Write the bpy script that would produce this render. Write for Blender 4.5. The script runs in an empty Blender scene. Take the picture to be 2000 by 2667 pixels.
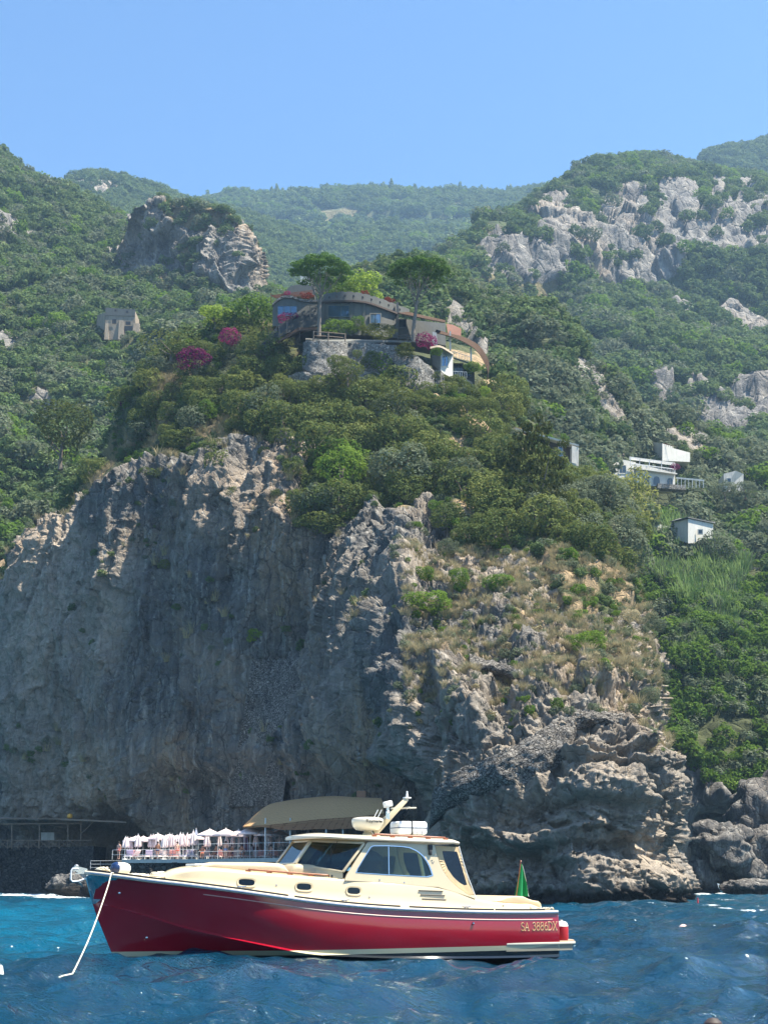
import bpy, math, random
import numpy as np
from mathutils import Vector, Matrix
random.seed(7); RS = np.random.RandomState(11)
SC = bpy.context.scene; COL = SC.collection
R = math.radians
# ------------------------------------------------------------------ camera
F = 3852.0; CAMH = 1.75; PITCH = math.atan((2290-1333.5)/F)
cam = bpy.data.cameras.new('camera'); camo = bpy.data.objects.new('camera', cam); COL.objects.link(camo)
camo.location = (0, 0, CAMH); camo.rotation_euler = (math.pi/2+PITCH, 0, 0)
cam.sensor_fit = 'VERTICAL'; cam.sensor_height = 24; cam.lens = 24*F/2667; cam.clip_start = .3; cam.clip_end = 9000
SC.camera = camo
CT, ST = math.cos(PITCH), math.sin(PITCH)
def ray(px, py):
    cx = (px-1000)/F; cy = (1333.5-py)/F
    return (cx, CT-ST*cy, ST+CT*cy)
def at(px, py, D):                       # the point seen at photo pixel px, py whose distance along +Y is D
    r = ray(px, py); t = D/r[1]
    return Vector((r[0]*t, D, CAMH+r[2]*t))
def proj(P):                             # world points (n,3) -> photo pixels
    P = np.asarray(P, float); x = P[..., 0]; y = P[..., 1]; z = P[..., 2]-CAMH
    d = y*CT+z*ST; u = -y*ST+z*CT
    return 1000+F*x/d, 1333.5-F*u/d
# ------------------------------------------------------------------ light
SUN_EL, SUN_AZ = R(64), R(-9)            # azimuth counted from +X towards +Y
sd = Vector((math.cos(SUN_EL)*math.cos(SUN_AZ), math.cos(SUN_EL)*math.sin(SUN_AZ), math.sin(SUN_EL)))
sl = bpy.data.lights.new('sun', 'SUN'); sl.energy = 5.0; sl.angle = R(.53); sl.color = (1, .93, .80)
so = bpy.data.objects.new('sun', sl); COL.objects.link(so); so.rotation_euler = sd.to_track_quat('Z', 'Y').to_euler()
W = bpy.data.worlds.new('World'); SC.world = W; W.use_nodes = True
nt = W.node_tree; bg = nt.nodes['Background']; sky = nt.nodes.new('ShaderNodeTexSky'); sky.sky_type = 'NISHITA'
sky.sun_disc = False; sky.sun_elevation = SUN_EL; sky.sun_rotation = math.pi/2-SUN_AZ
sky.air_density = 1.0; sky.dust_density = .3; sky.ozone_density = 3.0; sky.altitude = 0
hs = nt.nodes.new('ShaderNodeHueSaturation'); hs.inputs['Saturation'].default_value = 1.16; hs.inputs['Value'].default_value = 1.08; nt.links.new(sky.outputs[0], hs.inputs['Color']); nt.links.new(hs.outputs[0], bg.inputs[0]); bg.inputs[1].default_value = .075
SC.view_settings.view_transform = 'Standard'; SC.view_settings.look = 'None'; SC.view_settings.gamma = 1
SC.view_settings.exposure = 1.56
SC.render.engine = 'CYCLES'
cy = SC.cycles; cy.max_bounces = 7; cy.diffuse_bounces = 2; cy.glossy_bounces = 3; cy.transmission_bounces = 5; cy.transparent_max_bounces = 12
cy.volume_bounces = 0; cy.caustics_reflective = False; cy.caustics_refractive = False; cy.sample_clamp_indirect = 4
cy.use_denoising = True
# ------------------------------------------------------------------ numpy noise
_p = RS.permutation(256).astype(np.int64)
def _h(i, j, k): return _p[(_p[(_p[i & 255]+j) & 255]+k) & 255]
_g = RS.normal(size=(256, 3)); _g /= np.linalg.norm(_g, axis=1)[:, None]
def noise(P):
    P = np.asarray(P, float); i = np.floor(P).astype(np.int64); f = P-i; u = f*f*f*(f*(f*6-15)+10); out = 0
    for a in (0, 1):
        for b in (0, 1):
            for c in (0, 1):
                g = _g[_h(i[..., 0]+a, i[..., 1]+b, i[..., 2]+c)]
                d = g[..., 0]*(f[..., 0]-a)+g[..., 1]*(f[..., 1]-b)+g[..., 2]*(f[..., 2]-c)
                w = (u[..., 0] if a else 1-u[..., 0])*(u[..., 1] if b else 1-u[..., 1])*(u[..., 2] if c else 1-u[..., 2])
                out = out+w*d
    return out*1.6
def fbm(P, o=4, l=2.03, g=.5):
    s = 0; a = 1; P = np.asarray(P, float)
    for k in range(o): s = s+a*noise(P+17.3*k); P = P*l; a *= g
    return s
def ridged(P, o=4, g=.5):
    s = 0; a = 1; P = np.asarray(P, float)
    for k in range(o): s = s+a*(1-2*np.abs(noise(P+9.1*k))); P = P*2.1; a *= g
    return s
def worley(P):                           # F1, F2, cell random value
    P = np.asarray(P, float); i = np.floor(P).astype(np.int64); F1 = np.full(P.shape[:-1], 9.); F2 = F1.copy(); ID = F1*0
    for a in (-1, 0, 1):
        for b in (-1, 0, 1):
            for c in (-1, 0, 1):
                h = _h(i[..., 0]+a, i[..., 1]+b, i[..., 2]+c)
                q = np.stack([i[..., 0]+a+_p[h]/255., i[..., 1]+b+_p[(h+71) & 255]/255., i[..., 2]+c+_p[(h+151) & 255]/255.], -1)
                d = np.sqrt(((q-P)**2).sum(-1)); m = d < F1
                F2 = np.where(m, F1, np.minimum(F2, d)); ID = np.where(m, h/255., ID); F1 = np.where(m, d, F1)
    return F1, F2, ID
def facets(P, k=.5):                     # angular blocks: each cell is a tilted plane
    P = np.asarray(P, float); i = np.floor(P).astype(np.int64); F1 = np.full(P.shape[:-1], 9.); H = F1*0
    for a in (-1, 0, 1):
        for b in (-1, 0, 1):
            for c in (-1, 0, 1):
                h = _h(i[..., 0]+a, i[..., 1]+b, i[..., 2]+c); q = np.stack([i[..., 0]+a+_p[h]/255., i[..., 1]+b+_p[(h+71) & 255]/255., i[..., 2]+c+_p[(h+151) & 255]/255.], -1)
                v = P-q; d = np.sqrt((v**2).sum(-1)); m = d < F1; H = np.where(m, (v*_g[(h+33) & 255]).sum(-1)*1.5+(_p[(h+9) & 255]/255.-.5)*k, H); F1 = np.where(m, d, F1)
    return H
def sstep(a, b, x): t = np.clip((x-a)/(b-a), 0, 1); return t*t*(3-2*t)
# ------------------------------------------------------------------ mesh helpers
def link(name, me, mat=None, parent=None):
    o = bpy.data.objects.new(name, me); COL.objects.link(o)
    if mat: me.materials.append(mat)
    if parent is not None: o.parent = parent
    return o
def tag(o, label=None, cat=None, group=None, kind=None):
    if label: o['label'] = label
    if cat: o['category'] = cat
    if group: o['group'] = group
    if kind: o['kind'] = kind
    return o
def empty(name, loc=(0, 0, 0), rz=0, label=None, cat=None, group=None):
    o = bpy.data.objects.new(name, None); COL.objects.link(o); o.location = loc; o.rotation_euler = (0, 0, rz)
    return tag(o, label, cat, group)
def npmesh(name, V, Fq, mat=None, parent=None, smooth=True, attrs=None, n=4):
    me = bpy.data.meshes.new(name or 'mesh'); V = np.asarray(V, np.float32).reshape(-1, 3); Fq = np.asarray(Fq, np.int32).reshape(-1, n)
    me.vertices.add(len(V)); me.vertices.foreach_set('co', V.ravel())
    me.loops.add(Fq.size); me.loops.foreach_set('vertex_index', Fq.ravel())
    me.polygons.add(len(Fq)); me.polygons.foreach_set('loop_start', np.arange(0, Fq.size, n, dtype=np.int32))
    me.polygons.foreach_set('use_smooth', np.full(len(Fq), smooth))
    for k, a in (attrs or {}).items():
        at_ = me.attributes.new(k, 'FLOAT', 'POINT'); at_.data.foreach_set('value', np.asarray(a, np.float32).ravel())
    me.update(calc_edges=True)
    return link(name, me, mat, parent) if name else me
def gridfaces(nr, nc, wrap=False):
    i = np.arange(nr-1)[:, None]; j = np.arange(nc if wrap else nc-1)[None]
    j2 = (j+1) % nc
    return np.stack([i*nc+j, i*nc+j2, (i+1)*nc+j2, (i+1)*nc+j], -1).reshape(-1, 4)
class MB:
    def __init__(s): s.v = []; s.f = []
    def add(s, v, f):
        b = len(s.v); s.v += [tuple(p) for p in v]; s.f += [[b+i for i in q] for q in f]; return s
    def box(s, c, d, rz=0, M=None):
        x, y, z = [q/2 for q in d]; V = [Vector((a*x, b*y, e*z)) for a in (-1, 1) for b in (-1, 1) for e in (-1, 1)]
        Q = Matrix.Rotation(rz, 3, 'Z') if M is None else M
        V = [Q @ p+Vector(c) for p in V]
        return s.add(V, [(0, 1, 3, 2), (4, 6, 7, 5), (0, 4, 5, 1), (2, 3, 7, 6), (0, 2, 6, 4), (1, 5, 7, 3)])
    def bar(s, a, b, w, h, up=(0, 0, 1)):
        a, b = Vector(a), Vector(b); d = b-a; L = d.length; d.normalize(); u = Vector(up); x = d.cross(u)
        if x.length < 1e-4: x = d.cross(Vector((1, 0, 0)))
        x.normalize(); y = x.cross(d)
        return s.box((a+b)/2, (w, L, h), M=Matrix((x, d, y)).transposed())
    def tube(s, pts, r, n=8, cap=True, closed=False):
        pts = [Vector(p) for p in pts]; m = len(pts); rs = r if hasattr(r, '__len__') else [r]*m; V = []; pn = None
        for i, p in enumerate(pts):
            if closed: t = pts[(i+1) % m]-pts[i-1]
            else: t = pts[min(i+1, m-1)]-pts[max(i-1, 0)]
            t.normalize()
            if pn is None:
                pn = t.cross(Vector((0, 0, 1)))
                if pn.length < .05: pn = t.cross(Vector((1, 0, 0)))
            pn = pn-t*pn.dot(t); pn.normalize(); b = t.cross(pn)
            V += [p+(pn*math.cos(2*math.pi*k/n)+b*math.sin(2*math.pi*k/n))*rs[i] for k in range(n)]
        Fq = [(i*n+k, i*n+(k+1) % n, ((i+1) % m)*n+(k+1) % n, ((i+1) % m)*n+k) for i in range(m if closed else m-1) for k in range(n)]
        if cap and not closed: Fq += [tuple(range(n))[::-1], tuple((m-1)*n+k for k in range(n))]
        return s.add(V, Fq)
    def lathe(s, prof, c=(0, 0, 0), n=16, M=None):      # profile of (r, z)
        V = []; Q = M or Matrix.Identity(3)
        for r, z in prof: V += [Q @ Vector((r*math.cos(2*math.pi*k/n), r*math.sin(2*math.pi*k/n), z))+Vector(c) for k in range(n)]
        Fq = [(i*n+k, i*n+(k+1) % n, (i+1)*n+(k+1) % n, (i+1)*n+k) for i in range(len(prof)-1) for k in range(n)]
        if prof[0][0] > 1e-3: Fq.append(tuple(range(n))[::-1])
        if prof[-1][0] > 1e-3: Fq.append(tuple((len(prof)-1)*n+k for k in range(n)))
        return s.add(V, Fq)
    def grid(s, rows, closed=False):
        nc = len(rows[0]); V = [p for r in rows for p in r]
        return s.add(V, gridfaces(len(rows), nc, closed).tolist())
    def prism(s, poly, off):                            # planar polygon pushed along a vector
        n = len(poly); off = Vector(off); V = [Vector(p) for p in poly]+[Vector(p)+off for p in poly]
        return s.add(V, [tuple(range(n)), tuple(range(2*n-1, n-1, -1))]+[(i, i+n, (i+1) % n+n, (i+1) % n) for i in range(n)])
    def ring(s, outer, inner, off):                     # a frame: outer and inner loops of equal length, pushed along a vector
        n = len(outer); off = Vector(off); V = [Vector(p) for p in outer]+[Vector(p) for p in inner]; V += [p+off for p in V]; Fq = []
        for i in range(n):
            j = (i+1) % n
            Fq += [(i, j, n+j, n+i), (2*n+i, 3*n+i, 3*n+j, 2*n+j), (i, 2*n+i, 2*n+j, j), (n+i, n+j, 3*n+j, 3*n+i)]
        return s.add(V, Fq)
    def build(s, name, mat=None, parent=None, smooth=True, ang=35, bevel=0, seg=2):
        me = bpy.data.meshes.new(name); me.from_pydata(s.v, [], s.f); me.update()
        import bmesh
        bm = bmesh.new(); bm.from_mesh(me)
        if bevel:
            bmesh.ops.remove_doubles(bm, verts=bm.verts, dist=1e-5)
            es = [e for e in bm.edges if len(e.link_faces) == 2 and e.calc_face_angle(0) > R(30)]
            bmesh.ops.bevel(bm, geom=es, offset=bevel, segments=seg, affect='EDGES', profile=.5)
        bmesh.ops.recalc_face_normals(bm, faces=bm.faces); bm.to_mesh(me); bm.free()
        if smooth: me.shade_smooth(); me.set_sharp_from_angle(angle=R(ang))
        return link(name, me, mat, parent)
def copy_tree(o, parent=None):
    c = o.copy(); COL.objects.link(c)
    if parent is not None: c.parent = parent
    for ch in list(o.children): copy_tree(ch, c)
    return c
def crom(P, n):                          # Catmull-Rom through the rows of P, n samples, roughly even
    P = np.asarray(P, float); m = len(P); t = np.linspace(0, m-1, n); i = np.minimum(t.astype(int), m-2); f = (t-i)
    g = lambda k: P[np.clip(k, 0, m-1)]
    f = f.reshape(-1, *([1]*(P.ndim-1)))
    a, b, c, d = g(i-1), g(i), g(i+1), g(i+2)
    a = np.where((i == 0).reshape(f.shape), 2*b-c, a); d = np.where((i == m-2).reshape(f.shape), 2*c-b, d)
    return .5*((2*b)+(-a+c)*f+(2*a-5*b+4*c-d)*f**2+(-a+3*b-3*c+d)*f**3)
def interp(xs, ys): return lambda x: float(np.interp(x, xs, ys))
def smoothcurve(xs, ys):                 # monotone-ish cubic through points
    xs = np.asarray(xs, float); ys = np.asarray(ys, float); m = np.gradient(ys, xs)
    def f(x):
        x = min(max(x, xs[0]), xs[-1]); k = int(min(np.searchsorted(xs, x, 'right')-1, len(xs)-2)); h = xs[k+1]-xs[k]; t = (x-xs[k])/h
        return float((2*t**3-3*t*t+1)*ys[k]+(t**3-2*t*t+t)*h*m[k]+(-2*t**3+3*t*t)*ys[k+1]+(t**3-t*t)*h*m[k+1])
    return f
# ------------------------------------------------------------------ materials
class NT:
    def __init__(s, name):
        s.m = bpy.data.materials.new(name); s.m.use_nodes = True; s.t = s.m.node_tree; s.t.nodes.clear(); s.o = s.n('OutputMaterial')
    def n(s, ty, ins=None, **kw):
        nd = s.t.nodes.new('ShaderNode'+ty)
        for k, v in kw.items(): setattr(nd, k, v)
        for k, v in (ins or {}).items(): s.put(nd.inputs[k], v)
        return nd
    def put(s, sock, v):
        if isinstance(v, bpy.types.NodeSocket): s.t.links.new(v, sock)
        elif isinstance(v, bpy.types.Node): s.t.links.new(v.outputs[0], sock)
        else:
            if hasattr(v, '__len__') and len(v) == 3 and sock.type == 'RGBA': v = (*v, 1)
            sock.default_value = v
    def noise(s, vec, sc, det=4, rough=.55, dist=0):
        return s.n('TexNoise', {'Vector': vec, 'Scale': sc, 'Detail': det, 'Roughness': rough, 'Distortion': dist}).outputs['Fac']
    def ramp(s, fac, stops):
        r = s.n('ValToRGB', {'Fac': fac}); e = r.color_ramp.elements
        while len(e) > 1: e.remove(e[-1])
        e[0].position = stops[0][0]; e[0].color = (*stops[0][1], 1) if hasattr(stops[0][1], '__len__') else (stops[0][1],)*3+(1,)
        for p, c in stops[1:]:
            q = e.new(p); q.color = (*c, 1) if hasattr(c, '__len__') else (c, c, c, 1)
        return r.outputs[0]
    def mix(s, f, a, b, mode='MIX'):
        nd = s.n('Mix', data_type='RGBA', blend_type=mode); s.put(nd.inputs[0], f); s.put(nd.inputs[6], a); s.put(nd.inputs[7], b); return nd.outputs[2]
    def math(s, op, a, b=0., c=0.):
        nd = s.n('Math', operation=op); s.put(nd.inputs[0], a); s.put(nd.inputs[1], b); s.put(nd.inputs[2], c); return nd.outputs[0]
    def mapr(s, v, a, b, c=0., d=1.):
        return s.n('MapRange', {0: v, 1: a, 2: b, 3: c, 4: d}).outputs[0]
    def scale(s, vec, sc): return s.n('Mapping', {'Vector': vec, 'Scale': sc}).outputs[0]
    def bump(s, h, st, dist): return s.n('Bump', {'Height': h, 'Strength': st, 'Distance': dist}).outputs[0]
    def pr(s, **kw):
        nd = s.n('BsdfPrincipled')
        for k, v in kw.items(): s.put(nd.inputs[k.replace('_', ' ')], v)
        s.t.links.new(nd.outputs[0], s.o.inputs[0]); return nd
def simple(name, col, rough=.5, metal=0, coat=0, var=.06, vs=3., spec=.5, bump=0, bs=40):
    n = NT(name); p = n.n('TexCoord').outputs['Object']; f = n.noise(p, vs, 3)
    c = n.mix(f, tuple(max(q*(1-var*2), 0) for q in col), tuple(min(q*(1+var*2), 1) for q in col))
    kw = dict(Base_Color=c, Roughness=rough, Metallic=metal, Coat_Weight=coat, Specular_IOR_Level=spec, Coat_Roughness=.03)
    if bump: kw['Normal'] = n.bump(n.noise(p, bs, 4), .6, bump)
    n.pr(**kw); return n.m
# ------------------------------------------------------------------ motor boat
PSI = R(23); BT = at(222, 2278, 33.0); BT.z = 0; BD = 33.0
CA, SA = math.cos(PSI), math.sin(PSI)
def bl(px, py, v):                       # photo pixel on the boat's plane 'v metres to port' -> boat coordinates (aft, -port, up)
    r = ray(px, py); # cam + t*r ; port offset v = (P-B).(SA,-CA)
    t = (v+(BT.x*SA-BT.y*CA)) / (r[0]*SA-r[1]*CA)
    x, y = r[0]*t-BT.x, r[1]*t-BT.y
    return Vector((x*CA+y*SA, -v, CAMH+r[2]*t))
def curve_px(pts, vf):                   # the (aft, up) curve of pixels lying on the surface v = vf(aft)
    out = []
    for px, py in pts:
        v = vf(3) if callable(vf) else vf
        for _ in range(12):
            q = bl(px, py, v); v = vf(q.x) if callable(vf) else vf
        out.append((q.x, q.z))
    return out
bsheer = smoothcurve([0, .25, .7, 1.4, 2.4, 3.6, 5, 7, 9, 10.6, 11.6], [.03, .24, .5, .8, 1.12, 1.38, 1.57, 1.68, 1.68, 1.6, 1.52])
SH = curve_px([(223, 2273), (300, 2282), (400, 2295), (480, 2304), (600, 2319), (700, 2333), (800, 2347), (900, 2358), (1000, 2366), (1100, 2371), (1200, 2375), (1300, 2377), (1400, 2377), (1452, 2376)], bsheer)
LH = SH[-1][0]
zsheer = smoothcurve([a for a, b in SH], [b for a, b in SH])
CH = curve_px([(244, 2354), (278, 2358), (370, 2382), (486, 2416), (582, 2437), (678, 2457), (775, 2476)], lambda u: max(.02, bsheer(u)*(.25+.7*min(1, u/5))))
BP = curve_px([(290, 2477), (600, 2480), (800, 2482), (1100, 2474), (1220, 2468), (1440, 2458)], lambda u: bsheer(u)*min(1, .3+u*.16))
STEM = curve_px([(223, 2284), (232, 2330), (245, 2370), (262, 2420), (288, 2480), (305, 2512), (345, 2540)], 0)
# materials
def hull_mat():
    n = NT('hull_paint'); p = n.n('TexCoord').outputs['Object']; z = n.n('SeparateXYZ', {0: p})
    h = n.math('SUBTRACT', z.outputs[2], n.math('MULTIPLY', z.outputs[0], .006))
    red = n.mix(n.noise(p, .8, 3), (.25, .0015, .010), (.32, .002, .015))
    c = n.mix(n.math('GREATER_THAN', h, .225), (.55, .5, .33), red)
    c = n.mix(n.math('GREATER_THAN', h, .12), (.012, .014, .016), c)
    n.pr(Base_Color=c, Roughness=.16, Coat_Weight=.9, Coat_Roughness=.02, Normal=n.bump(n.noise(n.scale(p, (.5, 1, 1)), 1.2, 1), .25, .03)); return n.m
M = {}
M['hull'] = hull_mat()
M['gel'] = simple('cream_gelcoat', (.62, .52, .34), .22, coat=.5, var=.02, vs=1.5)
M['roofgel'] = simple('roof_gelcoat', (.62, .57, .45), .28, coat=.4, var=.02)
M['white'] = simple('white_plastic', (.8, .8, .77), .35, var=.03)
M['steel'] = simple('polished_steel', (.62, .63, .65), .12, metal=1, var=.02)
M['plate'] = simple('stem_plate_steel', (.55, .6, .63), .06, metal=1, var=.01)
M['rubber'] = simple('dark_rubber', (.02, .02, .022), .5)
M['teak'] = simple('varnished_teak', (.27, .085, .03), .3, coat=.5, var=.15, vs=8)
M['deck'] = simple('teak_deck', (.33, .25, .17), .7, var=.12, vs=20)
M['cush'] = simple('tan_vinyl', (.52, .41, .26), .55, var=.05, bump=.004, bs=9)
M['canvas'] = simple('beige_canvas', (.6, .45, .26), .8, var=.06, bump=.02, bs=7)
M['rope'] = simple('pale_rope', (.68, .62, .48), .8, var=.12, vs=30, bump=.004, bs=90)
M['navy'] = simple('navy_vinyl', (.01, .03, .1), .3)
M['fend'] = simple('fender_vinyl', (.75, .73, .64), .35, var=.04)
M['redf'] = simple('red_fender_cloth', (.42, .012, .02), .75)
M['gold'] = simple('gold_leaf', (.62, .38, .17), .45, var=.04)
M['pin'] = simple('pinstripe_paint', (.6, .4, .33), .4)
M['blue'] = simple('blue_cover', (.05, .2, .33), .7)
M['dark'] = simple('dark_interior', (.03, .03, .032), .6)
def glass(name, tint, a=.55, rough=.0):
    n = NT(name); fr = n.n('Fresnel', {'IOR': 1.5}); g = n.n('BsdfGlossy', {'Roughness': rough, 'Color': (1, 1, 1)}); t = n.n('BsdfTransparent', {'Color': tint})
    mx = n.n('MixShader', {0: n.math('ADD', n.math('MULTIPLY', fr.outputs[0], .9), .01), 1: t, 2: g}); n.t.links.new(mx.outputs[0], n.o.inputs[0]); return n.m
M['glass'] = glass('tinted_glass', (.38, .52, .52)); M['port'] = glass('porthole_glass', (.06, .1, .1)); M['vinyl'] = glass('clear_vinyl', (.3, .34, .4), rough=.12)
yacht = empty('motor_boat', BT, PSI, 'red hulled motor boat with cream cabin and fold-down mast moored in the foreground', 'motor boat')
def L(u, v, z): return Vector((u, -v, z))
vC = smoothcurve([.2, .6, 1.2, 2.1, 3, 4.4, 6, 8, 10.8], [.012, .17, .4, .8, 1.1, 1.42, 1.6, 1.66, 1.6])
zC = smoothcurve([a for a, b in CH]+[6, 8, 10.8], [b for a, b in CH]+[.12, .06, .04])
zK = smoothcurve([.78, 1.3, 2.5, 5, 8, 10.8], [-.05, -.3, -.5, -.55, -.5, -.42])
NS = 90; rows = []
def hullrow(k, side=1):
    s = k/(NS-1); s = s**1.35; us = s*LH; uc = .2+s*(LH-.2); uk = .78+s*(LH-.78); row = []
    S = (us, bsheer(us), zsheer(us)); C = (uc, vC(uc), zC(uc)); K = (uk, .0, zK(uk))
    p = 1+1.1*max(0, 1-s*2.2)
    for j in range(13):
        t = j/12; u = C[0]+(S[0]-C[0])*t; v = C[1]+(S[1]-C[1])*t**p; z = C[2]+.012+(S[2]-C[2]-.012)*t
        v += .05*math.sin(math.pi*t)*min(1, s*3)
        row.append((u, v, z))
    w = .075*min(1, s*6)*(1-sstep(.55, .8, s)*.8)
    row.insert(0, (C[0], C[1]+w, C[2]-.035*min(1, s*6)))
    for t in (.2, .45, .7, 1):
        row.insert(0, (C[0]+(K[0]-C[0])*t, (C[1]+w*.8)*(1-t)**.9, C[2]-.05+(K[2]-C[2]+.05)*t))
    return [L(u, v*side, z) for u, v, z in row]
m = MB()
R1 = [hullrow(k) for k in range(NS)]; R2 = [hullrow(k, -1) for k in range(NS)]
m.grid([a[::-1]+b[1:] for a, b in zip(R1, R2)])
m.add(R1[-1][::-1]+R2[-1][1:], [tuple(range(2*len(R1[0])-1))])
hull = m.build('hull', M['hull'], yacht, ang=28)
def hullpt(u, t, side=1, off=0):         # a point on the topside: t = 0 at the chine, 1 at the sheer
    z0, z1 = zC(u), zsheer(u); s = (u/LH)**(1/1.0); p = 1+1.1*max(0, 1-s*2.2)
    v = vC(u)+(bsheer(u)-vC(u))*max(t, 0)**p+.05*math.sin(math.pi*min(max(t, 0), 1))*min(1, s*3)
    return L(u, (v+off)*side, z0+(z1-z0)*t)
# stem plate
m = MB(); rr = []
for j in range(15):
    t = j/14; uu = .2*(1-t); uw = .50-.42*(1-t)**1.8 if t < .99 else .62; uw = [.04, .11, .17, .22, .27, .32, .36, .4, .44, .48, .51, .54, .57, .6, .66][j]
    r_ = []
    for i in range(7):
        u = uu+uw*(i/6)**1; p = hullpt(max(u, .0), t, 1, .006); r_.append(p)
    rr.append([Vector((q.x, -q.y, q.z)) for q in r_[::-1]]+[Vector((rr0.x-.012, 0, rr0.z)) for rr0 in r_[:1]]+r_)
m.grid(rr); m.build('stem_plate', M['plate'], yacht)
def sideline(f, us, r, name, mat, n=6, z=0, both=True):
    for sg in ((1, -1) if both else (1,)):
        m = MB(); m.tube([f(u, sg) for u in us], r, n); m.build(name, mat, yacht)
us = list(np.linspace(.0, LH, 70))
# rub rail: half-round white strip with steel bead
for sg in (1, -1):
    m = MB(); rr = []
    for u in us:
        b, z = bsheer(u), zsheer(u); rr.append([L(u-(.03 if u == 0 else 0), sg*(b+a), z+c) for a, c in ((-.03, .045), (.015, .045), (.034, .03), (.04, .0), (.03, -.03), (.01, -.038), (-.01, -.04))])
    m.grid(rr); m.add(rr[-1], [tuple(range(7))]); m.add(rr[0], [tuple(range(7))]); m.build('rub_rail', M['roofgel'], yacht)
    m = MB(); m.tube([L(u, sg*(bsheer(u)+.038), zsheer(u)+.0) for u in us], .014, 6); m.build('rail_bead', M['steel'], yacht)
    for a, b in ((0.0, 4.15), (4.3, 6.72), (6.95, 9.05), (9.1, LH-.35)):
        m = MB(); q = list(np.linspace(a, b, 24)); rr = [[L(u, sg*(bsheer(u)+d), zsheer(u)+e) for d, e in ((.0, .045), (.0, .085), (-.05, .085), (-.05, .045))] for u in q]
        m.grid(rr); m.add(rr[0], [(0, 1, 2, 3)]); m.add(rr[-1], [(0, 1, 2, 3)]); m.build('toe_rail', M['dark'], yacht, smooth=False)
m = MB(); m.grid([[L(u, bsheer(u)*k/4, zsheer(u)+.04+.03*(1-(k/4)**2)) for k in range(-4, 5)] for u in us]); m.build('foredeck', M['gel'], yacht)
m = MB(); m.tube([hullpt(u, 1-(.155/(zsheer(u)-zC(u))), 1, .004) for u in np.linspace(2.35, LH-.17, 50)], .009, 5); m.build('pinstripe', M['pin'], yacht)
# trunk cabin and coaming
vt = lambda u: min(bsheer(u)-.33, 1.33)-max(0, 2.4-u)*.12
TT = curve_px([(436, 2289), (442, 2283), (455, 2275), (475, 2269), (500, 2265), (530, 2263), (590, 2265), (640, 2270), (720, 2276), (800, 2282), (880, 2287), (1000, 2296), (1133, 2307), (1180, 2316), (1239, 2339), (1300, 2350), (1350, 2354), (1390, 2357), (1404, 2364)], lambda u: max(vt(u)-.06, .1))
zT = smoothcurve([a for a, b in TT], [b for a, b in TT]); U0, U1 = TT[0][0], TT[-1][0]
UC = curve_px([(1245, 2340)], vt)[0][0]   # the cockpit opens here
def trunkrow(u, sg=1):
    z0 = zsheer(u)+.03; z1 = max(zT(u), z0+.01); h = z1-z0; v0 = vt(u); e = min(.1, h*.5); fr = sstep(U0, U0+.5, u)
    v0 *= .80+.20*fr
    cr = .075*(1-sstep(UC-.3, UC, u)); q = [(v0+.05, z0-.02), (v0+.01, z0+.03)]
    q += [(v0-.10*h/.8, z0+h*.5), (v0-.10*h-.01, z1-e*.6), (v0-.12*h-e*.3, z1-e*.18), (v0-.12*h-e, z1)]
    q += [(v0*.55, z1+cr*.7), (0, z1+cr)]
    return q
m = MB(); rr = []
for u in np.linspace(U0, U1, 90):
    q = trunkrow(u); rr.append([L(u, v, z) for v, z in q]+[L(u, -v, z) for v, z in q[:-1][::-1]])
m.grid(rr); n_ = len(rr[0]); m.add(rr[0], [tuple(range(n_))]); m.add(rr[-1], [tuple(range(n_))]); trunk = m.build('cabin_trunk', M['gel'], yacht, ang=50)
def tside(px, py, off=0):                # a point on the trunk's side
    v = 1.2
    for _ in range(15):
        p = bl(px, py, v); q = trunkrow(min(max(p.x, U0), U1)); v = float(np.interp(p.z, [a[1] for a in q[:5]], [a[0] for a in q[:5]]))
    return L(p.x, v+off, p.z)
def oval(c, a, b, n=28, p=3.2, rot=0):
    o = []
    for k in range(n):
        t = 2*math.pi*k/n; x = a*abs(math.cos(t))**(2/p)*(1 if math.cos(t) > 0 else -1); y = b*abs(math.sin(t))**(2/p)*(1 if math.sin(t) > 0 else -1)
        o.append((c[0]+x*math.cos(rot)-y*math.sin(rot), c[1]+x*math.sin(rot)+y*math.cos(rot)))
    return o
for px, py, a in ((642, 2298, 21), (791, 2309.5, 19), (920.5, 2320, 16.5)):
    for sg in (1, -1):
        fl = (lambda q: q) if sg == 1 else (lambda q: Vector((q.x, -q.y, q.z)))
        m = MB(); m.ring([fl(tside(x, y, .004)) for x, y in oval((px+1, py), a+4, 12.5, rot=.05)], [fl(tside(x, y, .004)) for x, y in oval((px, py), a, 8.6, rot=.05)], (0, -.02*sg, 0))
        w = m.build('porthole', M['gel'], yacht); m = MB(); m.prism([fl(tside(x, y, .006)) for x, y in oval((px, py), a-.4, 8.3, rot=.05)], (0, -.004*sg, 0)); m.build('pane', M['port'], w)
for x0, x1, y in ((1090, 1153, 2319), (1095, 1158, 2330), (1099, 1161, 2341)):
    m = MB(); m.tube([tside(x0+(x1-x0)*k/6, y+2.4*k/6, .004) for k in range(7)], .014, 6); m.build('vent_slot', M['dark'], yacht)
for px, py in ((720, 2306), (962, 2337), (988, 2292), (1052, 2299), (1310, 2357), (1382, 2362)):
    m = MB(); m.lathe([(.02, -.01), (.02, .012), (.012, .02), (.0, .022)], tside(px, py), 10, Matrix.Rotation(R(90), 3, 'X')); m.build('deck_fitting', M['steel'], yacht)
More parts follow.
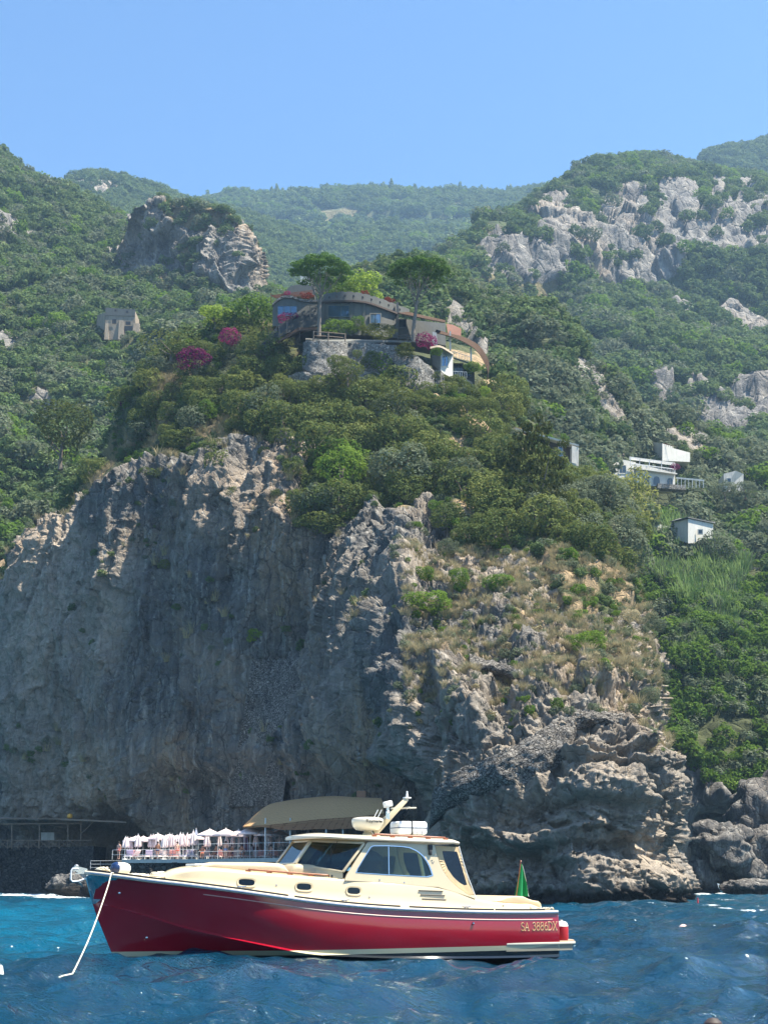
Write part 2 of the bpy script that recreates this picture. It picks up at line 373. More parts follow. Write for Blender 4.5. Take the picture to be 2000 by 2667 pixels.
# deck cleats, port and starboard
for px, py in ((630, 2311), (898, 2344), (1214, 2366)):
    for sg in (1, -1):
        v = bsheer(5); p = bl(px, py, v); v = bsheer(p.x)-.04; p = bl(px, py, v); z = zsheer(p.x)+.06
        m = MB(); m.tube([L(p.x-.11, sg*v, z+.06), L(p.x-.05, sg*v, z+.05), L(p.x+.05, sg*v, z+.05), L(p.x+.11, sg*v, z+.06)], [.01, .015, .015, .01], 8)
        for d in (-.035, .035): m.tube([L(p.x+d, sg*v, z-.03), L(p.x+d, sg*v, z+.05)], .012, 8)
        m.build('cleat', M['steel'], yacht)
# house: side walls with windows
hv = lambda z: 1.27-(z-1.5)*.13
def hp(px, py, off=0, sg=1, f=hv):
    z = 2.0
    for _ in range(10): p = bl(px, py, f(z)); z = p.z
    return L(p.x, sg*(f(z)+off), z)
def radial(poly, c, n):
    out = []
    for k in range(n):
        a = 2*math.pi*k/n; d = (math.cos(a), math.sin(a)); best = None
        for (x1, y1), (x2, y2) in zip(poly, poly[1:]+poly[:1]):
            ex, ey = x2-x1, y2-y1; den = d[0]*ey-d[1]*ex
            if abs(den) < 1e-9: continue
            t = ((x1-c[0])*ey-(y1-c[1])*ex)/den; s = ((x1-c[0])*d[1]-(y1-c[1])*d[0])/den
            if t > 0 and -1e-6 <= s <= 1+1e-6 and (best is None or t > best): best = t
        out.append((c[0]+d[0]*best, c[1]+d[1]*best))
    return out
WIN = [(928, 2272), (931, 2264), (966, 2207), (972, 2204), (1010, 2204), (1048, 2206), (1066, 2209), (1084, 2217), (1100, 2230), (1112, 2247), (1120, 2265), (1125, 2283), (1060, 2280), (990, 2276)]
OUT = [(894, 2293), (958, 2192), (1132, 2198), (1143, 2311), (1000, 2299)]
for sg in (1, -1):
    c = (1030, 2245); N = 72
    m = MB(); m.ring([hp(x, y, 0, sg) for x, y in radial(OUT, c, N)], [hp(x, y, 0, sg) for x, y in radial(WIN, c, N)], (0, .05*sg, 0))
    side = m.build('cabin_side', M['gel'], yacht, ang=30)
    m = MB(); big = [(c[0]+(x-c[0])*1.035+1, c[1]+(y-c[1])*1.06) for x, y in WIN]
    m.ring([hp(x, y, .006, sg) for x, y in radial(big, c, N)], [hp(x, y, .006, sg) for x, y in radial(WIN, c, N)], (0, .02*sg, 0)); w = m.build('window_frame', M['steel'], side)
    m = MB(); m.prism([hp(x, y, -.02, sg) for x, y in radial(WIN, c, N)], (0, .006*sg, 0)); m.build('window_pane', M['glass'], side)
    m = MB(); m.bar(hp(1013, 2205, -.03, sg), hp(1014, 2279, -.03, sg), .02, .02, (0, 1, 0)); m.build('window_bar', M['steel'], side)
    TAIL = [(1132, 2198), (1137, 2222), (1144, 2246), (1154, 2268), (1168, 2288), (1186, 2306), (1210, 2324), (1238, 2341), (1180, 2322), (1143, 2311)]
    m = MB(); m.prism([hp(x, y, 0, sg) for x, y in TAIL], (0, .05*sg, 0)); m.build('cabin_side', M['gel'], yacht, ang=30)
    # canvas curtain with clear window
    cv = lambda z: 1.235-(z-1.5)*.12
    OC = [(1134, 2202), (1165, 2205), (1194, 2206), (1203, 2238), (1216, 2280), (1228, 2315), (1238, 2338), (1228, 2334), (1208, 2322), (1187, 2306), (1169, 2288), (1155, 2268), (1145, 2246), (1138, 2222)]
    IC = [(1151, 2216), (1190, 2218), (1200, 2250), (1218, 2311), (1196, 2299), (1180, 2284), (1166, 2264), (1157, 2243)]
    cc = (1175, 2248)
    m = MB(); m.ring([hp(x, y, .012*math.sin(k*2.2), sg, cv) for k, (x, y) in enumerate(radial(OC, cc, 60))], [hp(x, y, 0, sg, cv) for x, y in radial(IC, cc, 60)], (0, .015*sg, 0)); cur = m.build('side_curtain', M['canvas'], yacht)
    m = MB(); m.prism([hp(x, y, -.006, sg, cv) for x, y in IC], (0, .004*sg, 0)); m.build('curtain_window', M['vinyl'], cur)
    m = MB(); m.tube([hp(x, y, .0, sg, cv) for x, y in ((1195, 2204), (1204, 2238), (1217, 2280), (1239, 2338))], .012, 6); m.build('curtain_post', M['white'], yacht)
    # windscreen wing
    q = [bl(768, 2250, .65), bl(893, 2271, 1.2), bl(948, 2196, 1.12), bl(809, 2190, .6)]
    q = [L(p.x, sg*-p.y, p.z) for p in q]; nn = (q[1]-q[0]).cross(q[3]-q[0]).normalized()*.02
    m = MB(); m.prism(q, nn*.3); m.build('windscreen_pane', M['glass'], yacht, smooth=False)
    for a, b, w in ((0, 3, .13), (0, 1, .05), (3, 2, .05), (1, 2, .06)):
        m = MB(); m.bar(q[a], q[b], w, .05, (0, 0, 1) if a != b else None); m.build('windscreen_frame', M['gel'], yacht, bevel=.01)
    top = bl(952, 2186, 1.13); tf = bl(806, 2182, .6)
    m = MB(); m.prism([q[3], q[2], L(top.x, sg*-top.y, top.z), L(tf.x, sg*-tf.y, tf.z)], nn*.5); m.build('windscreen_header', M['canvas'], yacht, smooth=False)
    low = bl(893, 2293, 1.2); lf = bl(768, 2290, .65)
    m = MB(); m.prism([q[0]+Vector((0, 0, .02)), q[1]+Vector((0, 0, .02)), L(low.x, sg*-low.y, low.z-.05), L(lf.x, sg*-lf.y, lf.z)], nn*.8); m.build('cabin_cowl', M['gel'], yacht, smooth=False)
    wp = [q[3].lerp(q[2], .55), q[3].lerp(q[2], .62)*.45+q[0].lerp(q[1], .62)*.55]
    m = MB(); m.tube([wp[0]+Vector((-.06, 0, .02)), wp[1]+Vector((-.05, 0, 0))], .007, 5); m.bar(wp[1]+Vector((-.05, 0, -.18)), wp[1]+Vector((-.05, 0, .2)), .012, .02); m.build('wiper', M['dark'], yacht)
a, b = bl(768, 2250, .65), bl(809, 2190, .6)
q = [L(a.x, .65, a.z), L(a.x, -.65, a.z), L(b.x, -.6, b.z), L(b.x, .6, b.z)]
m = MB(); m.prism(q, (.006, 0, .002)); m.build('windscreen_pane', M['glass'], yacht, smooth=False)
for i, j in ((0, 1), (3, 2)):
    m = MB(); m.bar(q[i], q[j], .05, .05); m.build('windscreen_frame', M['gel'], yacht, bevel=.01)
m = MB(); m.prism([q[3], q[2], q[2]+Vector((0, 0, .1)), q[3]+Vector((0, 0, .1))], (.02, 0, 0)); m.build('windscreen_header', M['canvas'], yacht, smooth=False)
m = MB(); m.prism([q[0]+Vector((0, 0, .03)), q[1]+Vector((0, 0, .03)), q[1]-Vector((.1, 0, .4)), q[0]-Vector((.1, 0, .4))], (.02, 0, 0)); m.build('cabin_cowl', M['gel'], yacht, smooth=False)
# roof
ra = bl(748, 2186, -.35).x; rb_ = bl(1194, 2200, 1.2); zr0 = bl(860, 2181, 1.15).z; zr1 = bl(1190, 2199, 1.2).z
m = MB(); rr = []
for k in range(40):
    s = k/39; u = ra+(rb_.x-ra)*(s**1.4 if s < 1 else 1); hb = (1.2+.05*s)*(1-max(0, 1-(u-ra)/.75)**2.6)**(1/2.6)+.0; zb = zr0+(zr1-zr0)*s; zb -= .03*max(0, 1-(u-ra)/.5)**2
    th = .075; cr = .085*min(1, (u-ra)/.7+.25); ta = sstep(rb_.x-.15, rb_.x, u)*.02
    prof = [(0, zb+.02), (hb*.9, zb+.01), (hb-.02, zb), (hb+.01, zb+.02), (hb+.012, zb+th*.6-ta), (hb-.03, zb+th-ta), (hb*.7, zb+th+cr*.5), (hb*.35, zb+th+cr*.88), (0, zb+th+cr)]
    rr.append([L(u, v, z) for v, z in prof]+[L(u, -v, z) for v, z in prof[1:-1][::-1]])
m.grid(rr, True); n_ = len(rr[0]); m.add(rr[0], [tuple(range(n_))]); m.add(rr[-1], [tuple(range(n_))]); roof = m.build('cabin_roof', M['roofgel'], yacht, ang=50)
def rz(u): s = (u-ra)/(rb_.x-ra); return zr0+(zr1-zr0)*s+.075
# teak hand rails on the roof and along the sun pad
def teakrail(pts, name, foot=True):
    m = MB(); m.tube(pts, .02, 8)
    for k in range(0, len(pts), 2): m.box(pts[k]-Vector((0, 0, .03)), (.12, .03, .05))
    m.build(name, M['teak'], yacht, bevel=.004)
for sg in (1, -1):
    teakrail([L(u, sg*1.0, rz(u)+.07) for u in np.linspace(bl(975, 2172, 1.0).x, bl(1160, 2186, 1.0).x, 9)], 'hand_rail')
    teakrail([L(u, sg*(vt(u)-.22), zT(u)+.055) for u in np.linspace(bl(652, 2274, .95).x, bl(860, 2282, 1.0).x, 9)], 'hand_rail')
# sun pad (two cushions) and hatch
u0, u1, u2 = bl(524, 2266, .6).x, bl(757, 2266, .85).x, bl(852, 2270, .95).x
def pad(ua, ub, va, vb, hfun, taper=0):
    m = MB(); rr = []
    for k in range(17):
        s = k/16; u = ua+(ub-ua)*s; e = (1-abs(2*s-1)**8)**.5 if 0 < s < 1 else 0; w = (va+(vb-va)*s)*(1-taper*max(0, 1-s*4)**2)
        z0 = zT(u)+.03; zt = hfun(s); pr_ = [(w, z0), (w+.01, z0+(zt-z0)*.5*max(e, .2)), (w-.02, z0+(zt-z0)*.9*max(e, .1)), (w-.08, z0+(zt-z0)*max(e, .1)), (0, z0+(zt-z0+.02)*max(e, .1))]
        rr.append([L(u, v, z) for v, z in pr_]+[L(u, -v, z) for v, z in pr_[:-1][::-1]])
    n = len(rr[0]); m.grid(rr); m.add(rr[0], [tuple(range(n))]); m.add(rr[-1], [tuple(range(n))]); m.build('sun_pad', M['cush'], yacht, ang=60)
zp = bl(760, 2251, .9).z
pad(u0, u1, .5, .82, lambda s: zp+.03*(s > .15), .3); pad(u1+.01, u2, .82, .93, lambda s: zp+.01-.02*s)
uh = bl(505, 2263, .3).x; uh2 = bl(612, 2263, .3).x
m = MB(); m.box(((uh+uh2)/2, 0, zT((uh+uh2)/2)+.1), (uh2-uh, .75, .05)); m.build('hatch', M['white'], yacht, bevel=.015)
# radar dome on its pedestal
pc = bl(957, 2146, .1); rad = .375
m = MB(); m.lathe([(.12, -.16), (rad*.72, -.14), (rad*.93, -.06), (rad, .04), (rad*.99, .1), (rad*.9, .135), (rad*.6, .155), (0, .165)], pc, 28); dome = m.build('radar_dome', M['roofgel'], yacht, ang=60)
m = MB(); m.lathe([(.3, .0), (.3, .05), (.13, .06), (.08, .12), (.1, .2)], (pc.x, pc.y, rz(pc.x)+.03), 16); m.build('radar_pedestal', M['gel'], yacht)
def text(body, size, name, mat, parent, loc, rot, ext=.003, sx=1):
    c = bpy.data.curves.new(name, 'FONT'); c.body = body; c.size = size; c.extrude = ext; c.align_x = 'CENTER'; c.align_y = 'CENTER'
    t = bpy.data.objects.new(name, c); COL.objects.link(t); me = bpy.data.meshes.new_from_object(t); bpy.data.objects.remove(t)
    o = link(name, me, mat, parent); o.location = loc; o.rotation_euler = rot; o.scale = (sx, 1, 1); return o
m = text('Raymarine', .11, 'lettering', M['dark'], dome, (0, 0, 0), (0, 0, 0)).data
for v in m.vertices:                     # wrap the word round the dome
    a = v.co.x/rad-math.pi/2+.15+math.pi*0; h = v.co.y; rr_ = rad+.004+v.co.z
    v.co = (pc.x+rr_*math.cos(a), pc.y+rr_*math.sin(a), pc.z+.055+h)
# mast
a, b = bl(972, 2170, 0), bl(1060, 2080, 0)
m = MB(); m.add([], [])
dv = (b-a).normalized(); sdv = Vector((dv.z, 0, -dv.x))
for sg in (1, -1):
    m.add([a-sdv*.09+Vector((0, .09*sg, 0)), a+sdv*.09+Vector((0, .09*sg, 0)), b+sdv*.05+Vector((0, .05*sg, 0)), b-sdv*.05+Vector((0, .05*sg, 0))], [(0, 1, 2, 3)])
m.v = m.v; m.f = []
m.f = [(0, 1, 2, 3), (4, 7, 6, 5), (0, 4, 5, 1), (1, 5, 6, 2), (2, 6, 7, 3), (3, 7, 4, 0)]
mast = m.build('mast', M['gel'], yacht, bevel=.02)
m = MB(); c1, c2 = bl(1018, 2106, 0), bl(1083, 2104, 0); m.bar(c1, c2, .09, .035); m.box((c1+c2)/2, (.07, .7, .035)); m.build('spreader', M['roofgel'], mast, bevel=.01)
m = MB(); m.box(b+Vector((0, 0, .02)), (.16, .14, .03)); m.lathe([(.03, .03), (.03, .1), (.022, .11), (.022, .17), (0, .18)], b, 12); m.build('anchor_light', M['white'], mast)
s0 = bl(1010, 2100, .15)
m = MB(); m.lathe([(.05, -.3), (.05, -.12), (.035, -.1), (.035, .0)], s0, 12); m.build('light_post', M['steel'], mast)
m = MB(); m.box(s0+Vector((-.0, 0, .05)), (.2, .16, .14), M=Matrix.Rotation(R(-14), 3, 'Y')); m.build('searchlight', M['white'], mast, bevel=.025)
for dx, hh in ((-.22, .35), (.1, -.2)):
    m = MB(); m.tube([a+Vector((dx*.3, .15, .1)), a+Vector((dx*.3+.25, .15, .1+.45))], .01, 6); m.build('mast_cable', M['white'], mast)
# life raft canister in its cradle
q0 = bl(1064, 2157, -.1); 
m = MB(); m.box(q0, (.78, .52, .31)); raft = m.build('life_raft', M['white'], yacht, bevel=.07, seg=4)
m = MB(); m.box(q0-Vector((0, 0, .0)), (.79, .53, .018)); m.build('blue_band', M['navy'], raft, bevel=.002)
for d in (-.02,): m = MB(); m.box(q0+Vector((d, 0, 0)), (.035, .54, .325)); m.build('strap', M['dark'], raft, bevel=.01)
m = MB(); m.box((q0.x, q0.y, q0.z-.19), (.6, .4, .06)); m.build('raft_cradle', M['gel'], yacht, bevel=.01)
m = MB()
for px in (1087, 1099): c = bl(px, 2172, .6); m.tube([c+Vector((0, 0, -.04)), c+Vector((0, 0, .06)), c+Vector((-.02, 0, .09)), c+Vector((-.05, 0, .09))], .008, 6)
m.build('raft_hook', M['steel'], yacht)
# interior
zf = .55
m = MB(); m.box((bl(1050, 2290, 0).x, 0, zf), (5.0, 2.3, .04)); m.build('cabin_sole', M['deck'], yacht)
d0 = bl(850, 2265, 0)
m = MB(); m.prism([L(d0.x-.3, 1.1, 1.45), L(d0.x-.3, 1.1, 1.85), L(d0.x+.25, 1.1, 1.88), L(d0.x+.45, 1.1, 1.6), L(d0.x+.45, 1.1, .6), L(d0.x-.3, 1.1, .6)], (0, 2.2, 0)); m.build('dashboard', M['dark'], yacht, bevel=.02)
m = MB(); m.tube([Vector((d0.x+.62, -.5+.2*math.cos(k*.524), 1.75+.2*math.sin(k*.524))) for k in range(12)], .014, 6, closed=True); m.bar((d0.x+.62, -.5, 1.75), (d0.x+.4, -.5, 1.68), .03, .03); m.build('steering_wheel', M['dark'], yacht)
m = MB(); m.lathe([(.3, 0), (.27, .06), (.15, .12), (0, .14)], bl(905, 2268, .9), 18); m.build('dash_cover', M['blue'], yacht)
for v in (.62, -.62):
    h0 = bl(985, 2272, v)
    m = MB(); m.box(h0+Vector((0, 0, -.03)), (.5, .5, .12)); m.box(h0+Vector((.26, 0, .17)), (.12, .5, .38), M=Matrix.Rotation(R(10), 3, 'Y')); m.build('helm_seat', M['cush'], yacht, bevel=.04, seg=3)
m = MB()
for sg in (1, -1): m.box((bl(1080, 2290, 0).x, sg*.85, zf+.35), (1.6, .55, .55))
m.build('saloon_bench', M['cush'], yacht, bevel=.05, seg=3)
# aft seat
prof = [(1285, 2348), (1305, 2343), (1320, 2337), (1335, 2334), (1350, 2333.5), (1365, 2335), (1378, 2341), (1390, 2345), (1404, 2347), (1411, 2353), (1413, 2366), (1403, 2369), (1395, 2361), (1380, 2357), (1330, 2355)]
pf = [bl(x, y, 1.15) for x, y in prof]
m = MB(); m.prism([L(p.x, 1.12, p.z) for p in pf], (0, 2.24, 0)); m.build('aft_seat', M['cush'], yacht, bevel=.035, seg=3)
# swim platform
p0, p1 = bl(1308, 2462, 1.66), bl(1512, 2461, 1.25)
zp0 = p0.z; pts = [(p0.x, 1.60), (p0.x+.1, 1.69), (LH, 1.66), (LH+.5, 1.5), (p1.x-.12, 1.2), (p1.x, .9)]
pts = pts+[(a_, -b_) for a_, b_ in pts[::-1]]
m = MB(); m.prism([L(a_, b_, zp0-.005) for a_, b_ in pts], (0, 0, .055)); m.build('swim_platform', M['roofgel'], yacht, bevel=.012)
m = MB(); m.prism([L(LH+.02+(a_-LH)*.96 if a_ > LH+.1 else LH+.03, b_*.96, zp0+.053) for a_, b_ in pts[2:-2]], (0, 0, .02)); m.build('platform_teak', M['deck'], yacht, smooth=False)
m = MB(); m.prism([L(p0.x+(a_-p0.x)*.965 if a_ > p0.x else a_, b_*.985, zp0-.14) for a_, b_ in pts], (0, 0, .134)); m.build('platform_skirt', simple('grey_cream_paint', (.26, .24, .18), .4), yacht, smooth=False)
m = MB(); e0 = bl(1474, 2432, .5); z0 = zp0+.07
for v in (.75, .35):
    m.tube([L(LH+.12, v, z0+.03), L(LH+.12, v, z0+.3), L(LH+.55, v, z0+.3), L(LH+.62, v, z0+.25), L(LH+.52, v, z0)], .018, 8)
m.tube([L(LH+.2, .75, z0+.07), L(LH+.5, .75, z0+.07)], .014, 6); m.tube([L(LH+.55, .75, z0+.3), L(LH+.55, .35, z0+.3)], .014, 6); m.build('boarding_ladder', M['steel'], yacht)
m = MB(); m.tube([L(LH+.03, 1.35, .8), L(LH+.06, 1.3, .96), L(LH+.14, 1.25, 1.0), L(LH+.2, 1.2, .95), L(LH+.21, 1.2, .7)], .016, 8); m.build('grab_rail', M['steel'], yacht)
m = MB()
for k in range(4):
    c = L(LH-.12-.14*k, bsheer(LH)-.12, 1.07); m.tube([c+Vector((.09*math.cos(t*.6+k)-.02, .06*math.sin(t*.6), .02*math.sin(t*1.7+k)+.02)) for t in range(12)], .014, 6)
m.build('stern_rope', M['rope'], yacht)
# anchor gear at the bow
m = MB()
for sg in (1, -1): m.prism([(-.0, .05*sg, 1.98), (-.22, .05*sg, 2.03), (-.3, .05*sg, 1.97), (-.16, .05*sg, 1.88), (.05, .05*sg, 1.86), (.2, .05*sg, 1.93)], (0, .012*sg, 0))
m.box((0, 0, 1.87), (.4, .1, .02)); m.lathe([(.05, -.04), (.03, 0), (.05, .04)], (-.24, 0, 1.96), 12, Matrix.Rotation(R(90), 3, 'X')); m.build('bow_roller', M['steel'], yacht)
m = MB(); m.tube([bl(205, 2263, .06), bl(190, 2263, .06), bl(187, 2267, .06), bl(185, 2290, .06), bl(190, 2296, .06), bl(205, 2295, .06), bl(224, 2288, .06)], .02, 8); m.build('anchor_bail', M['white'], yacht)
m = MB(); m.bar(bl(198, 2258, 0), bl(222, 2284, 0), .05, .07); m.bar(bl(210, 2268, 0), bl(246, 2271, 0), .07, .06); m.prism([bl(200, 2294, 0), bl(216, 2310, .0), bl(212, 2300, .14)], (.02, .02, .0)); m.prism([bl(200, 2294, 0), bl(216, 2310, .0), bl(212, 2300, -.14)], (.02, -.02, .0)); m.lathe([(0, -.05), (.05, -.03), (.05, .03), (0, .05)], bl(200, 2257, 0), 10); m.build('anchor', simple('galvanised_steel', (.45, .45, .45), .45, metal=.8), yacht, bevel=.005)
q = random.Random(3)
def ropepile(m, c, rx, ry, h, n, r=.016):
    pts = []
    for k in range(n): t = k*.45; f = 1-.55*k/n; pts.append(Vector((c[0]+rx*f*math.cos(t)+q.uniform(-.02, .02), c[1]+ry*f*math.sin(t), c[2]+h*k/n+q.uniform(0, .02))))
    m.tube(pts, r, 6)
for px, py, rx, h, n in ((262, 2270, .13, .06, 30), (275, 2267, .1, .08, 30), (412, 2275, .24, .14, 60), (375, 2280, .16, .05, 40), (350, 2278, .2, .03, 30)):
    c = bl(px, py, .1); m = MB(); ropepile(m, (c.x, -.1, zsheer(c.x)+.08), rx, .16, h, n); m.build('deck_rope', M['rope'], yacht)
# scroll on the bow, script on the cabin, small hull fittings
def hside(px, py, off=.004):
    u = 3; v = 1.2
    for _ in range(15):
        p = bl(px, py, v); t = (p.z-zC(p.x))/(zsheer(p.x)-zC(p.x)); g = hullpt(p.x, t); v = -g.y
    return L(p.x, v+off, p.z)
scr = [(400, 2318), (397, 2322), (400, 2325), (405, 2324), (402, 2319), (412, 2319), (423, 2324), (434, 2328), (445, 2325), (452, 2322), (447, 2320), (440, 2324), (438, 2330), (446, 2333), (458, 2332), (467, 2330)]
sc2 = [tuple(x) for x in crom(scr, 60)]
m = MB(); m.tube([hside(x, y) for x, y in sc2], .0065, 5); m.build('scroll_emblem', M['gold'], yacht)
scr = crom([(1118, 2226), (1124, 2224), (1127, 2228), (1131, 2225), (1134, 2227), (1138, 2225)], 24)
m = MB(); m.tube([hp(x, y, .005) for x, y in scr], .004, 4); m.build('script_emblem', M['steel'], yacht); m = MB(); scr = crom([(1121, 2242), (1126, 2240), (1124, 2245), (1128, 2248), (1130, 2243), (1126, 2250)], 20); m.tube([hp(x, y, .005) for x, y in scr], .004, 4); m.build('script_emblem', M['steel'], yacht)
m = MB(); c = hp(1119, 2207, .03); m.box(c, (.1, .06, .12)); m.box(hp(1119, 2220, .03), (.07, .05, .12)); m.build('side_lamp', M['dark'], yacht, bevel=.015)
for px, py in ((1231, 2405), (382, 2442), (311, 2326)):
    m = MB(); c = hside(px, py, .01); m.lathe([(.03, 0), (.03, .02), (.02, .035), (0, .04)], c, 10, Matrix.Rotation(R(90), 3, 'X')); m.build('hull_fitting', M['steel'], yacht)
# registration number: thin serif strokes
def arc(cx, cy, rx, ry, a0, a1, n=12): return [(cx+rx*math.cos(R(a0+(a1-a0)*k/n)), cy+ry*math.sin(R(a0+(a1-a0)*k/n))) for k in range(n+1)]
GL = {'S': [arc(.25, .76, .2, .22, 20, 230)+arc(.27, .26, .22, .25, 50, -160)], 'A': [[(0, 0), (.27, 1)], [(.27, 1), (.54, 0)], [(.1, .36), (.43, .36)], [(-.06, 0), (.1, 0)], [(.44, 0), (.62, 0)]],
      '3': [arc(.22, .77, .19, .21, 160, -80)+arc(.22, .28, .23, .27, 85, -160)], '8': [arc(.25, .76, .18, .22, 0, 360, 20), arc(.25, .27, .23, .26, 0, 360, 20)],
      '6': [arc(.26, .3, .22, .29, 0, 360, 20), arc(.5, .3, .46, .72, 180, 110)], 'D': [[(.05, 0), (.05, 1)], [(-.05, 1), (.2, 1)]+arc(.2, .5, .38, .5, 90, -90)+[(-.05, 0)]],
      'X': [[(0, 1), (.52, 0)], [(.5, 1), (.02, 0)], [(-.06, 1), (.12, 1)], [(.42, 1), (.58, 1)], [(-.06, 0), (.12, 0)], [(.42, 0), (.6, 0)]]}
x = 0; adv = {'S': .6, 'A': .68, ' ': .42, '3': .58, '8': .58, '6': .58, 'D': .72, 'X': .6}
W_ = sum(adv[c] for c in 'SA 3886DX'); m = MB()
for ch in 'SA 3886DX':
    for st in GL.get(ch, []):
        P_ = [hside(1356+(1450-1356)*(x+px_)/W_, 2424-21*py_-(2.0*(x+px_)/W_), .006) for px_, py_ in st]
        m.tube(P_, .0085, 5)
    x += adv[ch]
m.build('registration_number', M['gold'], yacht)
def wpt(p): return BT+Matrix.Rotation(PSI, 3, 'Z') @ p
# things that rest on or hang from the boat
def fender(name, c, ln, r, mats, axis, lab, grp=None):
    Q = Vector(axis).normalized().to_track_quat('Z', 'Y').to_matrix(); e = empty(name, c, 0, lab, 'fender', grp)
    pr_ = [(0, -.5), (.45, -.49), (.8, -.42), (.97, -.28), (1, -.1), (1, .1), (.97, .28), (.85, .42), (.5, .49), (0, .5)]
    m = MB(); m.lathe([(a_*r, b_*ln) for a_, b_ in pr_], (0, 0, 0), 22, Q); m.build('body', mats[0], e, ang=80)
    m = MB(); m.lathe([(a_*(r+.004), b_*(ln+.01)) for a_, b_ in pr_ if b_ < -.2], (0, 0, 0), 22, Q); m.lathe([(.03, -.56*ln), (.03, -.48*ln)], (0, 0, 0), 10, Q); m.build('end_cap', mats[1], e, ang=80)
    return e
fender('boat_fender', wpt(bl(315, 2262, -.1)), .46, .135, (M['fend'], M['navy']), wpt(bl(330, 2264, -.1))-wpt(bl(300, 2261, .05)), 'white fender with navy end cap lying on the bow deck beside the mooring line')
fender('boat_fender', wpt(bl(1462, 2428, 1.3)), .5, .16, (M['redf'], M['fend']), (0, .05, -1), 'red covered fender with white top hanging at the stern above the swim platform')
r0, r1 = wpt(bl(292, 2277, .42)), at(190, 2536, 22.6)
r1 = Vector(ray(190, 2536)); t = -CAMH/r1[2]; r1 = Vector((r1[0]*t, r1[1]*t, .0)); 
pts = [r0+Vector((.1, .25, .02)), r0+Vector((.0, -.06, .03))]+[r0.lerp(r1, k/12)-Vector((0, 0, .25*math.sin(math.pi*k/12)*.6)) for k in range(1, 13)]
pts += [r1+Vector((-.12, -.3, -.02)), r1+Vector((-.3, -.7, -.1))]
m = MB(); m.tube(pts, .0135, 8); tag(m.build('mooring_line', M['rope']), 'pale mooring rope running from the bow down into the sea', 'rope')
# flag on its staff
fs = empty('flag_staff', wpt(L(bl(1341, 2336, 0).x, 0, bl(1341, 2336, 0).z)), PSI, 'furled green white and red flag on a staff at the stern of the boat', 'flag')
m = MB(); tp = bl(1356, 2243, 0)-bl(1341, 2336, 0); m.tube([(0, 0, -.15), tp], .012, 8); m.lathe([(0, -.02), (.022, 0), (0, .03)], tp, 10); m.build('staff', M['teak'], fs)
def fcol():
    n = NT('flag_cloth'); u = n.n('Attribute', attribute_name='band').outputs['Fac']
    c = n.mix(n.math('GREATER_THAN', u, .36), (.005, .27, .08), (.75, .75, .72)); c = n.mix(n.math('GREATER_THAN', u, .72), c, (.5, .02, .02)); n.pr(Base_Color=c, Roughness=.75); return n.m
V = []; B = []; nr, nc = 26, 40
for i in range(nr):
    t = i/(nr-1)
    for j in range(nc):
        s = j/(nc-1); w = .03+.34*t**.85; x = tp.x*(1-t*.93)+w*(s*.96)+.0; z = tp.z-.06-(tp.z-.06)*t*(.98)-.03*s+.03*math.sin(s*9)*t
        y = .07*t*math.sin(s*11+.6)+.02*math.sin(s*25+t*3); V.append((x+.015*math.sin(s*17), y, z)); B.append(s*.40-.01*math.sin(t*6))
npmesh('flag_cloth', V, gridfaces(nr, nc), fcol(), fs, attrs={'band': B})
# ------------------------------------------------------------------ sea
def sea_mat():
    n = NT('sea_water'); p = n.n('NewGeometry').outputs['Position']; s = n.n('SeparateXYZ', {0: p})
    big = n.noise(n.scale(p, (.05, .09, 0)), 1, 3, .6, .8); mid = n.noise(n.scale(p, (.25, .6, 0)), 1, 3)
    deep = n.mix(n.mapr(big, .35, .7), (.000, .016, .034), (.001, .036, .072))
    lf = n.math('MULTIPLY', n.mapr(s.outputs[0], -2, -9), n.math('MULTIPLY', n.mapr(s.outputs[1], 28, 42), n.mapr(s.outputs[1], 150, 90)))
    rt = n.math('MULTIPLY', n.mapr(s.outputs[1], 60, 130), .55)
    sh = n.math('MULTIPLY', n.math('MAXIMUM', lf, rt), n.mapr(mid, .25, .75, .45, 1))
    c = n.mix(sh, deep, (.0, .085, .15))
    w = n.n('Attribute', attribute_name='foam_glint').outputs['Fac']
    fn = n.noise(n.scale(p, (1.1, 1.6, 1)), 2.2, 6, .7, .6)
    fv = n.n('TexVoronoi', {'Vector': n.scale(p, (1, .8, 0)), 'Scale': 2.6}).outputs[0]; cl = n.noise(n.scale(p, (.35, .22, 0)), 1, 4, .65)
    foam_glint = n.mapr(n.math('ADD', w, n.math('MULTIPLY', fn, 1.2)), 1.2, 1.34)
    fl = n.math('MULTIPLY', n.mapr(fv, .11, .06), n.mapr(n.math('ADD', cl, n.math('MULTIPLY', w, .8)), .62, .7)); foam_glint = n.math('MAXIMUM', foam_glint, fl)  # fl: sun glints painted as white flecks, joined to the real foam
    c = n.mix(foam_glint, c, (.75, .8, .8))
    b1 = n.bump(n.noise(n.scale(p, (1, 1.5, 1)), 3.2, 4, .62), 1., .14)
    nd = n.n('Bump', {'Height': n.noise(n.scale(p, (1, 1.3, 1)), 14, 3, .6), 'Strength': .9, 'Distance': .025, 'Normal': b1})
    n.pr(Base_Color=c, Roughness=n.mapr(foam_glint, 0, 1, .05, .8), IOR=1.33, Specular_IOR_Level=.5, Normal=nd.outputs[0]); return n.m
ys = [-3000, -300, -60, -10]+list(np.geomspace(4, 330, 820))+[500, 1200, 5000]
fr = np.linspace(-1, 1, 480); Y = np.array(ys)[:, None]; X = fr[None]*(10+.42*np.maximum(Y, 0)); X = np.concatenate([X[:, :1]-3000, X[:, :1]-150, X, X[:, -1:]+150, X[:, -1:]+3000], 1); Y = Y+0*X
sp = np.maximum(np.gradient(np.array(ys)), .01)[:, None]+0*X; sp = np.maximum(sp, (20+.84*np.maximum(Y, 0))/480)
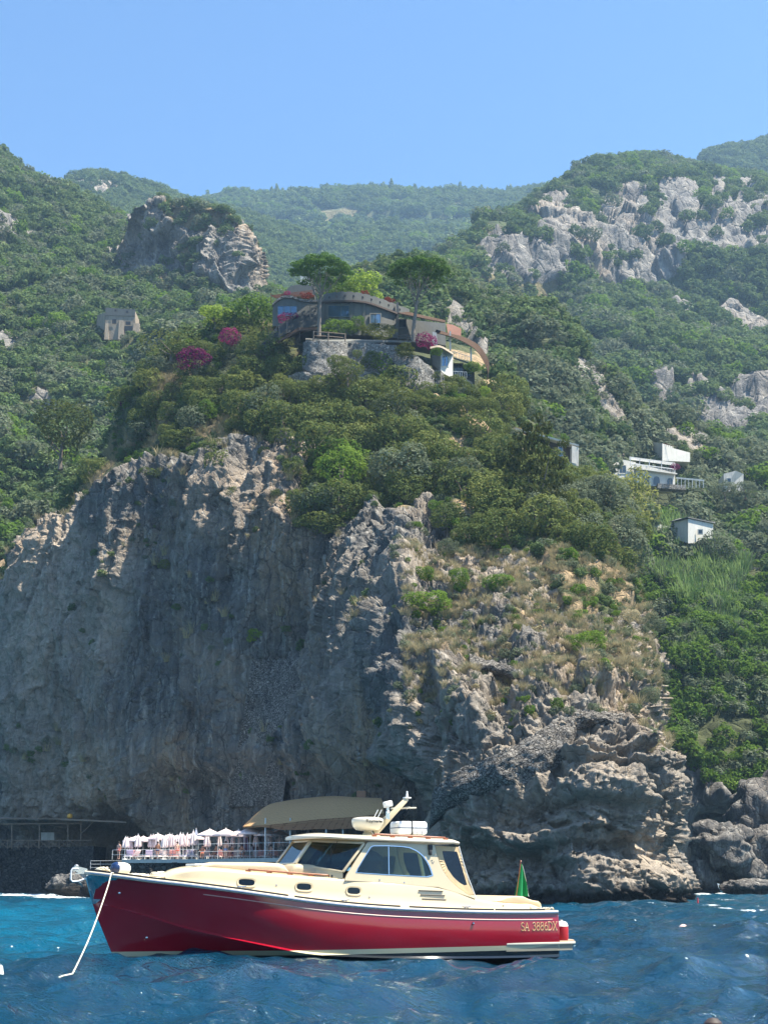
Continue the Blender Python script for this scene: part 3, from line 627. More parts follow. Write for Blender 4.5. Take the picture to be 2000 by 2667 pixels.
Z = 0*X; DX = 0*X; DY = 0*X; rw = np.random.RandomState(5)
for k in range(84):
    lam = .38*(11/.38)**(k/71)*rw.uniform(.9, 1.1); th = R(115)+rw.normal()*.75; a_ = .0150*lam**.82*rw.uniform(.5, 1.2); kk = 2*math.pi/lam; ph = rw.uniform(0, 6.28)
    a_ *= np.interp(lam, [1.2, 4, 11], [1, .6, .3])
    A = a_*np.clip(lam/(2.6*sp)-.4, 0, 1); arg = kk*(X*math.cos(th)+Y*math.sin(th))+ph
    Z += A*np.cos(arg); q = .75; DX -= q*A*math.cos(th)*np.sin(arg); DY -= q*A*math.sin(th)*np.sin(arg)
edge = (np.abs(X) < 10+.42*np.maximum(Y, 0)+1e-6)
Z -= .02
Xw, Yw = X+DX*edge, Y+DY*edge; Z = Z*edge
# foam attribute: shore line wash and a few breaking crests
pxx, pyy = proj(np.stack([Xw, Yw, Z], -1))
foam_glint = .25*sstep(.13, .30, Z)
def foamblob(px, py, rx, ry, s): 
    global foam_glint
    foam_glint = np.maximum(foam_glint, s*np.exp(-((pxx-px)/rx)**2-((pyy-py)/ry)**2))
for a_ in ((60, 2330, 190, 5, .85), (160, 2336, 130, 5, .85), (1850, 2357, 50, 4, .74), (1890, 2365, 50, 4, .74), (1960, 2371, 90, 5, .72), (1890, 2343, 70, 4, .62), (1830, 2328, 40, 4, .85), (1700, 2351, 60, 3, .62), (1880, 2326, 30, 4, .85), (1500, 2354, 260, 3, .5), (1250, 2350, 150, 3, .45),
          (90, 2462, 120, 9, .48), (1690, 2468, 120, 8, .42), (1640, 2352, 30, 2, .6), (1770, 2357, 12, 2, .7)): foamblob(*a_)
sea = npmesh('sea', np.stack([Xw, Yw, Z], -1), gridfaces(len(ys), X.shape[1]), sea_mat(), attrs={'foam_glint': foam_glint}); tag(sea, 'choppy blue green sea', None, None, 'structure')
del sea['label']
# ------------------------------------------------------------------ land
def atz(px, z, D):                       # px seen at distance D, at height z
    r = ray(px, 2290); x = r[0]/r[1]*D
    for _ in range(4):                   # lateral offset depends a little on height
        d = D*CT+(z-CAMH)*ST; x = (px-1000)/F*d
    return Vector((x, D, z))
def patch(name, cols, nr, nc, disp, mat, base=-2.5, kind='structure', label=None):
    net = np.array([[(atz(p[0], base, p[2]) if p[1] == 'b' else at(*p))[:] for p in c] for c in cols])     # column, row
    G = crom(net, nc); G = crom(G.transpose(1, 0, 2), nr)                                        # row, column
    du = np.gradient(G, axis=1); dv = np.gradient(G, axis=0); N = np.cross(du, dv); N /= np.linalg.norm(N, axis=-1)[..., None]+1e-9
    px, py = proj(G); off, attrs = disp(G, N, px, py); P = G+N*off[..., None]
    o = npmesh(name, P, gridfaces(nr, nc), mat, attrs={k: v for k, v in attrs.items()})
    tag(o, label, None, None, kind)
    du = np.gradient(P, axis=1); dv = np.gradient(P, axis=0); N2 = np.cross(du, dv); N2 /= np.linalg.norm(N2, axis=-1)[..., None]+1e-9
    area = np.linalg.norm(np.cross(np.gradient(G, axis=1), np.gradient(G, axis=0)), axis=-1)
    return dict(P=P, N=N2, px=px, py=py, area=area, o=o, **attrs)
def OUTS(N): return -1. if np.median(N[..., 1]) > 0 else 1.      # push outwards, towards the sea
def inpoly(x, y, poly):
    r = np.zeros(x.shape, bool); n = len(poly)
    for i in range(n):
        (x1, y1), (x2, y2) = poly[i], poly[(i+1) % n]
        c = ((y1 > y) != (y2 > y)) & (x < (x2-x1)*(y-y1)/((y2-y1) if y2 != y1 else 1e-9)+x1); r ^= c
    return r
def masks(px, py, G, polys, wob=14, sc=.1):
    wx = fbm(G*sc, 4)*wob; wy = fbm(G*sc+50, 4)*wob; r = np.zeros(px.shape, bool)
    for p in polys: r |= inpoly(px+wx, py+wy, p)
    return r
def blur(a, n=2):
    a = a.astype(float)
    for _ in range(n):
        a[1:-1] = (a[:-2]+2*a[1:-1]+a[2:])/4; a[:, 1:-1] = (a[:, :-2]+2*a[:, 1:-1]+a[:, 2:])/4
    return a
def land_mat(name, rockcol, rockcol2, soil, grass, dry, sc=1., wet=True, warm=(.36, .25, .15)):
    n = NT(name); p = n.n('NewGeometry').outputs['Position']; s = n.n('SeparateXYZ', {0: p})
    st = n.noise(n.scale(p, (1.3*sc, 1.3*sc, .11*sc)), 1, 7, .68, .5); b = n.noise(p, .13*sc, 5, .6); f = n.noise(p, 1.6*sc, 8, .7)
    rk = n.mix(n.mapr(b, .35, .65), rockcol, rockcol2)
    rk = n.mix(n.mapr(n.noise(n.scale(p, (.07*sc, .07*sc, .05*sc)), 1, 4), .52, .68), rk, warm)
    rk = n.mix(n.mapr(st, .47, .7), rk, (.075, .075, .078)); rk = n.mix(n.mapr(st, .46, .34), rk, (.40, .375, .33))
    rk = n.mix(n.mapr(f, .3, .7, .0, .5), rk, (.10, .10, .095)); rk = n.mix(n.mapr(n.noise(p, 4.5*sc, 4, .7), .58, .75, 0, .5), rk, (.5, .47, .42))
    if wet:
        wv = n.n('VectorMath', {0: n.scale(p, (.42, .42, .10)), 1: n.n('VectorMath', {0: n.n('TexNoise', {'Vector': p, 'Scale': .35, 'Detail': 4}).outputs['Color'], 1: (.9, .9, .9)}, operation='MULTIPLY').outputs[0]}, operation='ADD').outputs[0]
        ck = n.n('TexVoronoi', {'Vector': wv, 'Scale': 1.0}, feature='DISTANCE_TO_EDGE').outputs[0]; rk = n.mix(n.mapr(ck, .035, .0, 0, .75), rk, (.035, .035, .036))  # crack shade painted into the rock colour, relief alone reads flat
        rk = n.mix(n.math('MULTIPLY', n.n('Attribute', attribute_name='warm').outputs['Fac'], .75), rk, n.mix(n.mapr(f, .3, .7), (.25, .205, .155), (.55, .46, .36)))
        wz = n.math('ADD', s.outputs[2], n.math('MULTIPLY', b, -1.6)); rk = n.mix(n.mapr(wz, .55, -.1), rk, (.035, .03, .026))
    so = n.mix(n.mapr(n.noise(p, .5*sc, 5, .7), .4, .62), soil, grass)
    so = n.mix(n.n('Attribute', attribute_name='dry').outputs['Fac'], so, n.mix(n.mapr(f, .35, .65), dry, tuple(q*.6 for q in dry)))
    a = n.n('Attribute', attribute_name='rock').outputs['Fac']; e = n.mapr(n.math('ADD', a, n.math('MULTIPLY', n.math('SUBTRACT', f, .5), .9)), .38, .6)
    c = n.mix(e, so, rk)
    cr = n.n('TexVoronoi', {'Vector': n.scale(p, (1*sc, 1*sc, .6*sc)), 'Scale': .9}, feature='DISTANCE_TO_EDGE').outputs[0]
    h = n.math('ADD', n.math('MULTIPLY', f, .7), n.math('ADD', n.math('MULTIPLY', n.mapr(cr, 0, .08), .25), n.math('MULTIPLY', n.noise(p, 7*sc, 4, .7), .25)))
    n.pr(Base_Color=c, Roughness=.92, Specular_IOR_Level=.15, Normal=n.bump(h, .9, .5/sc)); return n.m
SOIL, GRASS, DRY = (.05, .06, .028), (.09, .10, .045), (.38, .28, .165)
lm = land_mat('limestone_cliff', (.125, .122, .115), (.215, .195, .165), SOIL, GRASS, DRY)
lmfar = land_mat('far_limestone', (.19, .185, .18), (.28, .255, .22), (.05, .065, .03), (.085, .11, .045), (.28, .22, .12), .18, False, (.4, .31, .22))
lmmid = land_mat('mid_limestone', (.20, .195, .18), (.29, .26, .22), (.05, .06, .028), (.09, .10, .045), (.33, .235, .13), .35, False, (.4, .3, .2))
# --- headland
B = 'b'
HC = [
 [(-150, B, 215), (-150, 2150, 216), (-150, 1950, 217), (-150, 1750, 218), (-150, 1560, 222), (-150, 1500, 235), (-150, 1450, 250), (-150, 1420, 265), (-150, 1500, 300)],
 [(26, B, 214), (22, 2150, 214), (26, 1950, 214), (36, 1750, 215), (40, 1580, 220), (30, 1510, 232), (20, 1450, 245), (30, 1420, 255), (40, 1500, 290)],
 [(40, B, 196), (34, 2150, 195), (38, 1950, 195), (48, 1750, 195), (56, 1560, 197), (60, 1490, 200), (85, 1420, 204), (95, 1395, 207), (90, 1420, 225)],
 [(95, B, 191), (95, 2150, 191), (85, 1950, 190), (90, 1700, 189), (110, 1480, 192), (118, 1400, 195), (130, 1388, 199), (140, 1378, 204), (150, 1420, 225)],
 [(200, B, 188), (200, 2150, 188), (195, 1950, 186), (195, 1700, 186), (205, 1450, 189), (215, 1340, 193), (235, 1290, 199), (270, 1230, 206), (290, 1300, 228)],
 [(320, B, 184), (320, 2150, 184), (315, 1950, 181), (315, 1700, 181), (310, 1450, 183), (300, 1285, 187), (330, 1190, 196), (370, 1060, 206), (400, 1130, 232)],
 [(440, B, 177), (445, 2150, 177), (440, 1950, 175), (435, 1700, 177), (430, 1450, 179), (420, 1260, 183), (430, 1100, 195), (450, 940, 207), (470, 960, 235)],
 [(560, B, 170), (560, 2150, 171), (560, 1950, 171), (560, 1700, 173), (560, 1450, 174.5), (560, 1230, 178), (570, 1050, 188), (580, 872, 207), (580, 880, 240)],
 [(680, B, 163), (680, 2150, 164), (680, 1950, 165), (680, 1700, 168), (685, 1450, 169.5), (690, 1230, 173), (700, 1050, 184), (720, 868, 205), (720, 850, 245)],
 [(800, B, 155), (800, 2150, 156), (800, 1950, 158), (800, 1700, 163), (800, 1450, 165), (800, 1250, 170), (810, 1090, 182), (820, 900, 203), (820, 830, 248)],
 [(900, B, 147), (900, 2150, 148), (900, 1950, 151), (895, 1700, 157), (895, 1480, 160.5), (900, 1300, 167), (910, 1130, 181), (930, 910, 203), (930, 830, 248)],
 [(990, B, 140), (990, 2150, 140), (980, 1950, 143), (970, 1700, 149), (985, 1500, 155), (1000, 1330, 164), (1020, 1150, 180), (1030, 930, 203), (1030, 850, 245)],
 [(1060, B, 130), (1055, 2150, 130), (1020, 2000, 131), (980, 1720, 136), (1035, 1450, 150), (1060, 1300, 163), (1090, 1130, 181), (1110, 960, 201), (1110, 880, 243)],
 [(1140, B, 117), (1135, 2180, 118), (1110, 2020, 121), (1070, 1780, 127), (1110, 1530, 143), (1140, 1350, 158), (1170, 1150, 178), (1190, 1000, 199), (1200, 900, 240)],
 [(1250, B, 113.5), (1250, 2180, 114), (1240, 2010, 116), (1220, 1790, 123), (1240, 1560, 138), (1250, 1380, 154), (1260, 1180, 175), (1270, 1040, 197), (1290, 950, 240)],
 [(1400, B, 112), (1395, 2180, 112), (1390, 2010, 114), (1370, 1800, 121), (1360, 1600, 135), (1360, 1430, 150), (1350, 1240, 171), (1340, 1110, 193), (1360, 1050, 240)],
 [(1530, B, 111), (1525, 2180, 112), (1520, 2010, 113), (1500, 1810, 119), (1480, 1640, 131), (1470, 1490, 147), (1440, 1320, 168), (1420, 1180, 190), (1440, 1150, 240)],
 [(1640, B, 113), (1640, 2180, 113), (1635, 2010, 114), (1610, 1830, 119), (1580, 1670, 129), (1560, 1550, 143), (1520, 1400, 163), (1490, 1250, 187), (1500, 1240, 235)],
 [(1730, B, 116), (1735, 2180, 116), (1725, 2010, 116), (1700, 1850, 119), (1660, 1700, 127), (1625, 1600, 140), (1580, 1450, 158), (1550, 1320, 180), (1560, 1330, 225)],
 [(1785, B, 121), (1790, 2180, 120), (1780, 2010, 120), (1750, 1860, 122), (1700, 1720, 128), (1655, 1620, 140), (1620, 1500, 155), (1590, 1390, 172), (1600, 1420, 215)],
 [(1795, B, 132), (1798, 2180, 131), (1790, 2010, 131), (1768, 1870, 133), (1715, 1740, 138), (1665, 1640, 150), (1630, 1530, 163), (1600, 1440, 180), (1610, 1480, 215)],
 [(1780, B, 175), (1780, 2180, 175), (1780, 2010, 175), (1740, 1880, 175), (1700, 1750, 180), (1650, 1650, 185), (1600, 1560, 195), (1590, 1500, 205), (1590, 1560, 220)]]
HVEG = [[(-200, 1610), (30, 1600), (60, 1500), (100, 1400), (200, 1370), (250, 1290), (330, 1270), (420, 1220), (560, 1205), (600, 1160), (700, 1155), (760, 1160), (790, 1200), (770, 1330), (800, 1390), (870, 1360), (990, 1340), (1060, 1350), (1070, 1300),
         (1110, 1290), (1160, 1360), (1200, 1410), (1330, 1430), (1420, 1490), (1490, 1560), (1560, 1560), (1620, 1590), (1700, 1560), (1700, 600), (-200, 600)]]
for c_ in HC[18:22]:
    for j_ in range(5): c_[j_] = (c_[j_][0]-(58 if j_ < 4 else 24), c_[j_][1], c_[j_][2])
def hdisp(G, N, px, py):
    veg = masks(px, py, G, HVEG, 22, .12); v = blur(veg, 6)
    side = sstep(1010, 1090, px+(py-1900)*.06)                     # 0: shaded fluted wall, 1: sunlit blocky point
    Gz = G*np.array([1, 1, .34])
    a = fbm(Gz*.085, 4)*3.4+ridged(G*np.array([1, 1, .16])*.2+fbm(G*.1, 2)[..., None]*.5, 4)*.9+ridged(G*np.array([1, 1, .4])*.6, 3)*.25
    f1, f2, idc = worley(G*np.array([.30, .30, .22])+fbm(G*.25, 3)[..., None]*.35); g1 = np.minimum((f2-f1)*3, 1)
    e1, e2, ide = worley(G*np.array([.85, .85, .6])+fbm(G*.6+9, 3)[..., None]*.4); g2 = np.minimum((e2-e1)*3, 1)
    ws = (G+np.stack([fbm(G*.2+q_, 3) for q_ in (0, 20, 40)], -1)*1.3)*np.array([1, 1, .38]); a1 = a*.6+ridged((G+fbm(G*.05, 2)[..., None]*3)*np.array([1, 1, .07])*.13, 2)*1.3+facets(ws*.22)*.6+facets(ws*.6+5)*.36+facets(ws*1.6)*.18+ridged((G+fbm(G*.15, 2)[..., None])*np.array([1, 1, .1])*.35, 3)*.5+(g1-1)*.3
    pt = sstep(1030, 1110, px)*sstep(1880, 1700, py)*sstep(1380, 1450, py)
    strata = np.sin((G[..., 2]+.22*G[..., 0]+fbm(G*.12, 3)*4)*1.5)
    wp = G+np.stack([fbm(G*.3+q_, 3) for q_ in (0, 20, 40)], -1)*.9; b = fbm(G*.08+3, 3)*2.4+(facets(wp*.2)*.75+facets(wp*.5+7)*.42)*(1-.45*pt)+facets(wp*1.2+3)*.30+facets(G*2.8)*.14+(g1-1)*.3+strata*.2+fbm(G*1.3, 3)*.1
    rk = a1*(1-side)+b*side+fbm(G*2.2, 3)*.13+ridged(G*np.array([1.6, 1.6, .5]), 2)*.1*(1-side)
    low = sstep(2160, 2300, py)*side
    LG_ = [(1410, 2172, 190, 24, 2.2), (1340, 2235, 190, 34, -1.8), (1590, 2300, 120, 60, 2.2), (1250, 2335, 120, 30, 1.2), (1650, 2140, 16, 130, -1.8), (1560, 2040, 80, 55, 1.6), (1500, 2100, 120, 16, -1.4), (1560, 1985, 110, 8, 1.3), (1560, 2003, 110, 7, -1.3), (1600, 1945, 90, 8, 1.1), (1590, 1962, 90, 7, -1.2),
           (1480, 2230, 90, 40, 1.6), (1455, 2290, 50, 34, -1.5), (1720, 2080, 50, 130, 1.5), (1180, 2240, 70, 90, -1.2), (1240, 1830, 40, 90, 2.), (1300, 1830, 22, 80, -1.6), (1170, 1760, 40, 90, 1.8), (1120, 1860, 26, 110, -1.6), (1380, 1690, 60, 20, 1.2), (1560, 1760, 60, 70, 1.8), (1500, 1760, 18, 80, -1.5)]
    wx_, wy_ = px+fbm(G*.25+60, 3)*40, py+fbm(G*.25+80, 3)*30
    for a_, b_, c_, d_, e_ in LG_: rk = rk+.72*e_*np.exp(-((wx_-a_)/c_)**4-((wy_-b_)/d_)**4)
    rk = rk+low*(1.1+(ide-.5)*.7)
    # overhang and sea cave at the left, pocket behind the terrace
    cave = np.exp(-((px-300)/95)**2-((py-2260)/110)**2)*14+np.exp(-((px-1080)/60)**2-((py-2110)/90)**2)*2.5
    cave += sstep(2120, 2180, py)*sstep(270, 240, px)*3.0+3.4*sstep(1960, 2060, py)*sstep(340, 480, px)*sstep(1075, 1020, px)
    gr = np.exp(-((px-(1035-(py-1400)*.09))/26)**2)*sstep(1400, 1600, py)*2.2
    sgn = OUTS(N)
    soft = fbm(G*.08, 4)*2.2+fbm(G*.5, 3)*.35
    off = rk*(1-v)+soft*v-cave-gr
    off *= 1-.6*sstep(1050, 950, py)
    dry = sstep(.1, .3, fbm(G*.15+30, 3)+.35*np.exp(-((px-190)/90)**2-((py-1340)/70)**2)*2-.05)*v
    # dry slope on the point
    gpat = sstep(-.12, .15, fbm(G*.35+4, 4)+.12)*pt*sstep(.25, .6, -N[..., 2]*sgn*-1+.35)
    rock = np.clip(1-v, 0, 1)*(1-.5*gpat); dry = np.maximum(dry, gpat)
    warm = np.clip(fbm(G*.07+12, 4)*.9+.25+.35*side+.7*np.exp(-((px-220)/230)**2-((py-1750)/300)**2)-.35*np.exp(-((px-700)/200)**2), 0, 1)
    return off*sgn, dict(rock=rock, dry=dry, warm=warm)
head = patch('headland', HC, 640, 800, hdisp, lm)
# --- hill beyond, right: gully and spur
sx = [850, 1000, 1130, 1240, 1330, 1440, 1520, 1600, 1660, 1720, 1800, 1900, 2000, 2150, 2400]
sy = [760, 712, 706, 770, 804, 832, 935, 1000, 1095, 1092, 1112, 1165, 1196, 1230, 1270]
sD = [330, 330, 335, 335, 330, 320, 310, 305, 305, 320, 325, 330, 330, 330, 330]
SCOL = []
for x, y, d in zip(sx, sy, sD):
    c = [(x, B, 212)]; 
    for t, q in zip([0, .12, .28, .45, .6, .75, .88, 1], [204, 206, 214, 226, 243, 263, 290, d]): c.append((x, 2150+(y-2150)*t, q+(30 if x < 1500 else 0)*(1-t)))
    c.append((x, y+60, d+50)); SCOL.append(c)
SROCK = [[(1475, 950), (1520, 925), (1580, 960), (1605, 1040), (1650, 1120), (1600, 1110), (1540, 1070), (1500, 1020)], [(1130, 745), (1180, 755), (1215, 800), (1240, 880), (1215, 910), (1180, 860), (1140, 800)],
         [(1230, 900), (1262, 900), (1270, 960), (1240, 940)], [(1560, 2400), (2400, 2400), (2400, 2120), (1900, 2090), (1850, 2050), (1790, 1990), (1560, 1900)], [(1700, 1110), (1800, 1120), (1860, 1150), (1830, 1180), (1760, 1150)],
         [(1640, 1560), (1700, 1650), (1760, 1760), (1740, 1790), (1660, 1660), (1600, 1570)]]
def sdisp(G, N, px, py):
    v = 1-blur(masks(px, py, G, SROCK, 16, .08), 3); sgn = OUTS(N)
    f1, f2, i1 = worley(G*.22); e1, e2, i2 = worley(G*.6)
    wq = G*np.array([1, 1, .6])+fbm(G*.1, 3)[..., None]*2; rk = fbm(G*.06, 3)*2.5+facets(wq*.12)*1.6+facets(wq*.35)*.7+facets(wq*.9)*.3; so_ = fbm(G*.03, 4)*5+fbm(G*.2, 3)*.8
    low = sstep(2080, 2180, py); cave = low*sstep(1800, 1850, px)*(7+fbm(G*.2, 2)*5)
    off = rk*(1-v)+so_*v-cave; off *= 1-.75*(np.abs(py-np.interp(px, sx, sy)) < 60)
    return off*sgn, dict(rock=1-v, dry=.5*sstep(.25, .5, fbm(G*.05+8, 4)+.05)*sstep(1400, 1200, py))
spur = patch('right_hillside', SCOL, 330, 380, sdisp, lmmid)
# --- left hillside
lx = [-350, -120, 0, 40, 100, 150, 210, 270, 330, 420, 520, 600, 680, 760, 900]
ly = [200, 340, 412, 445, 480, 496, 530, 560, 590, 640, 690, 740, 765, 800, 850]
lD = [640, 640, 640, 630, 615, 600, 585, 570, 550, 520, 490, 470, 460, 450, 440]
LCOL = []
for x, y, d in zip(lx, ly, lD):
    c = [(x, 1850, 236)]
    for t, q in zip([0, .17, .3, .43, .56, .68, .8, .9, 1], [0, .035, .085, .16, .26, .38, .54, .74, 1]): c.append((x, 1620+(y-1620)*t, 244+(d-244)*q))
    c.append((x, y+60, d+90)); LCOL.append(c)
LROCK = [[(-60, 600), (20, 605), (50, 625), (30, 635), (-60, 645)], [(-60, 500), (15, 505), (25, 530), (-40, 540)], [(110, 555), (180, 560), (255, 575), (260, 600), (180, 595), (120, 580)], [(-30, 960), (8, 970), (12, 1030), (-20, 1050)],
         [(200, 690), (240, 680), (330, 700), (380, 720), (340, 740), (260, 730)], [(235, 1180), (262, 1175), (265, 1195), (240, 1200)]]
def ldisp(G, N, px, py):
    rkm = masks(px, py, G, LROCK, 18, .04) | ((fbm(G*.035+3, 4)-.25*np.exp(-((px-280)/150)**2-((py-640)/90)**2)*-1.6) > .72); v = 1-blur(rkm, 2); sgn = OUTS(N)
    off = fbm(G*.018, 4)*9+fbm(G*.1, 3)*1.5+facets(G*.12)*1.3*(1-v); off *= 1-.8*(np.abs(py-np.interp(px, lx, ly)) < 40)
    return off*sgn, dict(rock=(1-v)*.9, dry=.6*sstep(.25, .5, fbm(G*.03+8, 4)+.35*np.exp(-((px-300)/160)**2-((py-660)/70)**2)))
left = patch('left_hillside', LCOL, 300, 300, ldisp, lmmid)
# --- rock bluff standing on the left hillside
BC = []
for x, y, d in [(300, 660, 470), (345, 600, 455), (385, 540, 448), (410, 526, 446), (455, 540, 444), (520, 546, 442), (565, 546, 440), (600, 562, 438), (622, 585, 440), (632, 640, 450), (640, 720, 480), (630, 740, 540)]:
    bx = x+(60 if x > 560 else 0)*0+(12 if 560 < x < 640 else 0)
    BC.append([(bx, 860, d-22), (bx, 790, d-16), (bx, 740, d-10), (bx, 690 if y < 650 else y+60, d-5), (bx, max(640, y+35), d-1), (x, y+(15 if y < 600 else 8), d+2), (x, y, d+8), (x, y+25, d+70)])
def bdisp(G, N, px, py):
    sgn = OUTS(N); f1, f2, i1 = worley(G*np.array([.075, .075, .045])); e1, e2, i2 = worley(G*.2)
    Gs = G*np.array([1, 1, .5])+fbm(G*.06, 3)[..., None]*3; off = fbm(G*np.array([.03, .03, .012]), 4)*7+facets(G*np.array([1, 1, .5])*.06)*3.5+facets(G*np.array([1, 1, .5])*.16)*2+facets(G*.4)*.9+facets(G*.8)*.4
    v = blur(masks(px, py, G, [[(430, 520), (640, 520), (640, 575), (560, 590), (480, 590), (430, 560)], [(280, 740), (420, 700), (480, 720), (640, 780), (640, 900), (280, 900)], [(470, 640), (520, 640), (530, 700), (480, 690)]], 22, .05), 2)
    return off*sgn*(1-.6*v)*.9, dict(rock=1-.85*v, dry=v*.7)
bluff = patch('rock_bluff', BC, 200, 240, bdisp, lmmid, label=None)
# --- far ridges
def ridge(name, xs, ys, Ds, y0, D0, ts, qs, rocks, nr, nc, seed, amp=1., back=120, rsteep=1.):
    cols = []
    for x, y, d in zip(xs, ys, Ds): cols.append([(x, y0+(y-y0)*t, D0+(d-D0)*q) for t, q in zip(ts, qs)]+[(x, y+70, d+back)])
    def dd(G, N, px, py):
        s = .5; v = 1-blur(masks(px, py, G, rocks, 13, .018) | (fbm(G*.012+seed, 4) > .95), 1); sgn = OUTS(N)
        f1, f2, i1 = worley(G*np.array([.05, .05, .018])+seed); e1, e2, i2 = worley(G*.09)
        Gs = G*np.array([1, 1, .22])+np.stack([fbm(G*.03+q_, 3) for q_ in (0, 20, 40)], -1)*4; off = fbm(G*.007+seed, 4)*16*amp+fbm(G*.04, 3)*3*amp+(facets(Gs*.035+seed)*3.2+facets(Gs*.09)*2.2+facets(Gs*.22)*1.+ridged(G*np.array([.1, .1, .02]), 3)*1.6+np.sin(G[..., 2]*.35+fbm(G*.03, 3)*5)*.9)*(1-v)*rsteep*.9
        off *= np.where(np.abs(py-np.interp(px, xs, ys)) < 40, .3, 1)
        return off*sgn, dict(rock=1-v, dry=sstep(.25, .6, fbm(G*.012+8, 4)+.1)*.6)
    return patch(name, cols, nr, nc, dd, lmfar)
RR = [[(1385, 660), (1395, 600), (1440, 565), (1480, 552), (1500, 590), (1545, 600), (1575, 545), (1620, 518), (1685, 535), (1705, 600), (1715, 515), (1760, 495), (1800, 510), (1820, 590), (1835, 500), (1885, 495), (1905, 580), (1920, 505), (1965, 505), (2000, 560), (2060, 560), (2100, 640), (1900, 650), (1800, 650), (1760, 715), (1680, 740), (1600, 755), (1500, 740), (1440, 765), (1410, 720)],
      [(1225, 755), (1250, 700), (1300, 680), (1345, 715), (1370, 690), (1420, 700), (1445, 760), (1425, 785), (1340, 775), (1300, 772), (1260, 760)], [(1690, 860), (1740, 795), (1800, 775), (1860, 790), (1900, 755), (1945, 765), (2010, 800), (2010, 830), (1930, 885), (1850, 885), (1780, 865)],
      [(1690, 1010), (1740, 1010), (1765, 1080), (1700, 1085)], [(1780, 1020), (1840, 1010), (1870, 1050), (1900, 1010), (2010, 990), (2060, 1080), (1900, 1130), (1800, 1100)], [(1620, 860), (1660, 850), (1680, 880), (1640, 890)], [(1400, 820), (1440, 815), (1450, 840), (1410, 845)]]
rx = [1040, 1130, 1211, 1290, 1386, 1458, 1545, 1600, 1660, 1740, 1850, 2000, 2200, 2450]; ry = [780, 715, 655, 606, 552, 492, 442, 426, 417, 428, 455, 478, 490, 500]; rD = [560, 620, 680, 730, 780, 820, 860, 880, 890, 890, 880, 870, 860, 860]
TS = [0, .18, .33, .45, .55, .64, .8, .9, 1]; QS = [0, .1, .22, .38, .47, .51, .57, .7, 1]
rmt = ridge('right_mountain', rx, ry, rD, 1260, 400, TS, QS, RR, 330, 380, 3.)
r2 = ridge('right_peak', [1600, 1700, 1790, 1840, 1900, 2000, 2150, 2400], [500, 470, 442, 402, 386, 368, 352, 345], [1250]*8, 760, 950, [0, .3, .6, .8, 1], [0, .25, .55, .78, 1], [[(1790, 440), (1830, 410), (1860, 430), (1800, 450)]], 90, 130, 5., .7)
f1_ = ridge('left_peak', [60, 120, 160, 190, 230, 300, 360, 420, 480, 560, 640, 720, 800], [540, 510, 492, 468, 457, 467, 480, 500, 520, 543, 562, 590, 620], [1080]*13, 900, 660, [0, .3, .6, .85, 1], [0, .2, .48, .76, 1], [[(165, 475), (230, 465), (300, 475), (340, 500), (250, 505), (180, 495)], [(215, 500), (270, 500), (280, 520), (230, 515)]], 130, 190, 7., .8)
f2_ = ridge('valley_ridge', [200, 380, 480, 560, 620, 700, 800, 880, 1000, 1100, 1200, 1300, 1430, 1600, 1800], [575, 560, 545, 530, 517, 520, 516, 509, 506, 509, 507, 507, 498, 480, 470], [1500]*15, 960, 720, [0, .3, .55, .8, 1], [0, .22, .48, .76, 1],
            [[(700, 605), (755, 590), (775, 640), (735, 655)], [(1140, 650), (1180, 640), (1210, 680), (1160, 690)], [(980, 640), (1010, 640), (1010, 660)]], 220, 340, 9., 1.2)
# ------------------------------------------------------------------ plants
def leaf_mat(name, c, dark, light, hue=.5, trans=.22, ws=.9):
    n = NT(name); p = n.n('NewGeometry').outputs['Position']; r = n.n('ObjectInfo').outputs['Random']
    col = n.ramp(r, [(0, dark), (.45, c), (.8, c), (1, light)]); f = n.noise(p, ws, 3, .6)
    col = n.mix(n.mapr(f, .35, .7, 0, .55), col, light); col = n.mix(n.mapr(n.n('Attribute', attribute_name='lv').outputs['Fac'], 0, 1, 0, .5), col, dark)
    d = n.n('BsdfDiffuse', {'Color': col, 'Roughness': .5}); t = n.n('BsdfTranslucent', {'Color': n.mix(.5, col, light)}); g = n.n('BsdfGlossy', {'Roughness': .45, 'Color': (.5, .5, .5)})
    a = n.n('MixShader', {0: trans, 1: d, 2: t}); b = n.n('MixShader', {0: .006, 1: a, 2: g}); n.t.links.new(b.outputs[0], n.o.inputs[0]); return n.m
LM = dict(oak=leaf_mat('evergreen_leaves', (.125, .165, .045), (.06, .10, .034), (.26, .28, .08)),
          olive=leaf_mat('olive_leaves', (.16, .195, .115), (.10, .13, .075), (.24, .265, .165)),
          bright=leaf_mat('bright_leaves', (.10, .19, .03), (.06, .12, .02), (.2, .3, .045), trans=.35),
          pine=leaf_mat('pine_needles', (.065, .095, .022), (.04, .065, .018), (.14, .15, .035)),
          stone=leaf_mat('stone_pine_needles', (.09, .18, .035), (.06, .12, .025), (.16, .27, .05)),
          far=leaf_mat('hillside_leaves', (.125, .19, .07), (.07, .12, .05), (.22, .28, .105), ws=.06),
          boug=leaf_mat('bougainvillea_flowers', (.24, .016, .11), (.12, .01, .07), (.36, .05, .16), trans=.3, ws=2.),
          red=leaf_mat('red_flowers', (.28, .045, .03), (.12, .05, .02), (.36, .08, .06), ws=2.),
          reed=leaf_mat('reed_leaves', (.15, .27, .07), (.08, .16, .04), (.32, .42, .16), trans=.35),
          dry=leaf_mat('dry_grass', (.38, .32, .17), (.22, .2, .11), (.55, .47, .3)))
BARK = simple('bark', (.16, .13, .10), .95, var=.2, vs=5, bump=.02, bs=12)
BARKL = simple('pale_bark', (.19, .155, .125), .95, var=.2, vs=5, bump=.02, bs=12)
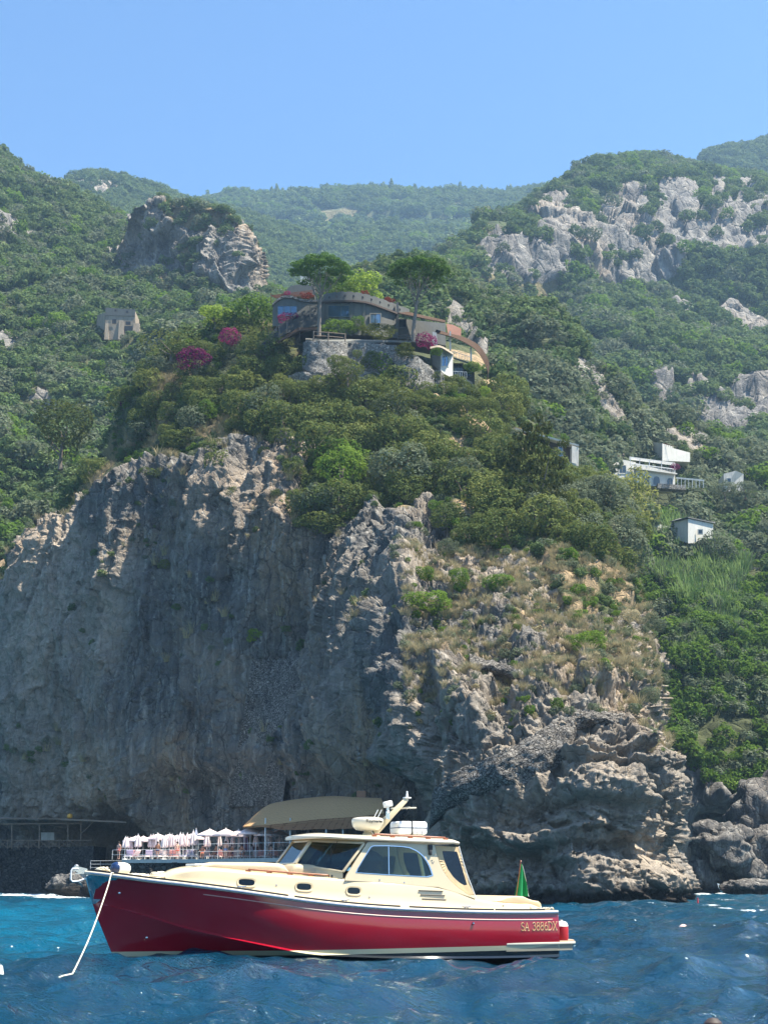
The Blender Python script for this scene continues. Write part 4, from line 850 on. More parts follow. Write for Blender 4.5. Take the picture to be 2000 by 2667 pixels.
def leafset(blobs, n, size, rs, up=.35, flat=1., inner=.8, asp=1.):
    C = np.array([b[:3] for b in blobs]); Rr = np.array([b[3] for b in blobs]); w = Rr**2; k = rs.choice(len(blobs), int(n), p=w/w.sum())
    d = rs.normal(size=(len(k), 3)); d /= np.linalg.norm(d, axis=1)[:, None]
    P = C[k]+d*np.array([1, 1, flat])*(Rr[k]*rs.uniform(inner, 1.06, len(k)))[:, None]; P += noise(P*6+rs.uniform(0, 50))[:, None]*d*.12*Rr.mean()
    dd = np.linalg.norm((P[:, None]-C[None])/np.array([1, 1, flat]), axis=2)/Rr[None]; keep = (dd < .78).sum(1) == 0; P = P[keep]; d = d[keep]
    nn = d+rs.normal(size=d.shape)*.38+np.array([0, 0, up]); nn /= np.linalg.norm(nn, axis=1)[:, None]
    a = np.cross(nn, rs.normal(size=d.shape)); a /= np.linalg.norm(a, axis=1)[:, None]; b = np.cross(nn, a); s = size*rs.uniform(.6, 1.35, len(P))[:, None]
    V = np.stack([P-a*s*asp, P-b*s*.55+nn*s*.15, P+a*s*asp, P+b*s*.55-nn*s*.15], 1).reshape(-1, 3)
    lv = np.repeat(rs.uniform(0, 1, len(P)), 4)
    return V, np.arange(len(V)).reshape(-1, 4), lv
def leafmesh(name, blobs, n, size, mat, seed, **kw):
    V, Fq, lv = leafset(blobs, n, size, np.random.RandomState(seed), **kw)
    me = npmesh(None, V, Fq, smooth=False, attrs={'lv': lv}); me.name = name; me.materials.append(mat); return me
def roundblobs(seed, nb=14, top=.8, sp=.30, r=(.13, .21), flat=.8):
    q = random.Random(seed); o = [(0, 0, top*.55, .3)]
    for i in range(nb):
        a = i*2.4+q.uniform(-.4, .4); h = q.uniform(.12, 1); rr = sp*1.08*math.sqrt(max(.05, 1-(2*h-1)**2*.8))*q.uniform(.8, 1.15)
        o.append((rr*math.cos(a), rr*math.sin(a), top*(.2+.62*h), q.uniform(*r)))
    return o
def trunk_mesh(name, h, r, seed, mat, lean=.1, limbs=4, lh=.35, lr=.25):
    q = random.Random(seed); m = MB(); lx_, ly_ = q.uniform(-lean, lean), q.uniform(-lean, lean)
    pts = [Vector((lx_*t*t+.02*math.sin(t*7), ly_*t*t, -.12+(h+.12)*t)) for t in [0, .15, .35, .6, .8, 1]]; m.tube(pts, [r*1.5, r*1.1, r*.9, r*.75, r*.6, r*.35], 7)
    for k in range(limbs):
        a = k*2.4+q.random(); b = pts[2].lerp(pts[4], q.random()); m.tube([b, b+Vector((lr*.5*math.cos(a), lr*.5*math.sin(a), lh*.4)), b+Vector((lr*math.cos(a), lr*math.sin(a), lh))], [r*.55, r*.4, r*.15], 5)
    o = m.build(name, mat); me = o.data; bpy.data.objects.remove(o); return me
NEAR = {}; FAR = {}
for kd, nb, kw in (('oak', 32, dict(r=(.10, .17), sp=.33)), ('olive', 15, dict(r=(.14, .22))), ('bright', 14, {}), ('pine', 13, dict(sp=.26, r=(.15, .24), top=1.1))):
    NEAR[kd] = [(leafmesh('crown', roundblobs(s*7+1, nb, **kw), 5200, .024, LM[kd], s, up=.3), trunk_mesh('trunk', .5, .028, s, BARK)) for s in range(3)]
    FAR[kd] = [leafmesh('far_crown', roundblobs(s*5+2, 12, **kw), 760, .06, LM['far' if kd == 'oak' else kd], s+20) for s in range(3)]
FAR['cone'] = [leafmesh('far_crown', [(0, 0, .1+.18*k, .30-.045*k) for k in range(7)], 300, .08, LM['far'], 33)]
HID = {}
def template_collection(name, meshes):
    c = bpy.data.collections.new(name)
    for me in meshes: c.objects.link(bpy.data.objects.new(name+'_source', me))
    return c
def scatter_stuff(name, pts, sizes, meshes, label=None, rnd=None, tilt=None):
    """one mesh of points; geometry nodes put a plant on each point"""
    n = len(pts); me = bpy.data.meshes.new(name); me.vertices.add(n); me.vertices.foreach_set('co', np.asarray(pts, np.float32).ravel())
    rs = np.random.RandomState(n)
    S = np.asarray(sizes, np.float32)
    if S.ndim == 1: S = np.stack([S*rs.uniform(.9, 1.15, n), S*rs.uniform(.9, 1.15, n), S*rs.uniform(.8, 1.1, n)], 1)
    a = me.attributes.new('siz', 'FLOAT_VECTOR', 'POINT'); a.data.foreach_set('vector', S.astype(np.float32).ravel())
    rot = np.stack([rs.normal(size=n)*.08, rs.normal(size=n)*.08, rs.uniform(0, 6.28, n)], 1)
    a = me.attributes.new('rot', 'FLOAT_VECTOR', 'POINT'); a.data.foreach_set('vector', rot.astype(np.float32).ravel())
    a = me.attributes.new('pick', 'INT', 'POINT'); a.data.foreach_set('value', rs.randint(0, len(meshes), n).astype(np.int32))
    o = link(name, me); g = bpy.data.node_groups.new(name, 'GeometryNodeTree'); g.interface.new_socket('Geometry', in_out='INPUT', socket_type='NodeSocketGeometry'); g.interface.new_socket('Geometry', in_out='OUTPUT', socket_type='NodeSocketGeometry')
    N = g.nodes.new; i, u = N('NodeGroupInput'), N('NodeGroupOutput'); ci = N('GeometryNodeCollectionInfo'); ci.inputs['Collection'].default_value = template_collection(name, meshes); ci.inputs['Separate Children'].default_value = True; ci.inputs['Reset Children'].default_value = True
    ip = N('GeometryNodeInstanceOnPoints'); ip.inputs['Pick Instance'].default_value = True
    for k, s in (('siz', 'Scale'), ('rot', 'Rotation'), ('pick', 'Instance Index')):
        na = N('GeometryNodeInputNamedAttribute'); na.data_type = 'INT' if k == 'pick' else 'FLOAT_VECTOR'; na.inputs['Name'].default_value = k
        src = na.outputs['Attribute']
        if k == 'rot': er = N('FunctionNodeEulerToRotation'); g.links.new(src, er.inputs[0]); src = er.outputs[0]
        g.links.new(src, ip.inputs[s])
    g.links.new(i.outputs[0], ip.inputs['Points']); g.links.new(ci.outputs[0], ip.inputs['Instance']); g.links.new(ip.outputs[0], u.inputs[0])
    md = o.modifiers.new('plants', 'NODES'); md.node_group = g; return tag(o, None, None, None, 'stuff')
def sample(pt, dens, spacing, seed, ymax=2700, frame=120):
    """points on a patch, kept at least `spacing` apart; dens is a 0..1 probability per vertex"""
    rs = np.random.RandomState(seed); P = pt['P'].reshape(-1, 3); px = pt['px'].ravel(); py = pt['py'].ravel(); ok = (px > -frame) & (px < 2000+frame) & (py < ymax)
    w = pt['area'].ravel()*np.broadcast_to(dens, pt['px'].shape).ravel()*ok; tot = w.sum()
    sp = np.broadcast_to(spacing, pt['px'].shape).ravel(); cnt = int((w/sp**2).sum()*3.2)
    if cnt < 1: return np.zeros(0, int)
    idx = rs.choice(len(P), cnt, p=(w/sp**2)/(w/sp**2).sum()); cell = {}; out = []
    for i in idx:
        p = P[i]; s = sp[i]*.8; key = (int(p[0]//s), int(p[1]//s), int(p[2]//s)); c = cell.get((key, round(s, 1)))
        if c: continue
        cell[(key, round(s, 1))] = 1; out.append(i)
    return np.array(out, int)
def tree(name, kind, loc, size, label, cat, group=None, rz=0, hz=1., var=None):
    cm, tm = NEAR[kind][random.randrange(3) if var is None else var]; e = empty(name, loc, rz, label, cat, group)
    e.scale = (size, size, size*hz)
    for nm, me in (('crown', cm), ('trunk', tm)):
        o = bpy.data.objects.new(nm, me); COL.objects.link(o); o.parent = e
    return e
def surf(pt, px, py, rad=9):
    d = (pt['px']-px)**2+(pt['py']-py)**2; m = d < rad*rad
    if not m.any(): m = d <= d.min()+.01
    c = pt['P'][m]; return Vector(c[np.argmin(c[:, 1])])
VILLA = [(735, 985), (700, 900), (720, 800), (760, 700), (1060, 700), (1180, 760), (1290, 900), (1290, 1000), (1180, 1035), (1100, 1010), (850, 975)]
hpx, hpy = head['px'], head['py']
front = head['P'][..., 1] < 236
vm = (head['rock'] < .3) & front & ~inpoly(hpx, hpy, VILLA) & (hpy < 1640)
edge_ = (hpx > 1640) | ((hpx > 1040) & (hpy > 1520)) | ((hpx < 620) & (hpx > 270) & (hpy > 1150)) | ((hpx < 250) & (hpx > 75) & (hpy > 1360))
edge_ |= (hpx > 1325) & (hpx < 1525) & (hpy > 1110) & (hpy < 1265)
dens = vm & ~edge_ & (head['dry'] < .95)
ii = sample(head, dens.astype(float), 3.9, 3, 1500, 60)
HP = head['P'].reshape(-1, 3); cnt = 0; ii = ii[np.argsort(HP[ii, 1])]
GR = {'oak': ('dark rounded evergreen oak, one of the close wood that covers the headland slope', 'evergreen oaks of the headland wood'),
      'olive': ('pale grey green bush tree scattered among the dark oaks of the headland', 'grey green trees on the headland'),
      'bright': ('fresh green leafy tree standing out among the dark headland oaks', 'fresh green trees on the headland'),
      'pine': ('dark upright needle tree among the headland oaks', 'needle trees on the headland')}
for i in ii[:262]:
    p = HP[i]; x, y = hpx.ravel()[i], hpy.ravel()[i]; r_ = random.random()
    kd = 'oak' if r_ < .8 else 'olive' if r_ < .9 else 'bright' if r_ < .96 else 'pine'
    if x > 1400 and r_ > .6: kd = 'olive'
    s = random.choice([3.2, 4.2, 5, 5.8, 6.8, 7.6])*random.uniform(.9, 1.1)*(1 if y > 930 else .7)*(.75 if x < 600 else 1)
    if 1080 < x < 1310 and y < 1135: s = min(s, 3.0)
    tree('oak_tree' if kd == 'oak' else 'shrub_tree' if kd == 'olive' else 'leafy_tree' if kd == 'bright' else 'needle_tree', kd, Vector(p)-Vector((0, 0, s*.12)), s, GR[kd][0], 'tree', GR[kd][1], random.uniform(0, 6.3)); cnt += 1
print('headland trees', cnt, len(ii))
jj = ii[262:]; scatter_stuff('back_wood', HP[jj]-[0, 0, 1.2], np.random.RandomState(8).uniform(4.2, 6.5, len(jj)), FAR['oak']+[FAR['olive'][0]])
# undergrowth on the headland
ii = sample(head, (vm & (head['dry'] < .75)).astype(float)*.8, 1.5, 4, 1700, 60)
scatter_stuff('undergrowth', HP[ii]-[0, 0, .3], np.random.RandomState(3).uniform(.8, 1.9, len(ii)), [m for m in FAR['oak']]+[FAR['olive'][0], FAR['bright'][0]])
# hillside woods
EXB = [(1585, 1225, 1790, 1300), (1690, 1180, 1812, 1225), (1690, 1385, 1865, 1440), (1875, 1258, 1945, 1298), (1885, 1455, 1990, 1515), (255, 850, 380, 925)]
def clearing(px, py):
    r = np.zeros(px.shape, bool)
    for a, b, c, d in EXB: r |= (px > a) & (px < c) & (py > b) & (py < d)
    return r
def wood(name, pt, spacing, kinds, sz, seed, dens=1., ymax=2400, sink=.25, cut=.7, gapc=-.5):
    rk = pt['rock']; gap = fbm(pt["P"]*(.225/float(np.mean(spacing))), 3)
    d = np.where(rk < .55, (1-rk)**2, .045)*~clearing(pt['px'], pt['py'])*dens*np.where(pt['dry'] > cut, .30, 1)*(gap > gapc)
    jj = sample(pt, d, spacing, seed, ymax); Q = pt['P'].reshape(-1, 3)[jj]; s = np.broadcast_to(spacing, pt['px'].shape).ravel()[jj]*np.random.RandomState(seed).uniform(.75, 1.6, len(jj))*sz
    print(name, len(jj)); return scatter_stuff(name, Q-np.stack([s*0, s*0, s*sink], 1), s, kinds)
wood('wooded_slope', left, 3.6+(left['P'][..., 1]-240)*.006, FAR['oak']+FAR['oak']+[FAR['olive'][0], FAR['olive'][1], FAR['bright'][1]], 1.25, 21)
wood('hillside_scrub', left, 2.3+(left['P'][..., 1]-240)*.004, FAR['oak']+[FAR['olive'][0], FAR['bright'][0]], .85, 41, cut=2, gapc=-9)
wood('hillside_scrub', spur, 2.3, FAR['olive']+FAR['oak'], .85, 42, (spur['py'] < 1500)*1., cut=2, gapc=-9)
sp_ = spur; ol = (sp_['px'] > 1290) & (sp_['py'] < 1500) & (sp_['py'] > 960)
wood('olive_grove', spur, 3.9, FAR['olive']+FAR['olive']+[FAR['oak'][0], FAR['bright'][2]], 1.35, 22, ol*1., 1500)
wood('dark_wood', spur, 3.9, FAR['oak']+[FAR['olive'][1]], 1.45, 23, (~ol & (sp_['py'] < 1500))*1., 1500)
wood('green_gully_cover', spur, 2.0, FAR['bright']+FAR['bright']+[FAR['oak'][1], FAR['olive'][2]], 1.35, 24, (sp_['py'] >= 1480)*1., 2150)
wood('bluff_scrub', bluff, 3.6, FAR['oak']+[FAR['olive'][0]], 1.1, 25, 1.)
wood('mountain_wood', rmt, 5.6, FAR['oak']+FAR['oak']+[FAR['bright'][0], FAR['olive'][0]], 1.35, 26)
wood('peak_wood', r2, 7.5, FAR['oak'], 1.4, 27)
wood('peak_wood', f1_, 7.0, FAR['oak'], 1.4, 28)
wood('ridge_wood', f2_, 8.5, FAR['oak']+FAR['oak']+FAR['oak']+[FAR['cone'][0], FAR['bright'][0]], 1.4, 29)
# ------------------------------------------------------------------ buildings
def masonry(name, c1, c2, joint, sc=1.6):
    n = NT(name); p = n.n('NewGeometry').outputs['Position']; v = n.n('TexVoronoi', {'Vector': n.scale(n.n('VectorMath', {0: p, 1: n.n('TexNoise', {'Vector': p, 'Scale': 1.1}).outputs['Color']}, operation='ADD').outputs[0], (1, 1, 1.5)), 'Scale': sc}); e = n.n('TexVoronoi', {'Vector': n.scale(n.n('VectorMath', {0: p, 1: n.n('TexNoise', {'Vector': p, 'Scale': 1.1}).outputs['Color']}, operation='ADD').outputs[0], (1, 1, 1.5)), 'Scale': sc}, feature='DISTANCE_TO_EDGE')
    f = n.noise(p, 6, 5, .7); s = n.n('SeparateColor', {0: v.outputs['Color']}).outputs[0]
    c = n.mix(s, c1, c2); c = n.mix(n.mapr(f, .35, .7, 0, .6), c, tuple(q*.5 for q in c1)); c = n.mix(n.mapr(n.noise(p, .35, 3), .5, .7, 0, .5), c, tuple(q*.45 for q in c1)); k = n.mapr(e.outputs[0], .02, .1); c = n.mix(k, joint, c)
    n.pr(Base_Color=c, Roughness=.95, Specular_IOR_Level=.1, Normal=n.bump(n.math('ADD', k, n.math('MULTIPLY', f, .5)), 1., .12)); return n.m
def plaster(name, c, stain=.5):
    n = NT(name); p = n.n('NewGeometry').outputs['Position']; st = n.noise(n.scale(p, (1.2, 1.2, .25)), 1.3, 6, .7); f = n.noise(p, 3, 5, .7)
    c_ = n.mix(n.mapr(st, .48, .75, 0, stain), c, tuple(q*.45 for q in c)); c_ = n.mix(n.mapr(f, .3, .7, 0, .2), c_, tuple(q*.6 for q in c)); n.pr(Base_Color=c_, Roughness=.9, Specular_IOR_Level=.2, Normal=n.bump(f, .4, .05)); return n.m
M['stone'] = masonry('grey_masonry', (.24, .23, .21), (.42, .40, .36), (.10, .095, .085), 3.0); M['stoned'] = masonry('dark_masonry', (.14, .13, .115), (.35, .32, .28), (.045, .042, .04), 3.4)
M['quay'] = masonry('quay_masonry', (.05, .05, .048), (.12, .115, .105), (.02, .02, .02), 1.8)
M['conc'] = plaster('grey_render', (.16, .16, .145)); M['wh'] = plaster('white_render', (.62, .60, .54), .35); M['whs'] = plaster('stained_white_render', (.5, .49, .45), .8)
M['ruin'] = plaster('weathered_render', (.30, .25, .19), .9); M['tile'] = simple('terracotta_tiles', (.085, .058, .045), .85, var=.25, vs=6); M['orange'] = simple('red_orange_slats', (.15, .055, .03), .8, var=.2, vs=5)
M['wood'] = simple('weathered_wood', (.2, .15, .11), .9, var=.2, vs=8); M['dwood'] = simple('dark_timber', (.06, .05, .04), .9, var=.2); M['net'] = simple('dark_shade_net', (.028, .032, .03), .9, var=.2)
M['sky_glass'] = NT('window_glass'); _n = M['sky_glass']; _n.pr(Base_Color=(.10, .17, .24), Roughness=.04, Metallic=.55, Specular_IOR_Level=1); M['sky_glass'] = _n.m
M['win'] = simple('dark_window_glass', (.03, .045, .055), .06, var=.05, spec=.8); M['rail'] = simple('white_rail', (.72, .71, .68), .4, var=.03); M['bamboo'] = None
def straw(name, a, b):
    n = NT(name); p = n.n('NewGeometry').outputs['Position']; w = n.n('TexWave', {'Vector': n.scale(p, (1, 1.2, .35)), 'Scale': 1.6, 'Distortion': 3, 'Detail': 3, 'Detail Scale': 2}, bands_direction='DIAGONAL').outputs['Fac']
    f = n.noise(n.scale(p, (6, 6, 1.2)), 2, 5, .7); c = n.mix(f, a, b); c = n.mix(n.mapr(w, .93, 1, 0, .7), c, tuple(q*.35 for q in a)); n.pr(Base_Color=c, Roughness=.95, Specular_IOR_Level=.05, Normal=n.bump(f, .8, .06)); return n.m
M['straw'] = straw('straw_thatch', (.46, .26, .12), (.64, .40, .20)); M['bamboo'] = straw('bamboo_screen', (.055, .034, .025), (.10, .065, .042)); M['fringe'] = straw('brown_fringe', (.26, .12, .06), (.38, .2, .11))
def strip(m, pts, t=.3, off=0.):         # a wall standing along pts = (px, top, bottom, D), t thick
    a = [(at(x, y0, d-off), at(x, y1, d-off)) for x, y0, y1, d in pts]; rows = []
    for k in range(len(a)):
        T, Bm = a[k]; Bm = Vector((T.x, T.y, Bm.z)); rows.append([T, Bm, Bm+Vector((0, t, 0)), T+Vector((0, t, 0))])
    m.grid(rows, True); m.add(rows[0], [(0, 1, 2, 3)]); m.add(rows[-1], [(3, 2, 1, 0)]); return m
def quad(m, pts, t=(0, .08, 0)): return m.prism([at(*p) for p in pts], t)
def wbox(name, px0, px1, y0, y1, D, d2, mat, parent, t=.25, off=0, D1=None):
    m = MB(); strip(m, [(px0, y0, y1, D), (px1, y0, y1, D if D1 is None else D1)], t, off); return m.build(name, mat, parent, smooth=False)
def window(parent, px0, y0, px1, y1, D, D1=None, mat='win', fr='conc', mull=1, fw=2.2, arch=False, depth=.12):
    D1 = D if D1 is None else D1; O = []; I = []
    def c(x, y, d): return at(x, y, d)
    def loop(a, b, e, f):
        if not arch: return [(a, b), (e, b), (e, f), (a, f)]
        r = (e-a)/2; q = [(a+r-r*math.cos(math.pi*k/8), b+r-r*math.sin(math.pi*k/8)) for k in range(9)]; return q+[(e, f), (a, f)]
    dd = lambda x: D+(D1-D)*(x-px0)/(px1-px0)-depth
    m = MB(); m.ring([c(x, y, dd(x)) for x, y in loop(px0-fw, y0-fw, px1+fw, y1+fw)], [c(x, y, dd(x)) for x, y in loop(px0, y0, px1, y1)], (0, depth*1.5, 0))
    for k in range(1, mull+1): x = px0+(px1-px0)*k/(mull+1); m.bar(c(x, y0, dd(x)), c(x, y1, dd(x)), .07, .05, (0, 1, 0))
    w = m.build('window', M[fr], parent, smooth=False); m = MB(); m.prism([c(x, y, dd(x)+.05) for x, y in loop(px0, y0, px1, y1)], (0, .02, 0)); m.build('pane', M[mat], w, smooth=False); return w
VD = 196.0
vil = empty('clifftop_villa', at(940, 868, VD), 0, 'low curved grey villa with big windows on the headland top between two umbrella pines', 'villa'); vinv = vil
def vb(m, name, mat, **k):
    o = m.build(name, mat, None, **k); o.parent = vil; o.matrix_parent_inverse = Matrix.Translation(-vil.location); return o
class VP:                                # parent proxy that keeps world coordinates
    pass
def keep(o, par): o.parent = par; o.matrix_parent_inverse = Matrix.Translation(-par.location); return o
def bld(m, name, mat, par, **k): return keep(m.build(name, mat, None, **k), par)
def win(par, *a, **k): return keep(window(None, *a, **k), par)
# main block
eave = [(835, 786, 872, VD+2), (860, 785, 872, VD+.8), (889, 784, 872, VD), (923, 784, 872, VD), (960, 789, 874, VD+.8), (998, 802, 876, VD+2.2), (1035, 816, 880, VD+4)]
m = MB(); strip(m, eave, 6); bld(m, 'wall', M['conc'], vil, smooth=False)
m = MB(); e2 = crom([(x, y-2.5, y+2, d-.5) for x, y, _, d in eave], 40); strip(m, [tuple(q) for q in e2], 6.2); bld(m, 'eave', M['tile'], vil, smooth=False)
par_ = crom([(842, 766, 784, VD+1.4), (870, 761, 783, VD+.6), (904, 759, 782, VD+.4), (942, 763, 784, VD+1), (979, 773, 794, VD+2), (1016, 786, 806, VD+3.6), (1066, 805, 822, VD+6)], 60)
m = MB(); strip(m, [(x, y0+(1.6 if (k//2) % 3 == 0 else 0), y1, d) for k, (x, y0, y1, d) in enumerate(par_)], .35); bld(m, 'parapet', M['conc'], vil, smooth=False)
for k in range(9):                       # scalloped openings
    q = par_[6+k*6]; m = MB(); m.prism([at(q[0]+3.4*math.cos(t*.449), q[1]+12-4.2*math.sin(t*.449)*(1 if t <= 7 else .55), q[3]-.04) for t in range(14)], (0, .03, 0)); bld(m, 'opening', M['dark'], vil, smooth=False)
for x, d in ((915, VD), (1035, VD+4), (846, VD+1.6), (948, VD+.6)): m = MB(); strip(m, [(x-3, 787, 874, d-.25), (x+3, 787, 874, d-.25)], .4); bld(m, 'pilaster', M['conc'], vil, smooth=False)
win(vil, 856, 796, 909, 824, VD+.45, VD-.15, mat='sky_glass', mull=0); win(vil, 965, 818, 991, 841, VD+.75, VD+1.7, mat='sky_glass', mull=1); win(vil, 1040, 833, 1056, 852, VD+4.2, VD+4.2, mull=0)
m = MB(); strip(m, [(1035, 828, 882, VD+4.4), (1080, 834, 884, VD+6), (1160, 842, 900, VD+9)], 5); bld(m, 'wall', M['conc'], vil, smooth=False)
# left block with bowed roof
m = MB(); strip(m, [(x, y-2, 850, VD+3) for x, y in ((711, 797), (722, 785), (740, 776), (760, 776), (778, 784), (800, 787), (836, 788))], 6); bld(m, 'wall', M['conc'], vil, smooth=False)
m = MB(); strip(m, [(x, y-6, y, VD+2.7) for x, y in ((709, 797), (722, 784), (740, 775), (760, 775), (779, 783), (800, 786), (836, 787))], .5); bld(m, 'coping', M['stone'], vil, smooth=False)
win(vil, 724, 797, 773, 822, VD+3, VD+3, mull=2, mat='sky_glass')
m = MB(); strip(m, [(783, 716, 745, VD+10), (812, 716, 745, VD+10)], 3); bld(m, 'roof_tower', M['wh'], vil, smooth=False)
m = MB(); strip(m, [(x, y, 768, VD+8) for x, y in ((748, 752), (760, 744), (780, 741), (800, 742), (820, 746))], 3); bld(m, 'roof_parapet', M['conc'], vil, smooth=False)
m = MB()
for k in range(5): m.bar(at(705+k*3, 770+k*1.5, VD+4), at(815, 756+k*3, VD+5), .08, .08)
for x in (706, 735, 770, 805): m.bar(at(x, 763, VD+4.2), at(x, 792, VD+4.2), .08, .08)
bld(m, 'pergola', M['orange'], vil, smooth=False)
# shade nets and awnings stepping down on the left
for k, pts in enumerate([[(800, 794, VD-1), (826, 792, VD-1), (826, 850, VD-3), (775, 856, VD-3), (722, 880, VD-4), (726, 848, VD-1.5)], [(722, 850, VD-1), (728, 880, VD-4), (690, 905, VD-5), (672, 906, VD-3)]]):
    m = MB(); m.prism([at(*p) for p in pts], (0, .06, 0)); bld(m, 'shade_net', M['net'], vil, smooth=False)
m = MB(); m.prism([at(*p) for p in [(722, 888, VD-5), (778, 852, VD-3), (826, 853, VD-3), (824, 859, VD-6), (780, 860, VD-6), (726, 891, VD-7)]], (0, 0, -.12)); bld(m, 'awning', M['bamboo'], vil, smooth=False)
m = MB(); [m.bar(at(x, a, VD-5), at(x, b, VD-5), .12, .12) for x, a, b in ((781, 853, 886), (748, 838, 868), (728, 855, 890), (808, 795, 825), (700, 862, 892))]; bld(m, 'awning_posts', M['wood'], vil, smooth=False)
# terrace floor with the wooden fence
m = MB(); m.prism([at(796, 889, VD-8), at(900, 889, VD-8), at(1010, 886, VD-5), at(1090, 888, VD-4), at(1090, 888, VD+5), at(796, 880, VD+3)], (0, 0, -.3)); bld(m, 'terrace', M['conc'], vil, smooth=False)
fn = empty('terrace_fence', at(860, 888, VD-7.8), 0, 'rustic wooden post and rail fence on the stone terrace below the left umbrella pine', 'fence'); m = MB()
for a, b in ((866, 872), (876, 882)): m.tube([at(817, a-2, VD-7.7), at(855, a, VD-7.7), at(899, a+4, VD-7.7)], .06, 6)
bld(m, 'rails', M['wood'], fn)
for x, y in ((817, 862), (855, 864), (899, 868)): m = MB(); m.tube([at(x, y, VD-7.7), at(x, y+27, VD-7.7)], .09, 6); bld(m, 'post', M['wood'], fn)
f2 = empty('terrace_fence', at(1060, 885, VD-4), 0, 'dark wooden rail between the villa and the right umbrella pine', 'fence'); m = MB()
for a in (874, 881): m.tube([at(1035, a-4, VD-3.8), at(1090, a, VD-3.8)], .05, 6)
bld(m, 'rails', M['dwood'], f2)
for x in (1036, 1062, 1089): m = MB(); m.tube([at(x, 867, VD-3.8), at(x, 888, VD-3.8)], .07, 6); bld(m, 'post', M['dwood'], f2)
# stone retaining walls
def rubble(name, pts, t, mat, label, cat='wall', amp=.25, nv=14, batter=0., lev=24):
    """a rough battered wall: pts = (px, top, bottom, D)"""
    P_ = crom(pts, lev); rows = []
    for x, y0, y1, d in P_:
        T = at(x, y0, d); Bz = at(x, y1, d).z; rows.append([[T.x, T.y-batter*(k/nv), T.z+(Bz-T.z)*k/nv] for k in range(nv+1)])
    A = np.array(rows); A += fbm(A*1.1, 3)[..., None]*np.array([0, -amp, amp*.4]); back = A[:, ::-1]+np.array([0, t, 0]); A = np.concatenate([A, back], 1)
    m = MB(); m.grid([[Vector(p) for p in r] for r in A], True); m.add([Vector(p) for p in A[0]], [tuple(range(len(A[0])))]); m.add([Vector(p) for p in A[-1]], [tuple(range(len(A[0])))]); return tag(m.build(name, mat, None, ang=50), label, cat)
rubble('retaining_wall', [(790, 890, 968, VD-7), (812, 889, 980, VD-8.6), (850, 888, 985, VD-9.2), (885, 889, 985, VD-9), (906, 890, 980, VD-8)], 3, M['stone'], 'pale rough stone bastion under the wooden fence at the villa, left of the ivy', batter=1.4)
rubble('retaining_wall', [(900, 891, 1000, VD-7.6), (950, 893, 1010, VD-7), (1000, 895, 1010, VD-6.5), (1035, 900, 1010, VD-6.5)], 3, M['stone'], 'darker stone wall with ivy below the middle of the villa', batter=1)
rubble('retaining_wall', [(1028, 923, 1012, VD-9), (1060, 925, 1018, VD-9.5), (1085, 927, 1025, VD-9.5), (1105, 944, 1030, VD-9), (1130, 962, 1032, VD-8)], 3, M['stone'], 'pale stone wall with sloping top left of the white tower', batter=1)
rubble('retaining_wall', [(1133, 962, 1035, VD-8), (1145, 964, 1035, VD-8), (1157, 972, 1035, VD-7.5)], 2, M['stone'], 'narrow stone pier right under the white tower', batter=.3)
rubble('retaining_wall', [(752, 978, 1000, VD-9), (790, 968, 1002, VD-11), (842, 970, 1002, VD-11)], 2, M['stone'], 'low stone wall with lumpy coping at the foot of the pale bastion')
# right wing: slatted roofs, white tower, stepped balconies
m = MB(); m.prism([at(1036, 815, VD+3), at(1062, 812, VD+5), at(1160, 834, VD+6), at(1158, 839, VD-1), at(1100, 828, VD-2)], (0, 0, -.15)); bld(m, 'slatted_roof', M['bamboo'], vil, smooth=False)
m = MB(); m.prism([at(1162, 843, VD+4), at(1180, 846, VD+4), at(1201, 856, VD+5), at(1200, 880, VD+4), at(1166, 868, VD+2)], (0, .2, 0)); bld(m, 'awning', M['orange'], vil, smooth=False)
m = MB(); cur = crom([(1136, 858, 866, VD+1), (1170, 868, 874, VD-1), (1203, 876, 886, VD-1), (1240, 894, 908, VD), (1262, 918, 938, VD+1), (1274, 948, 968, VD+2), (1270, 984, 992, VD+3)], 30)
rows = [[at(x, y0, d+2.5), at(x-4, y1, d-1.5), at(x-4, y1+2, d-1.5), at(x, y0+2, d+2.5)] for x, y0, y1, d in cur]; m.grid(rows, True); bld(m, 'curved_canopy', M['bamboo'], vil)
m = MB(); m.prism([at(1126, 864, VD-1.5), at(1137, 866, VD-1.5), at(1139, 907, VD-1.5), at(1127, 909, VD-1.5)], (0, .6, 0)); bld(m, 'pillar', M['wh'], vil, smooth=False)
m = MB(); m.prism([at(1147, 905, VD-5), at(1179, 924, VD-3), at(1179, 986, VD-3), at(1147, 968, VD-5)], (-.3, 4, 0)); bld(m, 'white_tower', M['wh'], vil, smooth=False)
m = MB(); m.prism([at(1122, 908, VD-4.5), at(1147, 905, VD-5.1), at(1147, 968, VD-5.1), at(1128, 950, VD-4.5)], (0, 3, 0)); bld(m, 'tower_side', M['conc'], vil, smooth=False)
win(vil, 1151, 926, 1167, 953, VD-4.75, VD-3.75, mat='sky_glass', fr='wh', arch=True, mull=1, fw=1.6)
m = MB(); cur = crom([(1120, 906, 0, VD-6), (1147, 903, 0, VD-6), (1180, 922, 0, VD-4)], 14); rows = [[at(x, y-3, d), at(x, y+2, d-.5), at(x, y+3, d+3), at(x, y-2, d+3)] for x, y, _, d in cur]; m.grid(rows, True); bld(m, 'tower_coping', M['ruin'], vil)
